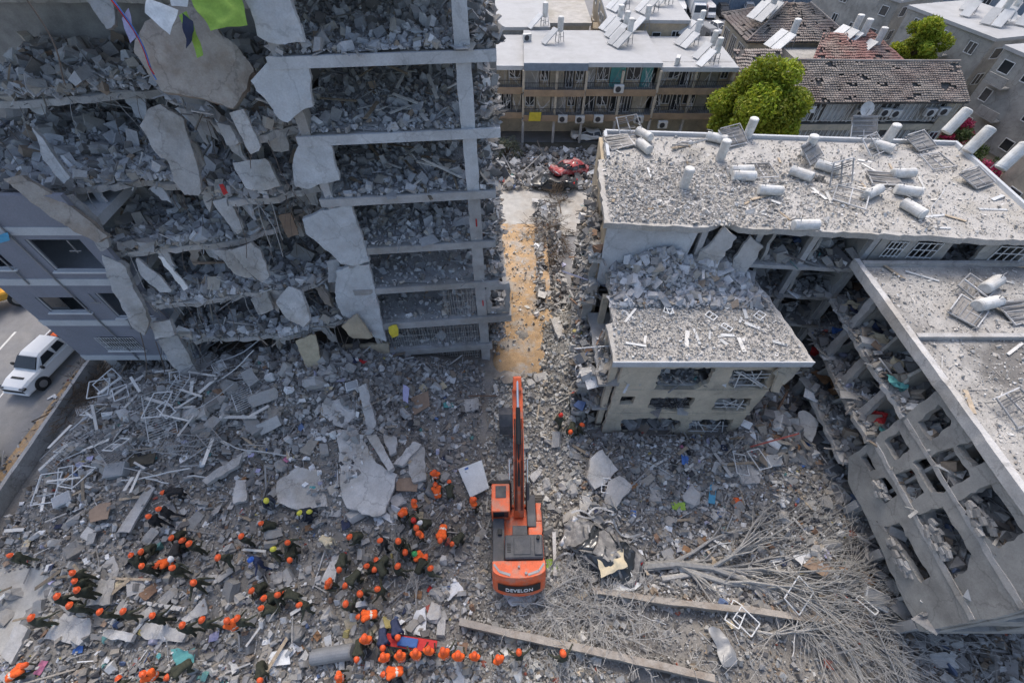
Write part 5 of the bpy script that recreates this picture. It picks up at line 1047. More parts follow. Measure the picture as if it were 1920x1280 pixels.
b = B(); b.poly([Tf(17.0, -.05, 0), Tf(18.3, -.05, 0), Tf(18.3, -.05, 7.95), Tf(17.0, -.05, 7.95)], off=Tv * .2); b.build('end_wall', 'plaster_beige', t1)
b = B(); b.poly([Tf(18.3, 0, 0), Tf(18.3, 7.5, 0), Tf(18.3, 7.5, 8), Tf(18.3, 3.9, 10.1), Tf(18.3, 0, 8)], off=Tu * .2); b.build('gable_wall', 'plaster_ochre', t1)
b = B(); b.poly([Tf(0, .3, 0), Tf(0, 7.5, 0), Tf(0, 7.5, 8), Tf(0, 3.9, 10.1), Tf(0, .3, 8)], off=-Tu * .2); b.build('gable_wall', 'plaster_ochre', t1)
win(t1, Tf, 17.2, 18.1, 3.6, 4.7, -.12)
for k, (u, v) in enumerate(((1611, 214), (1658, 212), (1678, 214), (1743, 212), (1768, 210), (1500, 207))):
    p = aty(u, v, 47.6); ac_p((p.x, p.y, p.z - .3), 0, 1.25, label=f'{("second","third","fourth","fifth","rightmost","leftmost")[k]} air conditioner on the tiled-roof block facade')
sg = B(); p = aty(1515, 206, 47.3); sg.obb(p, (.75, 0, 0), (0, .03, 0), (0, 0, .32)); sg.build('cloth_banner', 'cloth_white', label='small white banner on the tiled-roof block balcony', cat='banner')
# hipped house
hp = empty('hipped_house', (36, 70, 0), 'beige house with hipped grey tiled roof beside the car park', 'building')
x0, x1, y0, y1, ez, az = 30.2, 42.5, 66.2, 76, 7.6, 10.4; m0, m1 = Vector((35.3, 70.6, az)), Vector((38.2, 70.6, az))
c = [Vector((x0 - .6, y0 - .6, ez)), Vector((x1 + .6, y0 - .6, ez)), Vector((x1 + .6, y1 + .6, ez)), Vector((x0 - .6, y1 + .6, ez))]
tiled(hp, c[0], c[1], m1, m0, 44, 16, 'tile_grey', 11, .22); tiled(hp, c[3], c[0], m0, m0, 36, 16, 'tile_grey', 12, .3); tiled(hp, c[1], c[2], m1, m1, 30, 14, 'tile_grey', 13, .3); tiled(hp, c[2], c[3], m0, m1, 30, 14, 'tile_grey', 14, .4)
b = B(); b.box(x0, x1, y0, y1, 0, ez - .25); b.build('wall', 'plaster_beige', hp)
Hf, _, _ = frame_fn((x0, y0, 0), 0)
for a, z0 in ((4.2, 5.0), (7.6, 5.2), (1.2, 5.0), (4.2, 1.8), (7.6, 1.8)): win(hp, Hf, a, a + 1.6, z0, z0 + 1.5, -.06, mull=3, recess=.02)
Hl, _, _ = frame_fn((x0, y1, 0), R(-90))
for a in (1, 4, 7): win(hp, Hl, a, a + 2, 4.4, 6.6, -.06, mull=3, recess=.02)
for a, bb in ((m0, c[0]), (m1, c[1]), (m0, c[3])):
    b = B(); b.tube([a + Vector((0, 0, .12)), bb + Vector((0, 0, .12))], .11, 6); b.build('hip_cap', 'tile_grey', hp)
# red-tiled house
rd = empty('red_tiled_house', (41, 62, 0), 'house with faded red tiled roof and heaters behind the long tiled block', 'building')
tiled(rd, (34.2, 57.4, 7.2), (46.5, 57.4, 7.2), (43.5, 63.5, 9.2), (37.5, 63.5, 9.2), 46, 15, 'tile_red', 21, .25); tiled(rd, (46.5, 57.4, 7.2), (47.0, 69, 7.2), (43.5, 66, 9.2), (43.5, 63.5, 9.2), 40, 14, 'tile_red', 22, .35)
b = B(); b.box(34.6, 46.2, 57.9, 66, 0, 6.9); b.build('wall', 'plaster_grey', rd)
for i, (u, v, k) in enumerate(((1590, 80, 2), (1606, 88, 1), (1632, 104, 1), (1476, 88, 2))):
    z = (8.0, 7.8, 7.4, 7.8)[i]; p = atz(u, v, z); (h2 if k == 2 else h1)(p, R(20), 1.3, label=('heater with twin panels on the red tiled roof', 'middle heater on the red tiled roof', 'front heater on the red tiled roof', 'heater in front of the hipped house wall')[i])
for i, (u, v) in enumerate(((1452, 28), (1440, 34))): p = atz(u, v, 9.2); h2(p, R(28), 1.3, label='water heater on the left slope of the hipped roof', group='heaters on the hipped roof')
sw = empty('small_tiled_wing', (27, 57.5, 0), 'small tiled wing left of the long tiled block behind the green tree', 'building')
tiled(sw, (25.6, 55.6, 7.4), (30.6, 55.6, 7.4), (31.2, 59.5, 8.8), (25.6, 59.5, 8.8), 22, 9, 'tile_grey', 31, .2)
b = B(); b.box(26, 30.4, 56.0, 60, 0, 7.2); b.build('wall', 'plaster_ochre', sw)
# corrugated hoarding behind the car park
hz = empty('metal_hoarding', (70, 108.5, 0), 'tall blue-grey corrugated metal hoarding behind the car park', 'fence')
for k in range(22):
    x = 26 + k * 4.2; b = B()
    for t in np.arange(0, 4.1, .35): b.obb((x + t + .17, 108.5, 3.5), (.165, 0, 0), (0, .05 + .04 * (int(t / .35) % 2), 0), (0, 0, 3.5))
    b.build('sheet_panel', 'fence_blue', hz)
    b = B(); b.box(x - .12, x + .02, 108.1, 108.8, 0, 7.3); b.build('post', 'metal_pale', hz)

# ================================================================ excavator
EX = Vector((0.32, 8.0, .5))
ex = empty('excavator', (0, 0, 0), 'orange tracked excavator with raised boom in the middle of the rubble', 'excavator')
def track(x):
    b = B(); L, r_ = 1.75, .45; prof = []
    for k in range(9): t = math.pi / 2 - math.pi * k / 8; prof.append((L + r_ * math.cos(t), r_ + r_ * math.sin(t)))
    for k in range(9): t = -math.pi / 2 - math.pi * k / 8; prof.append((-L + r_ * math.cos(t), r_ + r_ * math.sin(t)))
    b.poly([(x - .24, y, z) for y, z in prof], off=(.48, 0, 0)); o = b.build('track', 'exc_black', ex)
    b = B()
    for y in np.arange(-L, L + .01, .175): b.box(x - .3, x + .3, y - .07, y + .07, .905, .945); b.box(x - .3, x + .3, y - .02, y + .01, .94, .975)
    for k in range(9):
        for s in (1, -1):
            t = math.pi * (k / 8 - .5); c, sn = math.cos(t), math.sin(t); b.obb((x, s * (L + (r_ + .015) * c), r_ + (r_ + .015) * sn), (.3, 0, 0), (0, -sn * s * .07, c * .07), (0, s * c * .02, sn * .02))
    b.build('track_pads', 'track_steel', o)
    b = B(); b.tube([(x - .26, L, r_), (x + .26, L, r_)], .3, 14); b.tube([(x - .26, -L, r_), (x + .26, -L, r_)], .3, 14)
    for y in np.linspace(-1.3, 1.3, 6): b.tube([(x - .255, y, .18), (x + .255, y, .18)], .13, 10)
    b.build('rollers', 'track_steel', o)
track(-1.2); track(1.2)
b = B(); b.box(-.9, .9, -1, 1, .45, .85); b.tube([(0, 0, .85), (0, 0, 1.12)], .62, 20); b.build('undercarriage', 'exc_black', ex)
b = B(); b.box(-1.36, 1.36, -2.0, 1.1, 1.12, 1.5); b.box(-.42, .6, 1.1, 1.3, 1.15, 1.6); b.build('deck', 'exc_orange', ex, bevel=.03)
arc = [(-1.38, -1.85), (-1.38, -2.3)] + [(1.38 * math.cos(t), -2.3 - .5 * math.sin(t)) for t in np.linspace(math.pi, 0, 13)][1:-1] + [(1.38, -2.3), (1.38, -1.85)]
def flare(y, z): return y - max(0, 2.0 - z) * .42 * sstep(-1.85, -2.3, y)
n = len(arc); lv = (.95, 1.2, 1.45, 1.75, 2.05); b = B(); b.add([(x, flare(y, z), z) for z in lv for x, y in arc], [(k * n + i, k * n + (i + 1) % n, (k + 1) * n + (i + 1) % n, (k + 1) * n + i) for k in range(4) for i in range(n)] + [tuple(range(n - 1, -1, -1)), tuple(4 * n + i for i in range(n))]); b.build('counterweight', 'exc_orange', ex)
arc2 = [(x * .97, -1.87 + (y + 1.87) * .86) for x, y in arc]
vs = [(x, y - .0, 2.052) for x, y in arc] + [(x, y, 2.3) for x, y in arc2]; n = len(arc)
b = B(); b.add(vs, [(i, (i + 1) % n, n + (i + 1) % n, n + i) for i in range(n)] + [tuple(range(n, 2 * n)), tuple(range(n - 1, -1, -1))]); cw = b.build('counterweight_top', 'exc_orange', ex)
b = B()
for s in (-1, 1): b.bar((s * 1.0, -2.35, 2.31), (s * .45, -2.52, 2.31), .12, .04); b.bar((s * 1.28, -2.0, 2.31), (s * 1.0, -2.35, 2.31), .1, .04)
b.tube([(0, -2.15, 2.3), (0, -2.15, 2.42)], .06, 8); b.tube([(.35, -2.45, 2.3), (.35, -2.45, 2.4)], .07, 8); b.build('grip_strip', 'metal_grey', cw)
# name plate on the back of the counterweight
nb = []
ts = np.linspace(math.pi * .78, math.pi * .22, 13); 
for t in ts: nb.append((1.42 * math.cos(t), -2.3 - .545 * math.sin(t), 1.28))
b = B(); up = Vector((0, 0, .46)); vs = [(x, flare(y - .015, z), z) for x, y, z in nb] + [(x, flare(y - .015, z + .5), z + .5) for x, y, z in nb]; b.add(vs, [(i, i + 1, i + 14, i + 13) for i in range(12)]); b.build('name_band', 'exc_black', ex)
cu = bpy.data.curves.new('text', 'FONT'); cu.body = 'DEVELON'; cu.size = .3; cu.extrude = .006; cu.align_x = 'CENTER'; cu.space_character = 1.1; cu.offset = .006
to = bpy.data.objects.new('lettering', cu); C.objects.link(to)
dg = bpy.context.evaluated_depsgraph_get(); me = bpy.data.meshes.new_from_object(to.evaluated_get(dg)); bpy.data.objects.remove(to); me.materials.clear(); me.materials.append(MATS['helmet_white'])
for v in me.vertices:     # wrap the letters round the curved back
    x, y, z = v.co; t = math.acos(max(-1, min(1, x / 1.42))); v.co = (x, flare(-2.3 - .545 * math.sin(t), 1.4 + y) - .035 - z, 1.4 + y)
o = bpy.data.objects.new('lettering', me); C.objects.link(o); o.parent = ex
b = B(); b.box(-.72, 1.28, -1.8, -.62, 1.5, 2.5); b.build('engine_hood', 'exc_dark', ex, bevel=.07)
b = B(); b.box(-.25, .62, -1.62, -.8, 2.502, 2.54); b.build('hood_panel', 'exc_dark', ex, bevel=.02)
b = B(); b.box(.82, 1.22, -1.65, -.75, 2.502, 2.6); b.build('hood_panel', 'exc_dark', ex, bevel=.03)
b = B()
for k in range(6): b.box(-.6, -.4, -1.5 + k * .08, -1.46 + k * .08, 2.5, 2.515)
b.build('vent_slots', 'exc_black', ex)
b = B(); b.tube([(1.02, -.85, 2.6), (1.02, -.85, 2.85)], .09, 10); b.build('exhaust', 'exc_black', ex)
b = B(); b.box(-1.36, -.74, -1.8, .42, 1.5, 1.95); b.build('side_cover', 'exc_dark', ex, bevel=.03)
b = B(); b.box(-1.1, -.86, -.5, -.2, 1.95, 2.12); b.build('air_filter', 'exc_black', ex, bevel=.03)
b = B(); b.box(-.3, .5, -.6, -.05, 1.5, 2.15); b.build('tank_cover', 'exc_dark', ex, bevel=.03)
b = B(); b.box(.56, 1.34, -.6, .2, 1.5, 2.0); b.build('fuel_tank', 'exc_orange', ex, bevel=.04)
b = B(); b.box(.52, 1.0, -.1, 1.65, 1.5, 2.08); b.build('walkway', 'exc_dark', ex, bevel=.03)
b = B(); b.box(1.02, 1.34, .25, 1.25, 1.5, 1.9); b.build('tool_box', 'exc_orange', ex, bevel=.04)
b = B(); b.bar((1.3, -.5, 2.0), (1.3, -.5, 2.6), .04); b.bar((1.3, -.5, 2.6), (1.3, .9, 2.5), .04); b.bar((1.3, .9, 2.5), (1.3, .9, 1.9), .04); b.build('handrail', 'exc_black', ex)
# cab
cb = B(); cb.box(-1.42, -.42, .45, 2.05, 1.3, 1.75); cab = cb.build('cab', 'exc_orange', ex, bevel=.04)
b = B()
for x in (-1.38, -.46):
    for y in (.5, 1.3, 2.0): b.bar((x, y, 1.75), (x, y - (.12 if y > 1.5 else 0), 2.9), .08)
b.build('cab_pillar', 'exc_orange', cab)
b = B(); b.box(-1.37, -.47, .53, 1.97, 1.76, 2.86); b.build('cab_glass', 'glass', cab)
b = B(); b.box(-1.42, -.42, .42, 1.95, 2.9, 3.0); b.build('cab_roof', 'exc_orange', cab, bevel=.04)
b = B(); b.box(-1.2, -.62, 1.15, 1.82, 3.002, 3.04); b.build('roof_hatch', 'exc_dark', cab, bevel=.02)
b = B(); b.box(-1.44, -.4, 1.95, 2.15, 2.82, 2.96); b.build('visor', 'exc_black', cab, bevel=.02)
b = B(); b.bar((-1.5, 2.1, 1.9), (-1.5, 2.1, 2.7), .04); b.bar((-1.5, 2.1, 2.3), (-1.42, 1.95, 2.3), .03); b.box(-1.62, -1.42, 2.08, 2.13, 2.4, 2.75); b.build('mirror', 'exc_black', cab)
# boom, stick, bucket
def beam_profile(side_pts, x0, x1): 
    b = B(); b.poly([(x0, y, z) for y, z in side_pts], off=(x1 - x0, 0, 0)); return b
b = beam_profile([(.5, 1.65), (.85, 1.55), (2.1, 3.1), (3.3, 4.55), (5.9, 5.95), (6.1, 6.15), (6.0, 6.45), (5.7, 6.45), (3.2, 5.5), (2.4, 4.9), (1.4, 3.5)], -.2, .36); b.build('boom', 'exc_orange', ex, bevel=.03)
b = B(); b.tube([(.08, 1.5, 3.75), (.08, 2.9, 5.4), (.08, 3.05, 5.55)], .06, 8); b.build('boom_hose', 'exc_black', ex)
b = B()
for dx in (-.12, -.04, .2, .28): b.tube([(dx, .7, 2.3), (dx, 1.4, 3.62), (dx, 2.4, 5.02), (dx, 3.2, 5.62), (dx, 4.3, 6.0)], .028, 5)
b.build('hydraulic_hoses', 'exc_black', ex)
for x in (-.42, .58): 
    b = B(); b.tube([(x, 1.0, 1.6), (x, 2.1, 2.75)], .11, 10); o = b.build('boom_cylinder', 'exc_dark', ex); b = B(); b.tube([(x, 2.1, 2.75), (x, 3.0, 3.9)], .06, 10); b.build('piston_rod', 'chrome', o)
b = B(); b.tube([(.08, 3.0, 5.62), (.08, 4.7, 6.5)], .12, 12); o = b.build('stick_cylinder', 'exc_black', ex); b = B(); b.tube([(.08, 4.7, 6.5), (.08, 6.1, 7.0)], .065, 10); b.build('piston_rod', 'chrome', o)
b = beam_profile([(5.6, 6.75), (6.2, 7.15), (6.45, 6.9), (6.75, 5.2), (6.9, 2.9), (6.65, 2.75), (6.25, 4.6), (5.75, 6.1)], -.16, .3); b.build('stick', 'exc_orange', ex, bevel=.03)
b = B(); b.tube([(.07, 6.75, 5.9), (.07, 6.95, 4.6)], .1, 10); o = b.build('bucket_cylinder', 'exc_black', ex); b = B(); b.tube([(.07, 6.95, 4.6), (.07, 7.1, 3.4)], .055, 10); b.build('piston_rod', 'chrome', o)
b = B(); b.bar((.07, 7.1, 3.4), (.07, 6.8, 2.8), .12); b.bar((.07, 7.1, 3.4), (.0, 6.5, 2.4), .12); b.build('linkage', 'exc_black', ex)
bk = []; x0, x1 = -1.02, .4
prof = [(6.95, 2.75), (6.55, 2.6), (6.05, 2.0), (5.9, 1.3), (6.2, .7), (6.75, .45)]
b = B()
for (y0_, z0_), (y1_, z1_) in zip(prof, prof[1:]):
    b.obb(((x0 + x1) / 2, (y0_ + y1_) / 2, (z0_ + z1_) / 2), ((x1 - x0) / 2, 0, 0), (0, (y1_ - y0_) / 2, (z1_ - z0_) / 2), Vector((0, -(z1_ - z0_), y1_ - y0_)).normalized() * .03)
for x in (x0, x1): b.poly([(x, y, z) for y, z in prof], off=(.04, 0, 0))
bu = b.build('bucket', 'exc_dark', ex)
for k in range(5):
    x = x0 + .1 + k * (x1 - x0 - .2) / 4; b = B(); b.poly([(x - .05, 6.7, .42), (x - .05, 6.7, .54), (x - .05, 7.0, .40)], off=(.1, 0, 0)); b.build('tooth', 'track_steel', bu)
place(ex, EX, R(1.0))

# ================================================================ cars
def loft(secs, n=4):
    """rounded boxes along y: (y, half width bottom, half width top, z0, z1)"""
    b = B(); vs = []; fs = []; K = 8
    for (y, wb, wt, z0, z1) in secs:
        h = z1 - z0; c = min(.12, h * .25)
        vs += [(-wb + .04, y, z0), (wb - .04, y, z0), (wb, y, z0 + c), (wt, y, z1 - c), (wt - c, y, z1), (-wt + c, y, z1), (-wt, y, z1 - c), (-wb, y, z0 + c)]
    for i in range(len(secs) - 1):
        for k in range(K): fs.append((i * K + k, i * K + (k + 1) % K, (i + 1) * K + (k + 1) % K, (i + 1) * K + k))
    fs.append(tuple(range(K - 1, -1, -1))); m = (len(secs) - 1) * K; fs.append(tuple(m + k for k in range(K))); b.add(vs, [tuple(reversed(f)) for f in fs]); return b
def wheels(e, ys, x, r_, w=.22):
    for y in ys:
        for s in (-1, 1):
            b = B(); b.tube([(s * (x - w), y, r_), (s * (x - w * .9), y, r_), (s * (x - .03), y, r_), (s * x, y, r_)], [r_ * .9, r_, r_, r_ * .88], 18); o = b.build('wheel', 'rubber', e)
            b = B(); b.tube([(s * (x - .02), y, r_), (s * (x + .012), y, r_)], r_ * .62, 14); b.build('rim', 'rim', o)
def side_glass(e, pts, x, s, par, m='glass'):
    b = B(); b.poly([(s * x, y, z) for y, z in pts], off=(s * .012, 0, 0)); b.build('window', m, par)
def make_car(paint, name='parked_car', suv=False, cat='car'):
    e = empty(name, (0, 0, 0), 'x', cat); H_ = .15 if suv else 0
    b = loft([(-2.15, .7, .68, .35, .8), (-2.1, .82, .78, .28, .95 + H_), (-1.2, .88, .84, .22, .98 + H_), (.9, .88, .84, .22, .96 + H_), (1.9, .84, .78, .26, .82 + H_), (2.15, .72, .66, .34, .7)]); body = b.build('body', paint, e)
    t = 1.46 + H_ * 1.4; bk = -2.0 if suv else -1.65
    b = loft([(bk, .76, .62, .93 + H_, 1.0 + H_), (bk + .45, .78, .62, .93 + H_, t - .02), (.1, .8, .64, .93 + H_, t), (.45, .8, .64, .93 + H_, t - .06), (1.15, .78, .7, .9 + H_, .98 + H_)]); cabn = b.build('cabin', 'glass', e)
    b = loft([(bk + .5, .66, .6, t - .02, t + .03), (.4, .66, .6, t - .02, t + .03)]); b.build('roof', paint, cabn)
    b = B()
    for s in (-1, 1):
        for y in (bk + .5, -.55): b = B(); b.bar((s * .8, y - (.3 if y < -1 else 0), .97 + H_), (s * .66, y, t), .07); b.build('pillar', paint, cabn)
        b = B(); b.bar((s * .8, 1.1, .97 + H_), (s * .65, .42, t), .06); b.build('pillar', paint, cabn)
    for s in (-.6, .6):
        b = B(); b.box(s - .15, s + .15, 2.0, 2.14, .62, .76 + H_ * .5); b.build('headlight', 'helmet_white', e); b = B(); b.box(s - .12, s + .12, -2.16, -2.08, .7, .86); b.build('tail_light', 'cloth_red', e)
    wheels(e, (-1.35, 1.35), .9, .32); return e
def make_van(paint, L=5, H_=2.1, name='parked_van'):
    e = empty(name, (0, 0, 0), 'x', 'van')
    b = loft([(-L / 2, .9, .8, .35, H_), (.9, .95, .85, .3, H_), (1.5, .95, .75, .3, H_ * .86), (2.0, .92, .8, .3, 1.15), (L / 2, .85, .75, .35, .85)]); b.build('body', paint, e)
    b = B(); b.poly([(-.66, 1.53, H_ * .85), (.66, 1.53, H_ * .85), (.78, 2.0, 1.2), (-.78, 2.0, 1.2)], off=(0, .02, .03)); b.build('windscreen', 'glass', e)
    for s in (-1, 1): b = B(); b.poly([(s * .94, .4, 1.2), (s * .94, 1.55, 1.2), (s * .88, 1.3, 1.8), (s * .88, .4, 1.85)], off=(s * .03, 0, 0)); b.build('window', 'glass', e)
    wheels(e, (-1.5, 1.55), .96, .34); return e
white_c, silver_c, black_c, grey_c = Proto(make_car('car_white')), Proto(make_car('car_silver')), Proto(make_car('car_black', suv=True)), Proto(make_car('car_grey', suv=True))
wv, gv = Proto(make_van('car_white')), Proto(make_van('car_grey', 5.4, 2.4))
wv((31.9, 103, .03), R(172), 1, label='white van parked left of the box truck'); wv((37.6, 104, .03), R(180), .95, label='white van parked right of the box truck')
black_c((40.4, 104, .03), R(178), 1.05, label='black car right of the white vans in the car park'); silver_c((46, 106, .03), R(165), 1, label='silver car near the hipped house in the car park')
gv((33.5, 89.5, .03), R(195), 1, label='grey van parked behind the white gallery roof'); white_c((36.8, 95, .03), R(200), 1, label='leftmost of three pale cars in the car park'); silver_c((37.9, 92.5, .03), R(200), 1, label='middle of three pale cars in the car park')
white_c((39.8, 94.5, .03), R(202), 1, label='rightmost of three pale cars in the car park'); grey_c((66, 104, .03), R(160), 1, label='dark car by the hoarding near the grey corner house')
# box truck
tr = empty('box_truck', (0, 0, 0), 'white box truck with red side panel in the car park', 'truck')
b = B(); b.box(-1.25, 1.25, -4.2, 1.9, 1.0, 3.6); bx_ = b.build('cargo_box', 'car_white', tr, bevel=.04); b = B(); b.box(-1.268, -1.256, -3.2, 1.2, 1.5, 3.3); b.build('side_panel', 'cloth_red', bx_)
b = loft([(2.0, 1.1, 1.05, .5, 2.7), (3.2, 1.1, 1.0, .5, 2.6), (3.9, 1.08, 1.0, .5, 1.5)]); cb = b.build('cab', 'car_white', tr); b = B(); b.poly([(-.92, 3.28, 2.5), (.92, 3.28, 2.5), (.98, 3.85, 1.6), (-.98, 3.85, 1.6)], off=(0, .02, .03)); b.build('windscreen', 'glass', cb)
b = B(); b.box(-.9, .9, -4.1, 3, .6, .98); b.build('chassis', 'exc_black', tr); wheels(tr, (-2.6, 2.9), 1.15, .45, .3); place(tr, (35.0, 103.5, .03), R(172), 1.05)
# white pickup on the road
pk = empty('pickup_truck', (0, 0, 0), 'white double-cab pickup truck parked on the road at left', 'pickup')
b = loft([(-2.9, .92, .9, .55, 1.05), (-2.85, .98, .95, .45, 1.12), (-1.0, 1.0, .97, .4, 1.15), (1.2, 1.0, .97, .4, 1.18), (2.3, 1.0, .92, .42, 1.16), (2.8, .96, .85, .45, 1.05), (2.95, .88, .8, .5, .9)]); body = b.build('body', 'car_white', pk)
b = loft([(-1.15, .93, .74, 1.1, 1.2), (-1.0, .93, .76, 1.1, 1.78), (.5, .93, .78, 1.1, 1.84), (.75, .93, .78, 1.1, 1.78), (1.5, .93, .85, 1.08, 1.22)]); cabn = b.build('cab', 'car_white', pk)
b = B(); b.poly([(-.7, .80, 1.75), (.7, .80, 1.75), (.8, 1.48, 1.27), (-.8, 1.48, 1.27)], off=(0, .03, .05)); b.build('windscreen', 'glass', cabn)
for s in (-1, 1):
    for a, c in ((-.85, -.1), (.02, .78)):
        b = B(); b.poly([(s * .935, a, 1.28), (s * .935, c + (.3 if c > .5 else 0), 1.28), (s * .82, c - .08, 1.7), (s * .81, a + .08, 1.7)], off=(s * .03, 0, 0)); b.build('side_window', 'glass', cabn)
    b = B(); b.box(s * 1.02 - .02, s * 1.22, 1.15, 1.3, 1.2, 1.42) if s > 0 else b.box(-1.22, -1.0, 1.15, 1.3, 1.2, 1.42); b.build('wing_mirror', 'exc_black', pk, bevel=.03)
    b = B(); b.box(s * .75 - .17, s * .75 + .17, 2.72, 2.93, .88, 1.02); b.build('headlight', 'glass', pk)
    b = B(); b.tube([(s * .985, 1.95, .4), (s * 1.012, 1.95, .4)], .5, 18); b.tube([(s * .985, -1.9, .4), (s * 1.012, -1.9, .4)], .5, 18); b.build('wheel_arch', 'exc_black', pk)
b = B(); b.box(-.85, .85, -2.75, -1.25, 1.13, 1.16); b.build('bed', 'exc_black', pk); b = B(); b.box(-.6, .2, -2.5, -1.9, 1.165, 1.3); b.box(.1, .6, -1.8, -1.4, 1.165, 1.28); b.build('cargo', 'cloth_orange', pk)
for s in (-1, 1): b = B(); b.box(s * .95 - .07, s * .95 + .07, -2.85, -1.2, 1.1, 1.28); b.build('bed_side', 'car_white', pk, bevel=.02)
b = B(); b.box(-.78, .78, 2.83, 2.97, .62, .86); b.build('grille', 'exc_black', pk); b = B(); b.box(-.95, .95, 2.8, 3.02, .42, .58); b.build('bumper', 'car_white', pk, bevel=.04); b = B(); b.box(-.45, .45, 2.1, 2.25, 1.17, 1.2); b.build('bonnet_vent', 'exc_black', pk)
wheels(pk, (-1.9, 1.95), 1.04, .42, .28); place(pk, (-34.9, 20.9, .02), R(172), 1.08)
# yellow loader and dark truck at the left edge
ld = empty('wheel_loader', (0, 0, 0), 'orange-yellow wheel loader on the road at the left edge', 'loader')
b = loft([(-2.6, 1.0, .9, .9, 1.9), (-.6, 1.05, .95, .8, 2.1), (.2, 1.0, .9, .8, 1.9)]); b.build('body', 'loader_yellow', ld); b = loft([(.1, .8, .7, .8, 1.4), (1.6, .7, .6, .7, 1.3)]); b.build('front_frame', 'loader_yellow', ld)
b = B(); b.box(-.7, .7, -.5, .7, 1.9, 3.1); c_ = b.build('cab', 'glass', ld); b = B(); b.box(-.78, .78, -.58, .78, 3.1, 3.2); b.build('cab_roof', 'loader_yellow', c_, bevel=.03)
for s in (-.5, .5): b = B(); b.bar((s, 1.0, 1.5), (s, 2.6, 1.3), .18, .3); b.bar((s, 2.6, 1.3), (s, 3.2, .6), .16, .25); b.build('arm', 'loader_yellow', ld)
b = B(); b.poly([(-1.3, 3.1, .9), (-1.3, 3.0, .15), (-1.3, 4.0, .1), (-1.3, 3.2, .2)], off=(2.6, 0, 0)); b.build('bucket', 'exc_dark', ld); wheels(ld, (-1.6, 1.5), 1.25, .7, .5); place(ld, (-43.2, 27.2, .02), R(-60), 1)
dt = empty('dark_truck', (0, 0, 0), 'dark truck wheel and flank at the left edge beside the low wall', 'truck')
b = B(); b.box(-1.1, 1.1, -3, 2.5, 1.0, 1.5); b.build('chassis', 'exc_black', dt); b = B(); b.box(-1.2, 1.2, -3, .9, 1.5, 2.2); b.build('bed', 'exc_dark', dt, bevel=.03); b = loft([(1.0, 1.2, 1.1, .9, 2.6), (2.6, 1.2, 1.05, .9, 2.5), (3.0, 1.15, 1, .9, 1.7)]); b.build('cab', 'car_grey', dt); wheels(dt, (-2, 1.9), 1.2, .55, .35); place(dt, (-34.6, 10.6, .02), R(180), 1)
# crushed cars in the yard and the wreck by the excavator
def crush(proto_fn, name, label, loc, rz, rx, amp, paint, seed, sc=1.0, squash=.7):
    e = proto_fn(paint, name); e['label'] = label
    for ch in e.children_recursive:
        me = ch.data = ch.data.copy(); bm = bmesh.new(); bm.from_mesh(me)
        if ch.name.startswith(('body', 'cabin', 'roof')): bmesh.ops.subdivide_edges(bm, edges=bm.edges[:], cuts=5, use_grid_fill=True)
        for v in bm.verts:
            n3 = noise.noise_vector(v.co * 1.1 + Vector((seed, 0, 0))) * amp + noise.noise_vector(v.co * 4.5) * amp * .3; v.co += n3; v.co.z *= squash + .3 * noise.noise(v.co * .8 + Vector((0, seed, 0)))
        for f_ in bm.faces: f_.smooth = True
        bm.to_mesh(me); bm.free()
    place(e, loc, rz, sc, rx=rx); return e
crush(make_car, 'crushed_car', 'crumpled red car in the debris-strewn yard', (6.3, 47.2, .5), R(125), R(12), .35, 'car_red', 3, 1.15)
crush(make_car, 'crushed_car', 'flattened dark car in front of the red wreck', (4.6, 44.8, .3), R(80), R(-6), .3, 'car_black', 6, 1.1, .6)
wk = crush(make_car, 'wrecked_car', 'burnt grey car wreck tangled with strips right of the excavator', (5.0, 7.2, .7), R(60), R(10), .5, 'wreck', 9, 1.05, .6)
crush(make_car, 'crushed_car', 'dusty white car under the left end of the gallery block', (9.5, 55.9, .05), R(90), 0, .18, 'car_white', 12, 1.0, .8)

# ================================================================ people
POSES = {
 'stand': dict(hip=(0, 0, .95), neck=(0, .03, 1.46), head=(0, .06, 1.63), sh=(.19, .02, 1.40), el=[(.27, .08, 1.13), (.27, .1, 1.13)], wr=[(.2, .30, 1.03), (.19, .3, 1.05)], kn=[(.1, .04, .5), (.1, .05, .5)], an=[(.12, -.02, .09), (.12, 0, .09)], hup=(0, .05, 1)),
 'pass': dict(hip=(0, -.03, .93), neck=(0, .08, 1.43), head=(0, .13, 1.59), sh=(.19, .06, 1.37), el=[(.36, .16, 1.15), (.36, .14, 1.17)], wr=[(.5, .33, 1.02), (.55, .28, 1.08)], kn=[(.14, .06, .49), (.14, .05, .49)], an=[(.2, -.02, .09), (.2, 0, .09)], hup=(0, .15, 1)),
 'bend': dict(hip=(0, -.16, .86), neck=(0, .40, 1.06), head=(0, .55, 1.10), sh=(.19, .33, 1.06), el=[(.25, .42, .78), (.25, .4, .8)], wr=[(.14, .52, .52), (.16, .5, .55)], kn=[(.13, .1, .48), (.13, .08, .48)], an=[(.16, -.06, .09), (.16, .0, .09)], hup=(0, .75, .65)),
 'crouch': dict(hip=(0, -.12, .42), neck=(0, .24, .86), head=(0, .33, 1.0), sh=(.19, .2, .82), el=[(.28, .38, .6), (.28, .36, .6)], wr=[(.13, .54, .42), (.14, .52, .4)], kn=[(.2, .34, .5), (.22, .32, .46)], an=[(.18, .02, .09), (.18, -.05, .09)], hup=(0, .35, .94)),
 'walk': dict(hip=(0, 0, .93), neck=(0, .09, 1.43), head=(0, .14, 1.59), sh=(.19, .07, 1.37), el=[(.26, -.08, 1.13), (.26, .16, 1.13)], wr=[(.24, .02, .92), (.2, .36, 1.02)], kn=[(.1, .24, .52), (.1, .02, .5)], an=[(.1, .28, .1), (.1, -.36, .13)], hup=(0, .1, 1)),
}
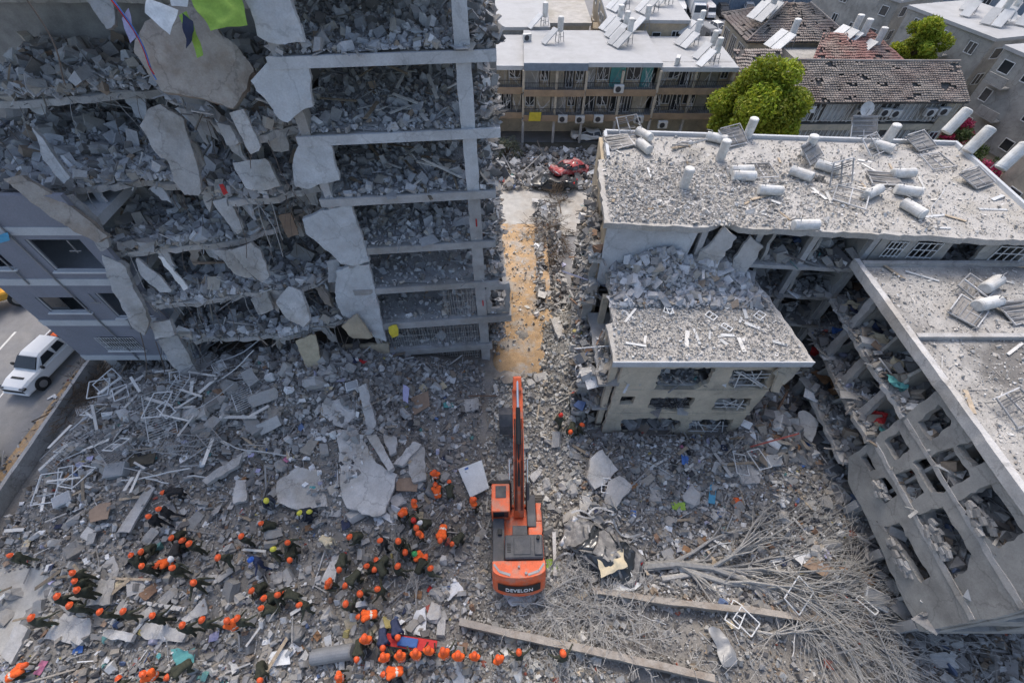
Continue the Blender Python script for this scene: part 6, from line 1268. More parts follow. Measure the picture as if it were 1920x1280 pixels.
def capsule(b, p, q, r0, r1):
    p, q = Vector(p), Vector(q); d = (q - p).normalized()
    b.tube([p - d * r0 * .95, p - d * r0 * .6, p, q, q + d * r1 * .6, q + d * r1 * .95], [r0 * .25, r0 * .8, r0, r1, r1 * .8, r1 * .25], 10)
def person_mesh(P):
    V_ = Vector; bones = []
    hip, neck, head = V_(P['hip']), V_(P['neck']), V_(P['head']); mid = hip.lerp(neck, .5) + V_((0, -.03, .02)); hup = V_(P['hup']).normalized()
    for s, i in ((-1, 0), (1, 1)):
        m = lambda t: V_((s * t[0], t[1], t[2]))
        sh, el, wr, kn, an = m(P['sh']), m(P['el'][i]), m(P['wr'][i]), m(P['kn'][i]), m(P['an'][i])
        hj = hip + V_((s * .09, 0, -.04))
        bones += [(mid + V_((s * .06, 0, 0)), sh.lerp(neck, .3) - V_((0, 0, .04)), .13, .12, 'torso'), (hip + V_((s * .06, 0, .02)), mid + V_((s * .05, 0, 0)), .13, .125, 'torso'), (sh, sh.lerp(neck, .6), .085, .07, 'torso'),
                  (sh, el, .075, .055, 'arm'), (el, wr, .055, .04, 'arm'), (hj, kn, .105, .075, 'leg'), (kn, an, .075, .05, 'leg'), (an + V_((0, -.03, -.02)), an + V_((0, .15, -.045)), .05, .045, 'boot')]
        d = (wr - el).normalized(); bones += [(wr, wr + d * .08, .038, .035, 'hand')]
    f = V_((0, hup.z, -hup.y))
    bones += [(neck - hup * .06, head - hup * .04, .06, .058, 'skin'), (head - hup * .03 + f * .015, head + hup * .04, .085, .098, 'skin'), (head + f * .1 - hup * .01, head + f * .115 - hup * .03, .016, .018, 'skin'), (head + f * .04 - hup * .09, head + f * .06 - hup * .09, .045, .045, 'skin'), (head + V_((.1, 0, 0)), head + V_((.105, 0, 0)) - hup * .03, .022, .018, 'skin'), (head - V_((.1, 0, 0)), head - V_((.105, 0, 0)) - hup * .03, .022, .018, 'skin')]
    b = B()
    for p, q, r0, r1, t in bones: capsule(b, p, q, r0, r1)
    me = bpy.data.meshes.new('tmp'); me.from_pydata(b.v, [], b.f); o = bpy.data.objects.new('tmp', me); C.objects.link(o)
    md = o.modifiers.new('r', 'REMESH'); md.mode = 'VOXEL'; md.voxel_size = .026
    m2 = o.modifiers.new('s', 'SMOOTH'); m2.iterations = 2; m2.factor = .4
    m3 = o.modifiers.new('d', 'DECIMATE'); m3.ratio = .35
    dg = bpy.context.evaluated_depsgraph_get(); out = bpy.data.meshes.new_from_object(o.evaluated_get(dg)); bpy.data.objects.remove(o)
    # fingers: five per hand, unequal and bent, rooted in the palm
    bm = bmesh.new(); bm.from_mesh(out); fing = B()
    for s, i in ((-1, 0), (1, 1)):
        m = lambda t: V_((s * t[0], t[1], t[2])); el, wr = m(P['el'][i]), m(P['wr'][i]); d = (wr - el).normalized(); side = d.cross(V_((0, 0, 1))).normalized() * s; dn = side.cross(d).normalized(); dn = dn if dn.z < 0 else -dn
        palm = wr + d * .07
        for k, L in enumerate((.07, .08, .075, .06)):
            a = palm + side * (.03 - .02 * k); fing.tube([a, a + d * L * .5 + dn * .008, a + d * L * .85 + dn * .035], [.011, .010, .007], 5)
        a = wr + d * .03 + side * .035; fing.tube([a, a + side * .03 + d * .03, a + side * .035 + d * .055 + dn * .01], [.012, .011, .008], 5)
    me2 = bpy.data.meshes.new('f'); me2.from_pydata(fing.v, [], fing.f); nb = len(bm.faces); bm.from_mesh(me2); bm.faces.ensure_lookup_table(); bm.normal_update()
    segs = [(V_(p), V_(q), max(r0, r1), t) for p, q, r0, r1, t in bones]; vest_faces = []
    for fi, fc in enumerate(bm.faces):
        fc.smooth = True
        if fi >= nb: fc.material_index = 1; continue
        c = fc.calc_center_median(); best = None
        for p, q, r_, t in segs:
            d = q - p; k = max(0, min(1, (c - p).dot(d) / max(1e-9, d.dot(d)))); dist = (c - (p + d * k)).length - r_
            if best is None or dist < best[0]: best = (dist, t)
        t = best[1]; fc.material_index = {'torso': 0, 'arm': 0, 'leg': 0, 'boot': 2, 'hand': 1, 'skin': 1}[t]
        if t == 'torso': vest_faces.append(fc)
    vb = bmesh.new(); mp = {}; ax = (neck - hip)
    for fc in vest_faces:
        vs = []
        for v in fc.verts:
            if v.index not in mp: mp[v.index] = vb.verts.new(v.co + v.normal * .022)
            vs.append(mp[v.index])
        try: nf = vb.faces.new(vs); nf.smooth = True
        except ValueError: continue
        k = (fc.calc_center_median() - hip).dot(ax) / ax.dot(ax); nf.material_index = 1 if .28 < k < .4 else 0
    vm = bpy.data.meshes.new('vest'); vb.to_mesh(vm); vb.free(); vm.materials.append(MATS['vest_orange']); vm.materials.append(MATS['reflect'])
    bm.to_mesh(out); bm.free(); return out, vm, head, hup
def helmet_mesh(head, hup):
    b = B(); n = 14; vs = []; fs = []; q = Vector((0, 0, 1)).rotation_difference(hup)
    rings = [(.155, -.012), (.138, .0), (.132, .05), (.107, .095), (.06, .125), (.0, .135)]
    for r_, z in rings:
        for t in range(n):
            a = t * 2 * math.pi / n; vs.append(head + q @ Vector((r_ * .92 * math.cos(a), r_ * 1.08 * math.sin(a), z + .03)))
    for i in range(len(rings) - 1):
        for t in range(n): fs.append((i * n + t, i * n + (t + 1) % n, (i + 1) * n + (t + 1) % n, (i + 1) * n + t))
    b.add(vs, fs); b.bar(head + q @ Vector((0, -.12, .13)), head + q @ Vector((0, .12, .13)), .03, .06); me = bpy.data.meshes.new('helmet'); me.from_pydata(b.v, [], b.f)
    for p in me.polygons: p.use_smooth = True
    me.materials.append(MATS['helmet_orange']); return me
PM = {}
for k, P in POSES.items():
    body, vest, head, hup = person_mesh(P); hm = helmet_mesh(head, hup); var = {}
    for outfit in ('olive', 'navy', 'black_cloth', 'cloth_navy', 'cloth_beige'):
        m = body.copy(); m.materials.clear()
        for mm in (outfit, 'skin', 'boot'): m.materials.append(MATS[mm])
        var[outfit] = m
    hv = {}
    for c in ('orange', 'yellow', 'white', 'blue', 'green', 'red'):
        m = hm.copy(); m.materials.clear(); m.materials.append(MATS['helmet_' + c]); hv[c] = m
    PM[k] = (var, vest, hv, head)
pkm = B(); pkm.box(-.17, .17, -.33, -.16, 1.0, 1.42); 
ORD = ['first', 'second', 'third', 'fourth', 'fifth', 'sixth', 'seventh', 'eighth', 'ninth', 'tenth', 'eleventh', 'twelfth', 'thirteenth', 'fourteenth', 'fifteenth', 'sixteenth', 'seventeenth', 'eighteenth', 'nineteenth', 'twentieth']
rp = random.Random(41)
PLACED = []
def people(desc, group, lst, outfit='olive', pose=None, yaw=None):
    lst = sorted(lst, key=lambda t: t[0]); single = len(lst) == 1
    for i, it in enumerate(lst):
        u, v = it[:2]; opt = it[2] if len(it) > 2 else {}
        ps = opt.get('pose') or (pose if isinstance(pose, str) else rp.choice(pose or ['stand', 'bend', 'bend', 'pass', 'walk', 'crouch'])); var, vest, hv, head = PM[ps]
        of = opt.get('of', outfit); hc = opt.get('h', 'orange'); ve = opt.get('vest', False)
        yw = opt.get('yaw', yaw); yw = R(yw) + rp.uniform(-.35, .35) if yw is not None else rp.uniform(0, 6.28); sc_ = rp.uniform(.98, 1.1)
        z = 1.0
        for _ in range(6):
            p = atz(u, v, z + (head.z + .08) * sc_); hx = Matrix.Rotation(yw, 3, 'Z') @ (head * sc_); bx, by = p.x - hx.x, p.y - hx.y; z = hgt(bx, by)
        o = bpy.data.objects.new('person', var[of]); C.objects.link(o); o.location = (bx, by, z - .01); o.rotation_euler = (0, 0, yw); o.scale = (sc_,) * 3
        look = {'olive': 'olive-clad', 'navy': 'dark-clad', 'black_cloth': 'black-clad', 'cloth_navy': 'blue-clad', 'cloth_beige': 'pale-clad'}[of]
        who = f'{"orange-vested" if ve else look} person' + (f', {hc} helmet' if hc else ', bareheaded')
        tag(o, f'{who}, {desc}' if single else f'{who}, {ORD[i]} from left {desc}', 'person', group)
        if hc: h = bpy.data.objects.new('helmet', hv[hc]); C.objects.link(h); h.parent = o
        if ve: h = bpy.data.objects.new('vest', vest); C.objects.link(h); h.parent = o
        PLACED.append(o)
V = {'vest': True}
def y_(**k): return k
people('in the curved human chain at lower left', 'human chain at lower left', [(56, 1157), (105, 1117), (128, 1134), (185, 1146), (229, 1145), (284, 1153), (340, 1171), (377, 1161), (424, 1163, V), (443, 1158)], pose=['pass', 'pass', 'stand'], yaw=20)
people('in the short file above the human chain', 'file of three', [(134, 1073), (138, 1088), (142, 1105)], pose='stand', yaw=60)
people('of three climbing below the long pale beam', 'three climbing rescuers', [(305, 922, y_(pose='bend')), (296, 953), (277, 967)], pose=['walk', 'bend'], outfit='black_cloth', yaw=90)
people('walking alone on bare sand at the left edge', 'lone walker', [(17, 1040)], pose='walk', yaw=100)
people('in the loose left cluster', 'left cluster', [(320, 1007), (353, 1018), (340, 1012), (263, 1033), (244, 1040), (264, 1060), (291, 1059, V), (321, 1063), (319, 1046, y_(h='white', of='black_cloth')), (361, 1091), (407, 1044)])
people('in the middle-left cluster', 'middle-left cluster', [(451, 1004), (489, 980), (538, 1016), (511, 1028, y_(h='yellow')), (469, 1048, y_(h='blue', of='cloth_navy')), (542, 1048), (471, 1106), (494, 1120), (519, 1114), (529, 1109), (489, 1139), (560, 1133), (619, 1017, y_(h=None, of='cloth_beige', pose='bend'))])
people('of the yellow-helmeted crew below the pale slab', 'yellow-helmeted crew', [(498, 937, y_(h='yellow')), (561, 960, y_(h='yellow')), (579, 958, y_(h='yellow'))], outfit='navy', pose=['bend', 'crouch'])
people('in the dense middle cluster', 'middle cluster', [(655, 1005), (712, 1012, y_(of='black_cloth')), (746, 1013), (705, 1049), (687, 1060), (702, 1066), (635, 1066), (647, 1096), (614, 1091, V), (707, 1103), (674, 1112), (647, 1131), (672, 1155, V), (745, 1060), (759, 1034), (777, 1037, y_(h='green', vest=True)), (797, 1043), (807, 1064)])
people('in the group left of the mattress', 'group left of the mattress', [(814, 884, V), (816, 907, V), (842, 903), (776, 939, V), (753, 963, V), (775, 974, y_(h='red')), (787, 979, y_(h='white')), (780, 988), (784, 998, V), (825, 1011, V), (848, 1018)], pose=['stand', 'bend', 'crouch'])
people('standing just below the mattress', 'lone vest', [(888, 935, V)], pose='stand')
people('in the bottom row along the low wall', 'bottom row', [(682, 1194, V), (717, 1229, V), (748, 1224, V), (778, 1221, V), (802, 1216, V), (830, 1219, V), (858, 1226, V), (889, 1227, V), (934, 1233, V), (973, 1222), (1056, 1224)], pose=['stand', 'pass', 'stand'], yaw=10)
people('of two bending over the red stretcher', 'stretcher pair', [(717, 1213, y_(pose='bend')), (745, 1193, y_(pose='bend'))], outfit='cloth_navy', yaw=200)
for o in PLACED[-2:]: pass
people('at the bottom edge below the row', 'bottom edge', [(668, 1234), (633, 1268, V), (719, 1263, V), (486, 1274)], pose=['stand', 'bend'])
people('at the lower left corner', 'lower left corner', [(42, 1247, y_(vest=True, pose='bend')), (266, 1263, V), (220, 1272), (313, 1268)], pose=['bend', 'stand'])
people('beside the beige block right of the excavator arm', 'soldiers beside the beige block', [(1083, 706), (1075, 738), (1052, 777, y_(h='red')), (1070, 808), (1092, 795)], pose=['stand', 'walk', 'bend'])
# red stretcher
st = on_ground(785, 1208, dz=.6); se = empty('stretcher', st - Vector((0, 0, .1)), 'red rescue stretcher between the blue-clad pair and the bottom row', 'stretcher')
a, c = on_ground(722, 1197, dz=.7), on_ground(818, 1212, dz=.7); d = (c - a).normalized(); s = Vector((-d.y, d.x, 0)) * .28
b = B(); b.poly([a - s, c - s, c + s, a + s], off=(0, 0, -.08)); b.build('board', 'cloth_red', se, bevel=.03)
b = B(); b.tube([a - s - d * .15, c - s + d * .15], .025, 6); b.tube([a + s - d * .15, c + s + d * .15], .025, 6); b.build('carrying_pole', 'exc_black', se)
b = B(); b.obb(a.lerp(c, .45) + Vector((0, 0, .06)), d * .5, s * .7, (0, 0, .06)); b.build('blanket', 'cloth_blue', se, bevel=.04)

# ================================================================ trees and plants
def crown(name, parent, clumps, n_per, leaf, m, seed):
    rng = np.random.default_rng(seed); Vs = []; cols = []
    for (cx, cy, cz, rx, rz) in clumps:
        k = int(n_per * (rx / 1.2) ** 2); d = rng.normal(size=(k, 3)); d /= np.linalg.norm(d, axis=1)[:, None]; rr = rng.uniform(.35, 1.05, (k, 1)) ** .6
        c = np.array([cx, cy, cz]) + d * rr * np.array([rx, rx, rz]); a = rng.normal(size=(k, 3)); a /= np.linalg.norm(a, axis=1)[:, None]; t = np.cross(a, rng.normal(size=(k, 3))); t /= np.linalg.norm(t, axis=1)[:, None] + 1e-9
        L = leaf * rng.uniform(.6, 1.5, (k, 1)); q = np.stack([c - a * L, c - t * L * .45, c + a * L, c + t * L * .45], 1); Vs.append(q.reshape(-1, 3)); tone = rng.uniform(.7, 1.3) * rng.uniform(.75, 1.25, (k, 1)) * np.ones((1, 3)); tone[:, 0] *= rng.uniform(.85, 1.2, k); cols.append(np.repeat(tone, 4, 0))
    Vv = np.concatenate(Vs) - np.array(BASE[parent.name]); col = np.concatenate(cols); n = len(Vv) // 4
    me = bpy.data.meshes.new(name); me.vertices.add(n * 4); me.vertices.foreach_set('co', Vv.ravel().astype('f4')); me.loops.add(n * 4); me.loops.foreach_set('vertex_index', np.arange(n * 4, dtype='i4')); me.polygons.add(n); me.polygons.foreach_set('loop_start', np.arange(0, n * 4, 4, dtype='i4'))
    at = me.attributes.new('Col', 'FLOAT_COLOR', 'POINT'); at.data.foreach_set('color', np.concatenate([col, np.ones((n * 4, 1))], 1).ravel().astype('f4')); me.materials.append(MATS[m]); me.update(calc_edges=True); me.shade_flat()
    o = bpy.data.objects.new(name, me); C.objects.link(o); o.parent = parent; return o
def tree(label, x, y, h, r_, m, seed, nclump=26, leaf=.2, n_per=420, name='leafy_tree', zc=None, squash=1.0, cat='tree'):
    r = random.Random(seed); e = empty(name, (x, y, 0), label, cat); zc = zc or h - r_; clumps = []
    for k in range(nclump):
        d = Vector((r.gauss(0, 1), r.gauss(0, 1), r.gauss(0, 1))).normalized() * r.uniform(.45, .9); rr = r_ * r.uniform(.24, .42)
        clumps.append((x + d.x * r_, y + d.y * r_, zc + d.z * r_ * squash, rr, rr * .85))
    crown('crown', e, clumps, n_per, leaf, m, seed)
    b = B(); b.tube([(x, y, 0), (x + .1, y, h * .25), (x - .05, y + .1, zc)], [r_ * .09, r_ * .07, r_ * .04], 8)
    for c in clumps[::3]: b.tube([(x, y, zc - r_ * .6), Vector((x, y, zc)).lerp(Vector(c[:3]), .5), c[:3]], [r_ * .04, r_ * .025, .02], 5)
    b.build('trunk', 'bark', e); return e
tree('large bright yellow-green tree between the flat roof and the gallery block', 24.3, 46.2, 11.6, 4.4, 'leaf_bright', 1, 44, .17, 900, zc=7.4)
tree('small bright green tree between the far grey houses', 49.6, 63.5, 11, 3.1, 'leaf_bright', 2, 26, .17, 800, zc=8.0)
for i, (x, y, r_, m, lab) in enumerate(((48.5, 55, 2.6, 'leaf_dark', 'dark shrub behind the end of the tiled-roof block'), (52, 53, 2.2, 'leaf_pink', 'pink flowering bougainvillea right of the tiled-roof block'), (50, 50, 2.4, 'leaf_dark', 'dark bush below the pink bougainvillea'), (51.5, 46.5, 2.4, 'leaf_dark', 'dark bush between bougainvillea and the right edge house'), (49.0, 44.0, 2.2, 'leaf_pink', 'crimson flowering bush behind the toppled tanks'), (46, 40.5, 2.4, 'leaf_dark', 'dark green bush behind the roof corner'), (43, 36, 2.3, 'leaf_dark', 'dark green bush right of the long flat roof'), (38.5, 31, 2.2, 'leaf_dark', 'dark green bush at the right roof end'), (35.5, 27.5, 2.0, 'leaf_dark', 'low dark bush beside the right roof end'), (51, 67, 2.5, 'leaf_dark', 'dark tree beside the grey corner house'), (48, 78, 2.8, 'leaf_dusty', 'dusty tree behind the red tiled house'), (61, 58, 2.6, 'leaf_dark', 'dark tree between the far right blocks'))):
    tree(lab, x, y, r_ * 1.6, r_, m, 20 + i, 14, .16, 420, 'shrub', zc=r_ * .8, cat='shrub')
tree('dusty grey-green bush in the debris-strewn yard', -.6, 51.5, 2.4, 1.9, 'leaf_dusty', 50, 14, .1, 500, 'shrub', zc=1.2, squash=.6, cat='shrub')

# ---- fallen bare trees: trunk and branches in the lower right
def bare_tree(label, root, direction, length, seed, depth=3, nb=6, r0=.16, spread=.5, m='bark_grey', zlift=.35):
    r = random.Random(seed); e = empty('fallen_tree', root, label, 'tree'); tr_ = B(); tw = B()
    def grow(p, d, L, rad, lev, target):
        pts = [p]; rs = [rad]; n = 5
        for k in range(n):
            d = (d + Vector((r.gauss(0, .16), r.gauss(0, .16), r.gauss(0, .12)))).normalized(); q = pts[-1] + d * L / n
            g_ = hgt(q.x, q.y) + .05; q.z = max(g_, min(q.z, g_ + zlift + lev * .25)); pts.append(q); rs.append(max(.012, rad * (1 - .75 * (k + 1) / n)))
        target.tube(pts, rs, 5 if lev else 7)
        if lev < depth:
            for k in range(nb if lev == 0 else nb - lev):
                i = r.randint(1, n); dd = (pts[i] - pts[i - 1]).normalized(); nd = (dd + Vector((r.gauss(0, spread), r.gauss(0, spread), r.gauss(0, .25)))).normalized()
                grow(pts[i], nd, L * r.uniform(.4, .7), rs[i] * .6, lev + 1, tw)
    grow(Vector(root), Vector(direction).normalized(), length, r0, 0, tr_)
    tr_.build('trunk', m, e); tw.build('branches', m, e); return e
p = on_ground(1205, 1062, dz=.3); bare_tree('large bare fallen tree fanning out to the lower right', p, (1, -.15, .05), 9.5, 1, 2, 12, .26, .3, zlift=.7)
bare_tree('bare fallen tree reaching towards the torn wing', on_ground(1290, 1070, dz=.3), (1, -.35, .05), 9.5, 2, 2, 11, .17, .3, zlift=.6); bare_tree('long bare branches spread below the low mud wall', on_ground(1240, 1085, dz=.3), (1, -.05, .05), 9.5, 3, 2, 11, .16, .3, zlift=.6)
bare_tree('thin bare branch curving upward right of the car wreck', on_ground(1260, 1055, dz=.3), (1, .35, .1), 7, 4, 2, 6, .11, .3, zlift=.6); bare_tree('bare twigs at the bottom right corner', on_ground(1560, 1190, dz=.3), (.6, -.6, .05), 5, 5, 3, 7, .08, .6)
for i, (u, v, dx, dy) in enumerate(((960, 1130, 1, .1), (1020, 1160, 1, -.2), (1080, 1150, .6, .6), (1150, 1190, 1, -.1), (1000, 1100, .7, -.5), (1200, 1165, -.7, .3), (1110, 1130, -.8, -.4))):
    bare_tree('tangled dead brushwood between the two low walls', on_ground(u, v, dz=.3), (dx, dy, .1), 3.2, 20 + i, 3, 7, .05, .9)['group'] = 'dead brushwood between the low walls'
for i, (u, v, dx, dy) in enumerate(((740, 1100, .2, 1), (760, 1120, .1, 1), (730, 1130, .6, .5), (780, 1140, -.3, .8))):
    bare_tree('pale dry reeds in the middle cluster of rescuers', on_ground(u, v, dz=.2), (dx, dy, .15), 2.4, 40 + i, 2, 8, .035, .3)['group'] = 'dry reeds among the rescuers'
for i, (u, v, dx, dy) in enumerate(((1420, 1090, 1, -.3), (1450, 1130, .9, .2), (1500, 1110, .7, -.6), (1400, 1180, 1, -.2))): bare_tree('thin grey twigs heaped at the lower right', on_ground(u, v, dz=.3), (dx, dy, .05), 6, 60 + i, 2, 9, .07, .4, zlift=.5)['group'] = 'grey twigs at the lower right'

# ================================================================ water tanks and collectors on the ruined roofs
def make_tank():
    e = empty('water_tank', (0, 0, 0), 'x', 'tank'); b = B(); b.tube([(0, 0, 0), (0, 0, .03), (0, 0, 1.35), (0, 0, 1.4)], [.25, .3, .3, .24], 18); b.build('drum', 'tank_white', e)
    b = B(); b.tube([(0, 0, .1), (0, 0, .13)], .305, 18); b.build('rim_band', 'metal_pale', e); b = B(); b.tube([(0, 0, 1.25), (0, 0, 1.28)], .305, 18); b.build('rim_band', 'metal_pale', e); b = B(); b.tube([(0, .29, .3), (0, .42, .3), (0, .42, -.1)], .025, 6); b.build('pipe_stub', 'metal_grey', e); return e
def make_coll(seed, sheet_, miss):
    r = random.Random(seed); e = empty('solar_collector', (0, 0, 0), 'x', 'solar panel')
    if sheet_: b = B(); b.poly(ragged([Vector((-1, -.75, -.02)), Vector((1, -.75, -.02)), Vector((1, .75, -.02)), Vector((-1, .75, -.02))], .1, .3, r), off=(0, 0, .03)); b.build('back_sheet', 'panel_dark', e)
    for x in (-1, 0, 1): b = B(); b.bar((x, -.78, .03), (x + r.gauss(0, .06), .78, .03 + r.gauss(0, .08)), .06, .08); b.build('frame_bar', 'pipe', e)
    for y in (-.77, .77): b = B(); b.bar((-1, y, .03 + r.gauss(0, .06)), (1, y + r.gauss(0, .06), .03 + r.gauss(0, .06)), .06, .08); b.build('frame_bar', 'pipe', e)
    for k in range(10):
        if r.random() < miss: continue
        b = B(); y = -.68 + k * .15; b.bar((-.97, y, .04 + r.gauss(0, .03)), (.97 - r.random() * .5, y + r.gauss(0, .07), .04 + r.gauss(0, .07)), .05, .03); b.build('riser_tube', r.choice(['metal_grey', 'panel_dark', 'exc_dark']), e)
    b = B(); b.bar((-.9, .6, 0), (-.9, .75, -.5), .04); b.build('leg', 'metal_grey', e); b = B(); b.bar((.9, .6, 0), (.9, .75, -.5), .04); b.build('leg', 'metal_grey', e); return e
colls = [Proto(make_coll(i, i % 2 == 0, .15 + .1 * i)) for i in range(4)]; ci = [0]
def coll(*a, **k): ci[0] += 1; return colls[ci[0] % 4](*a, **k)
tank = Proto(make_tank())
TK = [(1194, 247, 'lie', 30, 'rear toppled tank at the left back corner of the long roof'), (1196, 268, 'lie', 20, 'front toppled tank at the left back corner of the long roof'), (1400, 250, 'up', 0, 'upright tank at the back edge near the green tree'), (1322, 257, 'lie', 60, 'tipped tank left of the upright one near the green tree'), (1349, 292, 'up', 8, 'short upright tank below the green tree on the long roof'),
      (1367, 322, 'lie', 90, 'upper of a tank pair lying on the long roof middle'), (1370, 332, 'lie', 85, 'lower of a tank pair lying on the long roof middle'), (1281, 345, 'up', 10, 'battered drum standing on the left part of the long roof'), (1418, 358, 'lie', 80, 'tank lying front middle on the long roof'), (1478, 321, 'lie', 45, 'tank lying beside the roof hole'), (1508, 283, 'up', 5, 'small upright tank in the middle of the long roof'),
      (1526, 309, 'lie', 50, 'tank lying on a collector right of the roof hole'), (1628, 270, 'lie', 45, 'tank lying behind the tall upright one on the long roof'), (1658, 262, 'up', 4, 'tall upright tank at the right back of the long roof'), (1667, 328, 'lie', 90, 'tank lying on a dark collector at the right of the long roof'), (1672, 357, 'lie', 70, 'tank lying in front of the dark collector at the right'), (1617, 370, 'lie', 120, 'tank lying at the front right of the long roof'),
      (1768, 250, 'tilt', 0, 'rear of three leaning tanks at the right roof end'), (1807, 286, 'tilt', 0, 'middle of three leaning tanks at the right roof end'), (1868, 318, 'tilt', 0, 'front of three leaning tanks at the right roof end'), (1687, 382, 'lie', 20, 'crumpled white tank at the front right roof edge'), (1482, 425, 'lie', 90, 'beige tank at the front edge of the long roof')]
for u, v, k, a, lab in TK:
    p = atz(u, v + (8 if k == 'up' else 6), 13.0)
    if k == 'lie': tank((p.x, p.y, 13.3), R(a), .95, rx=R(88), label=lab)
    elif k == 'tilt': tank((p.x, p.y, 13.25), 0, 1.15, ry=R(28), rx=R(-14), label=lab)
    else: tank((p.x, p.y, 13.0), R(a), .95, rx=R(3), label=lab)
for u, v, k, a, lab in ((1872, 525, 'lie', -60, 'rear white tank on the torn wing roof'), (1872, 565, 'lie', -75, 'front white tank on the torn wing roof')):
    p = atz(u, v, WZ + .3); tank((p.x, p.y, WZ + .32), R(a), 1.05, rx=R(88), label=lab)
CL = [(1176, 250, 20, 35, 13, 'pale collector leaning at the left back corner of the long roof'), (1160, 272, 15, 10, 13, 'bent collector lying before the left back corner'), (1290, 280, 30, -25, 13, 'dark collector slumped left of the short upright tank'), (1370, 268, 25, 30, 13, 'dark tilted collector under the green tree'), (1423, 325, 5, 6, 13, 'broken collector frame in the middle of the long roof'), (1515, 300, 40, 40, 13, 'dark collector tipped up by the lying tank'), (1630, 285, 30, 30, 13, 'dark collector leaning on the tall tank'), (1720, 275, 25, 20, 13, 'large dark collector at the right back of the long roof'), (1750, 308, 15, 8, 13, 'twisted collector at the right of the long roof'), (1655, 340, -10, 5, 13, 'dark collector under the lying tank at right'), (1590, 378, -30, 12, 13, 'collector half buried at the front right'), (1825, 342, 25, 15, 13, 'large dark collector at the right roof corner'), (1565, 345, 20, 60, 13, 'small dark panel standing beside the roof hole'), (1610, 255, 0, 50, 13, 'pale sheet standing at the roof back edge'),
      (1822, 548, 35, 10, WZ, 'broken collector on the torn wing roof beside the tanks'), (1810, 588, 40, 5, WZ, 'dark collector on the torn wing roof before the front tank'), (1900, 770, 20, 12, WZ, 'barred frame on the torn wing roof at the right edge'), (1905, 590, 10, 10, WZ, 'collector at the right edge of the torn wing roof')]
for u, v, yw, tl, z, lab in CL:
    p = atz(u, v, z); coll((p.x, p.y, z + .12 + .7 * math.sin(abs(R(tl)))), R(yw), .85, rx=R(tl), label=lab)
b = B(); b.tube([(26.5, 12.5, WZ + .05), (27, 12.4, WZ + .2)], .05); 

# ================================================================ loose things one can pick out
rz_ = random.Random(99)
def bend_tube(p, d, L, r_, wob, n=6, follow=None):
    pts = [Vector(p)]; d = Vector(d).normalized()
    for k in range(n):
        d = (d + Vector((rz_.gauss(0, wob), rz_.gauss(0, wob), rz_.gauss(0, wob * .6)))).normalized(); q = pts[-1] + d * L / n
        if follow: q.z = max(q.z, follow(q.x, q.y) + .03)
        pts.append(q)
    return pts
def stick_things(n, poly, kind, label, group, lo, hi, m, zfn=hgt, name=None, wob=0, r_=.03, yaw=None, lift=.12, tilt=.18):
    for x, y in pts_in(poly, n):
        a = rz_.uniform(0, 6.28) if yaw is None else R(yaw) + rz_.gauss(0, .35); L = rz_.uniform(lo, hi); z = zfn(x, y) + lift + rz_.random() * lift; d = Vector((math.cos(a), math.sin(a), rz_.gauss(0, tilt))); b = B()
        if kind == 'tube': b.tube(bend_tube((x, y, z), d, L, r_, wob, 6, zfn), r_ * rz_.uniform(.7, 1.3), 5)
        elif kind == 'plank': b.bar((x, y, z), Vector((x, y, z)) + d * L, rz_.uniform(.1, .22), .03)
        elif kind == 'frame':
            w = L * rz_.uniform(.5, .8); e = Vector((-d.y, d.x, rz_.gauss(0, .2))).normalized(); c = Vector((x, y, z + .1)); q = [c, c + d * L, c + d * L + e * w, c + e * w]
            for i in range(4): b.bar(q[i], q[(i + 1) % 4], .05)
            if rz_.random() < .5: b.bar(q[0].lerp(q[1], .5), q[3].lerp(q[2], .5), .04)
        elif kind == 'grid':
            w = L * .5; e = Vector((-d.y, d.x, 0)).normalized(); c = Vector((x, y, z + .15)); k = int(L / .16)
            for i in range(k + 1): b.bar(c + d * L * i / k, c + d * L * i / k + e * w, .02)
            b.bar(c, c + d * L, .04); b.bar(c + e * w, c + d * L + e * w, .04)
        b.build(name or 'plank', rz_.choice(m) if isinstance(m, list) else m, label=label, cat=(name or 'plank').split('_')[-1], group=group)
FIELD_L = [(-29, 2.5), (-4, 2.5), (-4, 13), (-29, 13)]; SLOPE_L = [(-28.6, 10), (-19, 11), (-15, 15), (-20, 19), (-28.8, 18.3)]; FIELD_R = [(4.5, 4), (18.8, 3), (18.8, 13.8), (4.5, 13.8)]
stick_things(46, SLOPE_L, 'tube', 'bent grey metal rail in the tangle between road wall and tower', 'bent rails at left', 1.5, 4.5, ['pipe', 'metal_grey', 'metal_pale'], name='bent_rail', wob=.12, r_=.035, yaw=25, lift=.35, tilt=.15)
stick_things(34, SLOPE_L, 'plank', 'white broken lath in the tangle between road wall and tower', 'white laths at left', .8, 2.4, 'whitewood', name='lath', lift=.35)
stick_things(10, SLOPE_L, 'grid', 'twisted barred railing in the tangle between road wall and tower', 'barred railings at left', 1.4, 3.2, ['metal_grey', 'metal_pale'], name='barred_railing', lift=.4, tilt=.2)
stick_things(12, SLOPE_L, 'frame', 'white window frame in the tangle between road wall and tower', 'window frames at left', 1.0, 1.8, 'frame_white', name='window_frame', lift=.4, tilt=.3)
stick_things(34, FIELD_L, 'plank', 'wooden plank among the rescuers in the rubble field', 'planks among the rescuers', .6, 2.0, ['plank', 'whitewood', 'plank'], lift=.15)
stick_things(34, FIELD_R, 'plank', 'plank in the rubble before the beige block', 'planks before the beige block', .6, 1.9, ['plank', 'whitewood', 'plank'], lift=.15)
stick_things(22, FIELD_R, 'tube', 'thin bent pipe in the rubble before the beige block', 'pipes before the beige block', .8, 2.4, ['pipe', 'metal_pale'], name='bent_pipe', wob=.15, r_=.022, lift=.15)
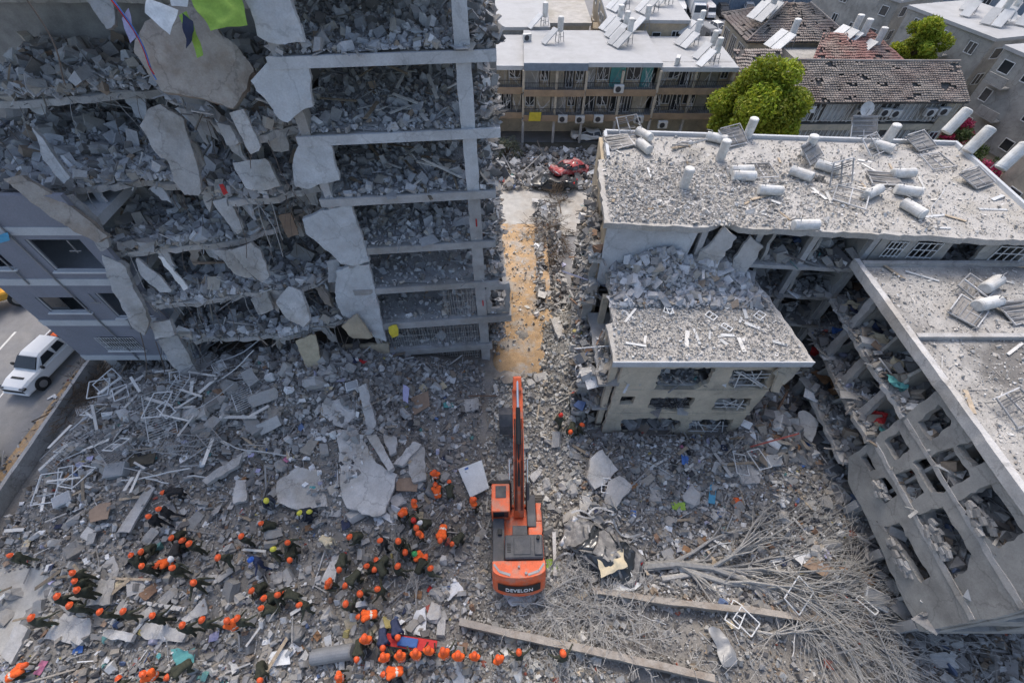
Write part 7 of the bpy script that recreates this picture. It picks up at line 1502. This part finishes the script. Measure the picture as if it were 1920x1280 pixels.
stick_things(10, FIELD_R, 'frame', 'white window frame in the rubble before the beige block', 'window frames before the beige block', .8, 1.4, 'frame_white', name='window_frame', lift=.2, tilt=.2)
stick_things(26, [(-8, 21), (-1.2, 21.5), (-1.5, 27), (-8, 26)], 'plank', 'broken plank on the fifth tower floor', 'planks on the fifth tower floor', .7, 2.2, ['plank', 'whitewood'], zfn=lambda x, y: 14.85 + .7 * sstep(21, 29, y), lift=.2, tilt=.25)
stick_things(20, [(-8, 21), (-1.2, 21.5), (-1.5, 27), (-8, 26)], 'plank', 'broken plank on the sixth tower floor', 'planks on the sixth tower floor', .7, 2.2, ['plank', 'whitewood'], zfn=lambda x, y: 18.05 + .8 * sstep(21, 29, y), lift=.2, tilt=.25)
RF = lambda x, y: 13.0
stick_things(34, [tuple(Mf(a, c, 0)[:2]) for a, c in ((.5, .3), (22, .3), (22, 9), (.5, 9))], 'plank', 'pale lath on the long flat roof', 'laths on the long roof', .5, 1.6, ['whitewood', 'plank', 'metal_pale'], zfn=RF, name='lath', lift=.03, tilt=.05)
stick_things(14, [tuple(Mf(a, c, 0)[:2]) for a, c in ((.5, .3), (22, .3), (22, 9), (.5, 9))], 'tube', 'bent pipe on the long flat roof', 'pipes on the long roof', .8, 2.4, ['pipe', 'metal_grey'], zfn=RF, name='bent_pipe', wob=.2, r_=.025, lift=.04, tilt=.08)
stick_things(20, [(5.8, 14.5), (14.8, 14.5), (14.2, 19), (6, 19)], 'plank', 'pale lath on the beige block roof', 'laths on the beige block roof', .4, 1.2, ['whitewood', 'metal_pale'], zfn=lambda x, y: 9.26, name='lath', lift=.03, tilt=.05)
stick_things(5, [(6.5, 14.6), (14.5, 14.6), (14, 17.5), (6.5, 17.5)], 'frame', 'small white frame on the beige block roof', 'frames on the beige block roof', .5, .8, 'frame_white', zfn=lambda x, y: 9.26, name='window_frame', lift=.03, tilt=.03)
stick_things(26, [(WX + .4, 3.6), (30, 3.6), (30, 18.5), (WX + .4, 18.5)], 'plank', 'pale lath on the torn wing roof', 'laths on the wing roof', .5, 1.8, ['whitewood', 'metal_pale', 'plank'], zfn=lambda x, y: WZ, name='lath', lift=.03, tilt=.04)
# hanging rebar and cables on the torn half of the tower
for z in LFRONT:
    fr = [atz(u, v, z) for u, v in LFRONT[z]]
    for k in range(26):
        i = rz_.randrange(len(fr) - 1); p = fr[i].lerp(fr[i + 1], rz_.random()) + Vector((0, .05, -.1)); L = rz_.uniform(.6, 3.2); pts = [p]
        d = Vector((rz_.gauss(0, .3), -rz_.random() * .5, -.3)).normalized()
        for q in range(6): d = (d + Vector((rz_.gauss(0, .12), rz_.gauss(0, .08), -.25))).normalized(); pts.append(pts[-1] + d * L / 6)
        b = B(); b.tube(pts, rz_.uniform(.012, .02), 4); b.build('rebar', rz_.choice(['rebar', 'rebar', 'wire_pale']), tower)
    for k in range(9):      # torn wall shards still clinging below each slab
        i = rz_.randrange(len(fr) - 1); p = fr[i].lerp(fr[i + 1], rz_.random()) + Vector((0, rz_.uniform(.0, .5), -.3)); w, h_ = rz_.uniform(.4, 1.1), rz_.uniform(.5, 1.7); a = Vector((1, rz_.gauss(0, .3), rz_.gauss(0, .25))).normalized(); dn = Vector((rz_.gauss(.1, .3), -rz_.random() * .3, -1)).normalized()
        b = B(); b.poly(ragged([p - a * w / 2, p + a * w / 2, p + a * w * rz_.uniform(.1, .5) + dn * h_, p - a * w * rz_.uniform(.1, .5) + dn * h_ * rz_.uniform(.6, 1)], .1, .25, rz_), off=a.cross(dn).normalized() * rz_.uniform(.1, .25)); b.build('wall_fragment', rz_.choice(['slab', 'slab', 'plaster_pale', 'slab_brown']), tower)
for u0, v0, u1, v1, m, lab in ((208, 0, 296, 140, 'cloth_red', 'thin red cable hanging down the top left slab'), (212, 0, 300, 150, 'cloth_blue', 'thin blue cable hanging beside the red one'), (50, 0, 130, 160, 'rebar', 'dark cable hanging in the top left opening'), (262, 620, 270, 760, 'rebar', 'left dark hanging cable bundle below the blue-grey block'), (292, 640, 318, 800, 'rebar', 'right dark hanging cable bundle below the blue-grey block'), (345, 700, 368, 820, 'rebar', 'long dark rod leaning at the tower foot')):
    p, q = aty(u0, v0, 19.6 if v0 < 300 else 18), aty(u1, v1, 19.4 if v0 < 300 else 16.5); pts = [p.lerp(q, t) + Vector((.15 * math.sin(t * 5), 0, -.3 * math.sin(t * math.pi))) for t in np.linspace(0, 1, 10)]; b = B(); b.tube(pts, .028, 5); b.build('cable', m, label=lab, cat='cable')

# ---- cloths, sheets and coloured things
def cloth(px, z=None, Y=None, n=(0, 0, 1), m='cloth_white', label='', amp=.1, name='cloth', cat='cloth', seed=0, lift=.15, N=10, group=None):
    n = Vector(n).normalized(); c = (sum(p[0] for p in px) / 4, sum(p[1] for p in px) / 4)
    p0 = aty(*c, Y) if Y else (atz(*c, z) if z else on_ground(*c, dz=lift)); q = [atp(u, v, p0, n) for u, v in px]; vs = []
    for i in range(N + 1):
        for j in range(N + 1):
            s, t = i / N, j / N; p = q[0].lerp(q[1], s).lerp(q[3].lerp(q[2], s), t); e = noise.noise_vector(p * 2.2 + Vector((seed, 0, 0))) * amp; vs.append(p + n * (e.z + .02) + Vector((e.x, e.y, 0)) * .8)
    K = (N + 1) ** 2; vs2 = [v - n * .012 for v in vs]; f = [(i * (N + 1) + j, (i + 1) * (N + 1) + j, (i + 1) * (N + 1) + j + 1, i * (N + 1) + j + 1) for i in range(N) for j in range(N)]
    b = B(); b.add(vs + vs2, f + [tuple(K + k for k in reversed(g_)) for g_ in f]); return b.build(name, m, smooth=True, label=label, cat=cat, group=group)
cloth([(352, -14), (446, -30), (464, 46), (392, 58)], Y=19.3, n=(.2, -.8, .5), m='cloth_green', label='big lime green mattress-like sheet at the top left', amp=.16)
cloth([(335, 30), (352, 22), (381, 105), (372, 110)], Y=19.2, n=(.1, -.9, .3), m='cloth_green', label='narrow green and blue strip hanging below the green sheet', amp=.12); cloth([(342, 25), (362, 40), (366, 58), (350, 92)], Y=19.1, n=(.1, -.9, .3), m='cloth_navy', label='navy cloth caught beside the narrow green strip', amp=.1)
cloth([(276, -4), (335, 20), (318, 66), (272, 24)], Y=19.3, n=(.2, -.8, .5), m='board_white', label='torn white board above the big brown slab', amp=.08); cloth([(226, 36), (240, 16), (256, 70), (246, 82)], Y=19.6, n=(.2, -.9, .2), m='cloth_lilac', label='white-lilac rag hanging left of the brown slab', amp=.1); cloth([(318, -4), (355, -4), (352, 14), (322, 12)], Y=19.5, n=(.1, -.8, .5), m='board_white', label='white torn sheet at the top edge beside the green one', amp=.05)
cloth([(411, 346), (418, 344), (428, 362), (420, 366)], Y=19.4, n=(0, -1, .2), m='cloth_red', label='small red rag on the leaning beam of the tower', amp=.05, N=5)
cloth([(1376, 934), (1390, 928), (1396, 945), (1380, 952)], m='cloth_orange', label='bright orange rag in the right rubble field', amp=.18); cloth([(1332, 898), (1346, 900), (1340, 945), (1328, 942)], m='sea_blue', label='blue printed board standing out in the right rubble field', amp=.04)
cloth([(1258, 942), (1284, 940), (1286, 956), (1260, 954)], m='cloth_green', label='green plastic bag with white sheets in the right rubble', amp=.1); cloth([(1275, 850), (1292, 856), (1290, 874), (1276, 870)], m='cloth_blue', label='blue plastic sheet before the beige block', amp=.15)
cloth([(1492, 1042), (1530, 1032), (1536, 1052), (1500, 1060)], m='cloth_white', label='crumpled white sheet left of the torn wing', amp=.2); cloth([(1690, 1142), (1708, 1134), (1714, 1150), (1696, 1160)], m='sea_blue', label='blue plastic bag at the foot of the torn wing', amp=.15); cloth([(1668, 1134), (1686, 1128), (1692, 1154), (1672, 1160)], m='cloth_red', label='dark red cloth beside the blue bag', amp=.1)
cloth([(828, 1096), (860, 1088), (872, 1110), (838, 1126)], m='cloth_white', label='crumpled white plastic sheet left of the low wall end', amp=.2); cloth([(780, 1145), (800, 1138), (798, 1190), (768, 1188)], m='cloth_white', label='white hanging sheet above the bottom row', amp=.15)
cloth([(320, 1218), (365, 1214), (366, 1240), (330, 1258)], m='cloth_teal', label='pale green plastic bag at lower left', amp=.2); cloth([(940, 1112), (1000, 1100), (1008, 1140), (950, 1130)], m='cloth_white', label='striped white mattress cover below the excavator', amp=.2); cloth([(1022, 1050), (1042, 1048), (1044, 1068), (1024, 1070)], m='cloth_green', label='green rounded cover behind the excavator counterweight', amp=.15)
cloth([(1010, 1062), (1040, 1068), (1036, 1088), (1006, 1084)], m='board_white', label='white ribbed panel below the green cover', amp=.04); cloth([(936, 1072), (976, 1072), (976, 1088), (934, 1088)], m='board_white', label='flat white panel under the excavator tail', amp=.02)
cloth([(1330, 1180), (1352, 1176), (1384, 1244), (1356, 1246)], m='metal_grey', label='curled grey metal sheet at the bottom right', amp=.2, lift=.35); cloth([(1600, 1080), (1650, 1060), (1668, 1080), (1620, 1100)], m='cloth_brown', label='brown cloth heap before the torn wing', amp=.2); cloth([(755, 720), (768, 728), (766, 756), (756, 752)], m='cloth_lilac', label='blue-white patterned cloth beside the tower foot', amp=.1, lift=.6)
cloth([(0, 440), (14, 436), (18, 452), (0, 456)], Y=18.9, n=(0, -1, .1), m='sea_blue', label='light blue cloth at a window of the blue-grey block', amp=.1); cloth([(728, 612), (744, 608), (748, 628), (734, 634)], Y=19.9, n=(0, -1, .1), m='cloth_yellow', label='yellow cloth on the lower tower floor', amp=.08); cloth([(500, 1222), (540, 1216), (545, 1244), (505, 1250)], m='board_white', label='white tiles sheet at the bottom left middle', amp=.04)
cloth([(1120, 1048), (1165, 1030), (1175, 1062), (1128, 1082)], m='cloth_beige', label='yellow-brown car seat in the burnt wreck', amp=.2, lift=1.3)
# small scraps of many colours
SCR = ['cloth_white', 'board_white', 'board_white', 'board_grey', 'cloth_beige', 'cloth_brown', 'board_brown', 'cloth_navy', 'cloth_lilac', 'cloth_blue', 'cloth_teal', 'cloth_pink', 'cloth_red', 'cloth_white', 'board_grey'] + ['board_grey', 'cloth_beige', 'cloth_brown', 'board_grey', 'cloth_navy', 'metal_grey', 'board_brown', 'chunk', 'slab']
def scraps(n, poly, zfn, label, group, s=.4):
    for x, y in pts_in(poly, n):
        a = rz_.uniform(0, 6.28); w = s * rz_.uniform(.4, 1.2); h_ = w * rz_.uniform(.6, 1.5); d = Vector((math.cos(a), math.sin(a), rz_.gauss(0, .25))).normalized(); e = Vector((-math.sin(a), math.cos(a), rz_.gauss(0, .25))).normalized(); c = Vector((x, y, zfn(x, y) + .14)); nn = d.cross(e); vs = []
        for i in range(4):
            for j in range(4): vs.append(c + d * (i / 3 - .5) * w + e * (j / 3 - .5) * h_ + nn * rz_.gauss(0, w * .07))
        f = [(i * 4 + j, i * 4 + 4 + j, i * 4 + 5 + j, i * 4 + 1 + j) for i in range(3) for j in range(3)]; b = B(); b.add(vs + [v - nn * .02 for v in vs], f + [tuple(16 + k for k in reversed(g_)) for g_ in f]); b.build('scrap', rz_.choice(SCR), label=label, cat='scrap', group=group)
scraps(80, FIELD_L, hgt, 'small cloth or sheet scrap among the rescuers in the rubble', 'scraps among the rescuers'); scraps(60, FIELD_R, hgt, 'small cloth or sheet scrap in the rubble before the beige block', 'scraps before the beige block'); scraps(26, [(15, 12), (19, 12), (19, 19.5), (15, 19.5)], hgt, 'furniture scrap in the courtyard gap beside the torn wing', 'scraps in the courtyard gap', .7)
scraps(40, [(-28, -2), (-3, -2), (-3, 2.5), (-28, 2.5)], hgt, 'small sheet scrap along the bottom left edge', 'scraps along the bottom edge'); scraps(36, [(-13, 15), (-3, 16), (-3, 20), (-12, 20)], hgt, 'household scrap at the foot of the tower', 'scraps at the tower foot', .5)
for z in WF[:3]: scraps(22, [(19.4, 11.5), (22.5, 11.5), (22.5, 19), (19.4, 19)], lambda x, y, z=z: z + .3, 'furniture scrap in the open rooms of the torn wing', 'scraps in the torn wing', .9)
# dark cylinder and fallen metal strips by the wreck
b = B(); p, q = on_ground(585, 1232, dz=.4), on_ground(662, 1220, dz=.4); b.tube([p, p.lerp(q, .03), q.lerp(p, .03), q], [.3, .36, .36, .3], 18); b.build('metal_drum', 'metal_grey', label='long dark metal cylinder at the bottom middle', cat='cylinder')
for k in range(14):
    c = Vector((rz_.uniform(3.4, 6.6), rz_.uniform(6, 9.3), 0)); c.z = hgt(c.x, c.y) + rz_.uniform(.2, 1.2); a = rz_.uniform(0, 6.28); pts = [c + Vector((math.cos(a + t * .9) * (.3 + t * 1.3), math.sin(a + t * .9) * (.3 + t * 1.3), .4 * math.sin(t * 4 + k))) for t in np.linspace(0, 1.1, 9)]; b = B()
    for s, t in zip(pts, pts[1:]): b.bar(s, t + (t - s) * .1, .1, .015)
    b.build('metal_strip', rz_.choice(['metal_grey', 'exc_dark', 'metal_grey', 'pipe']), label='curled metal strip around the burnt car wreck', cat='strip', group='strips around the wreck')

for i, (u, v, dx, dy) in enumerate(((1046, 415, .1, -1), (1055, 440, -.1, -1), (1052, 400, -.1, .6))): bare_tree('dark dead brushwood heaped along the dirt path', on_ground(u, v, dz=.4), (dx, dy, .3), 3, 80 + i, 3, 8, .07, .7, m='bark', zlift=1.0)['group'] = 'brushwood along the dirt path'
# household appliances lying in the rubble
def appliance(u, v, s, m, label, yaw, tilt=.2):
    p = on_ground(u, v, dz=.3); e = empty('appliance', (0, 0, 0), label, 'appliance'); b = B(); b.box(-s * .5, s * .5, -s * .38, s * .38, 0, s * .55); b.build('casing', m, e, bevel=.03); b = B(); b.box(-s * .44, s * .44, -s * .33, s * .33, s * .552, s * .57); b.build('lid', 'board_grey' if m != 'board_grey' else 'metal_grey', e, bevel=.01); b = B(); b.bar((-s * .3, -s * .4, s * .4), (s * .3, -s * .4, s * .4), .03); b.build('handle', 'metal_grey', e)
    place(e, p - Vector((0, 0, .3)), R(yaw), 1, rx=tilt)
appliance(220, 880, 1.1, 'board_grey', 'grey box appliance in the hollow at left', 10); appliance(118, 935, .9, 'board_white', 'white box frame beside the road wall railings', 35); appliance(1462, 795, 1.1, 'board_white', 'white boiler beside the beige block corner', 60, .5); appliance(660, 722, .8, 'board_white', 'white cabinet box at the tower foot', 20); appliance(1450, 862, .9, 'board_white', 'white box in the right rubble field', 5); appliance(1640, 1120, 1.1, 'board_white', 'pale box lying in the twigs by the torn wing', -30); appliance(1560, 880, .9, 'board_grey', 'grey cabinet before the torn wing', 25, .4)

for i, (u, v, dx, dy) in enumerate(((60, 790, 1, .6), (90, 770, .8, .5), (120, 760, 1, .3))): bare_tree('dark cut brushwood heaped beside the road wall', atz(u, v, .3), (dx, dy, .1), 3, 95 + i, 3, 8, .05, .8, m='bark', zlift=.5)['group'] = 'brushwood beside the road wall'
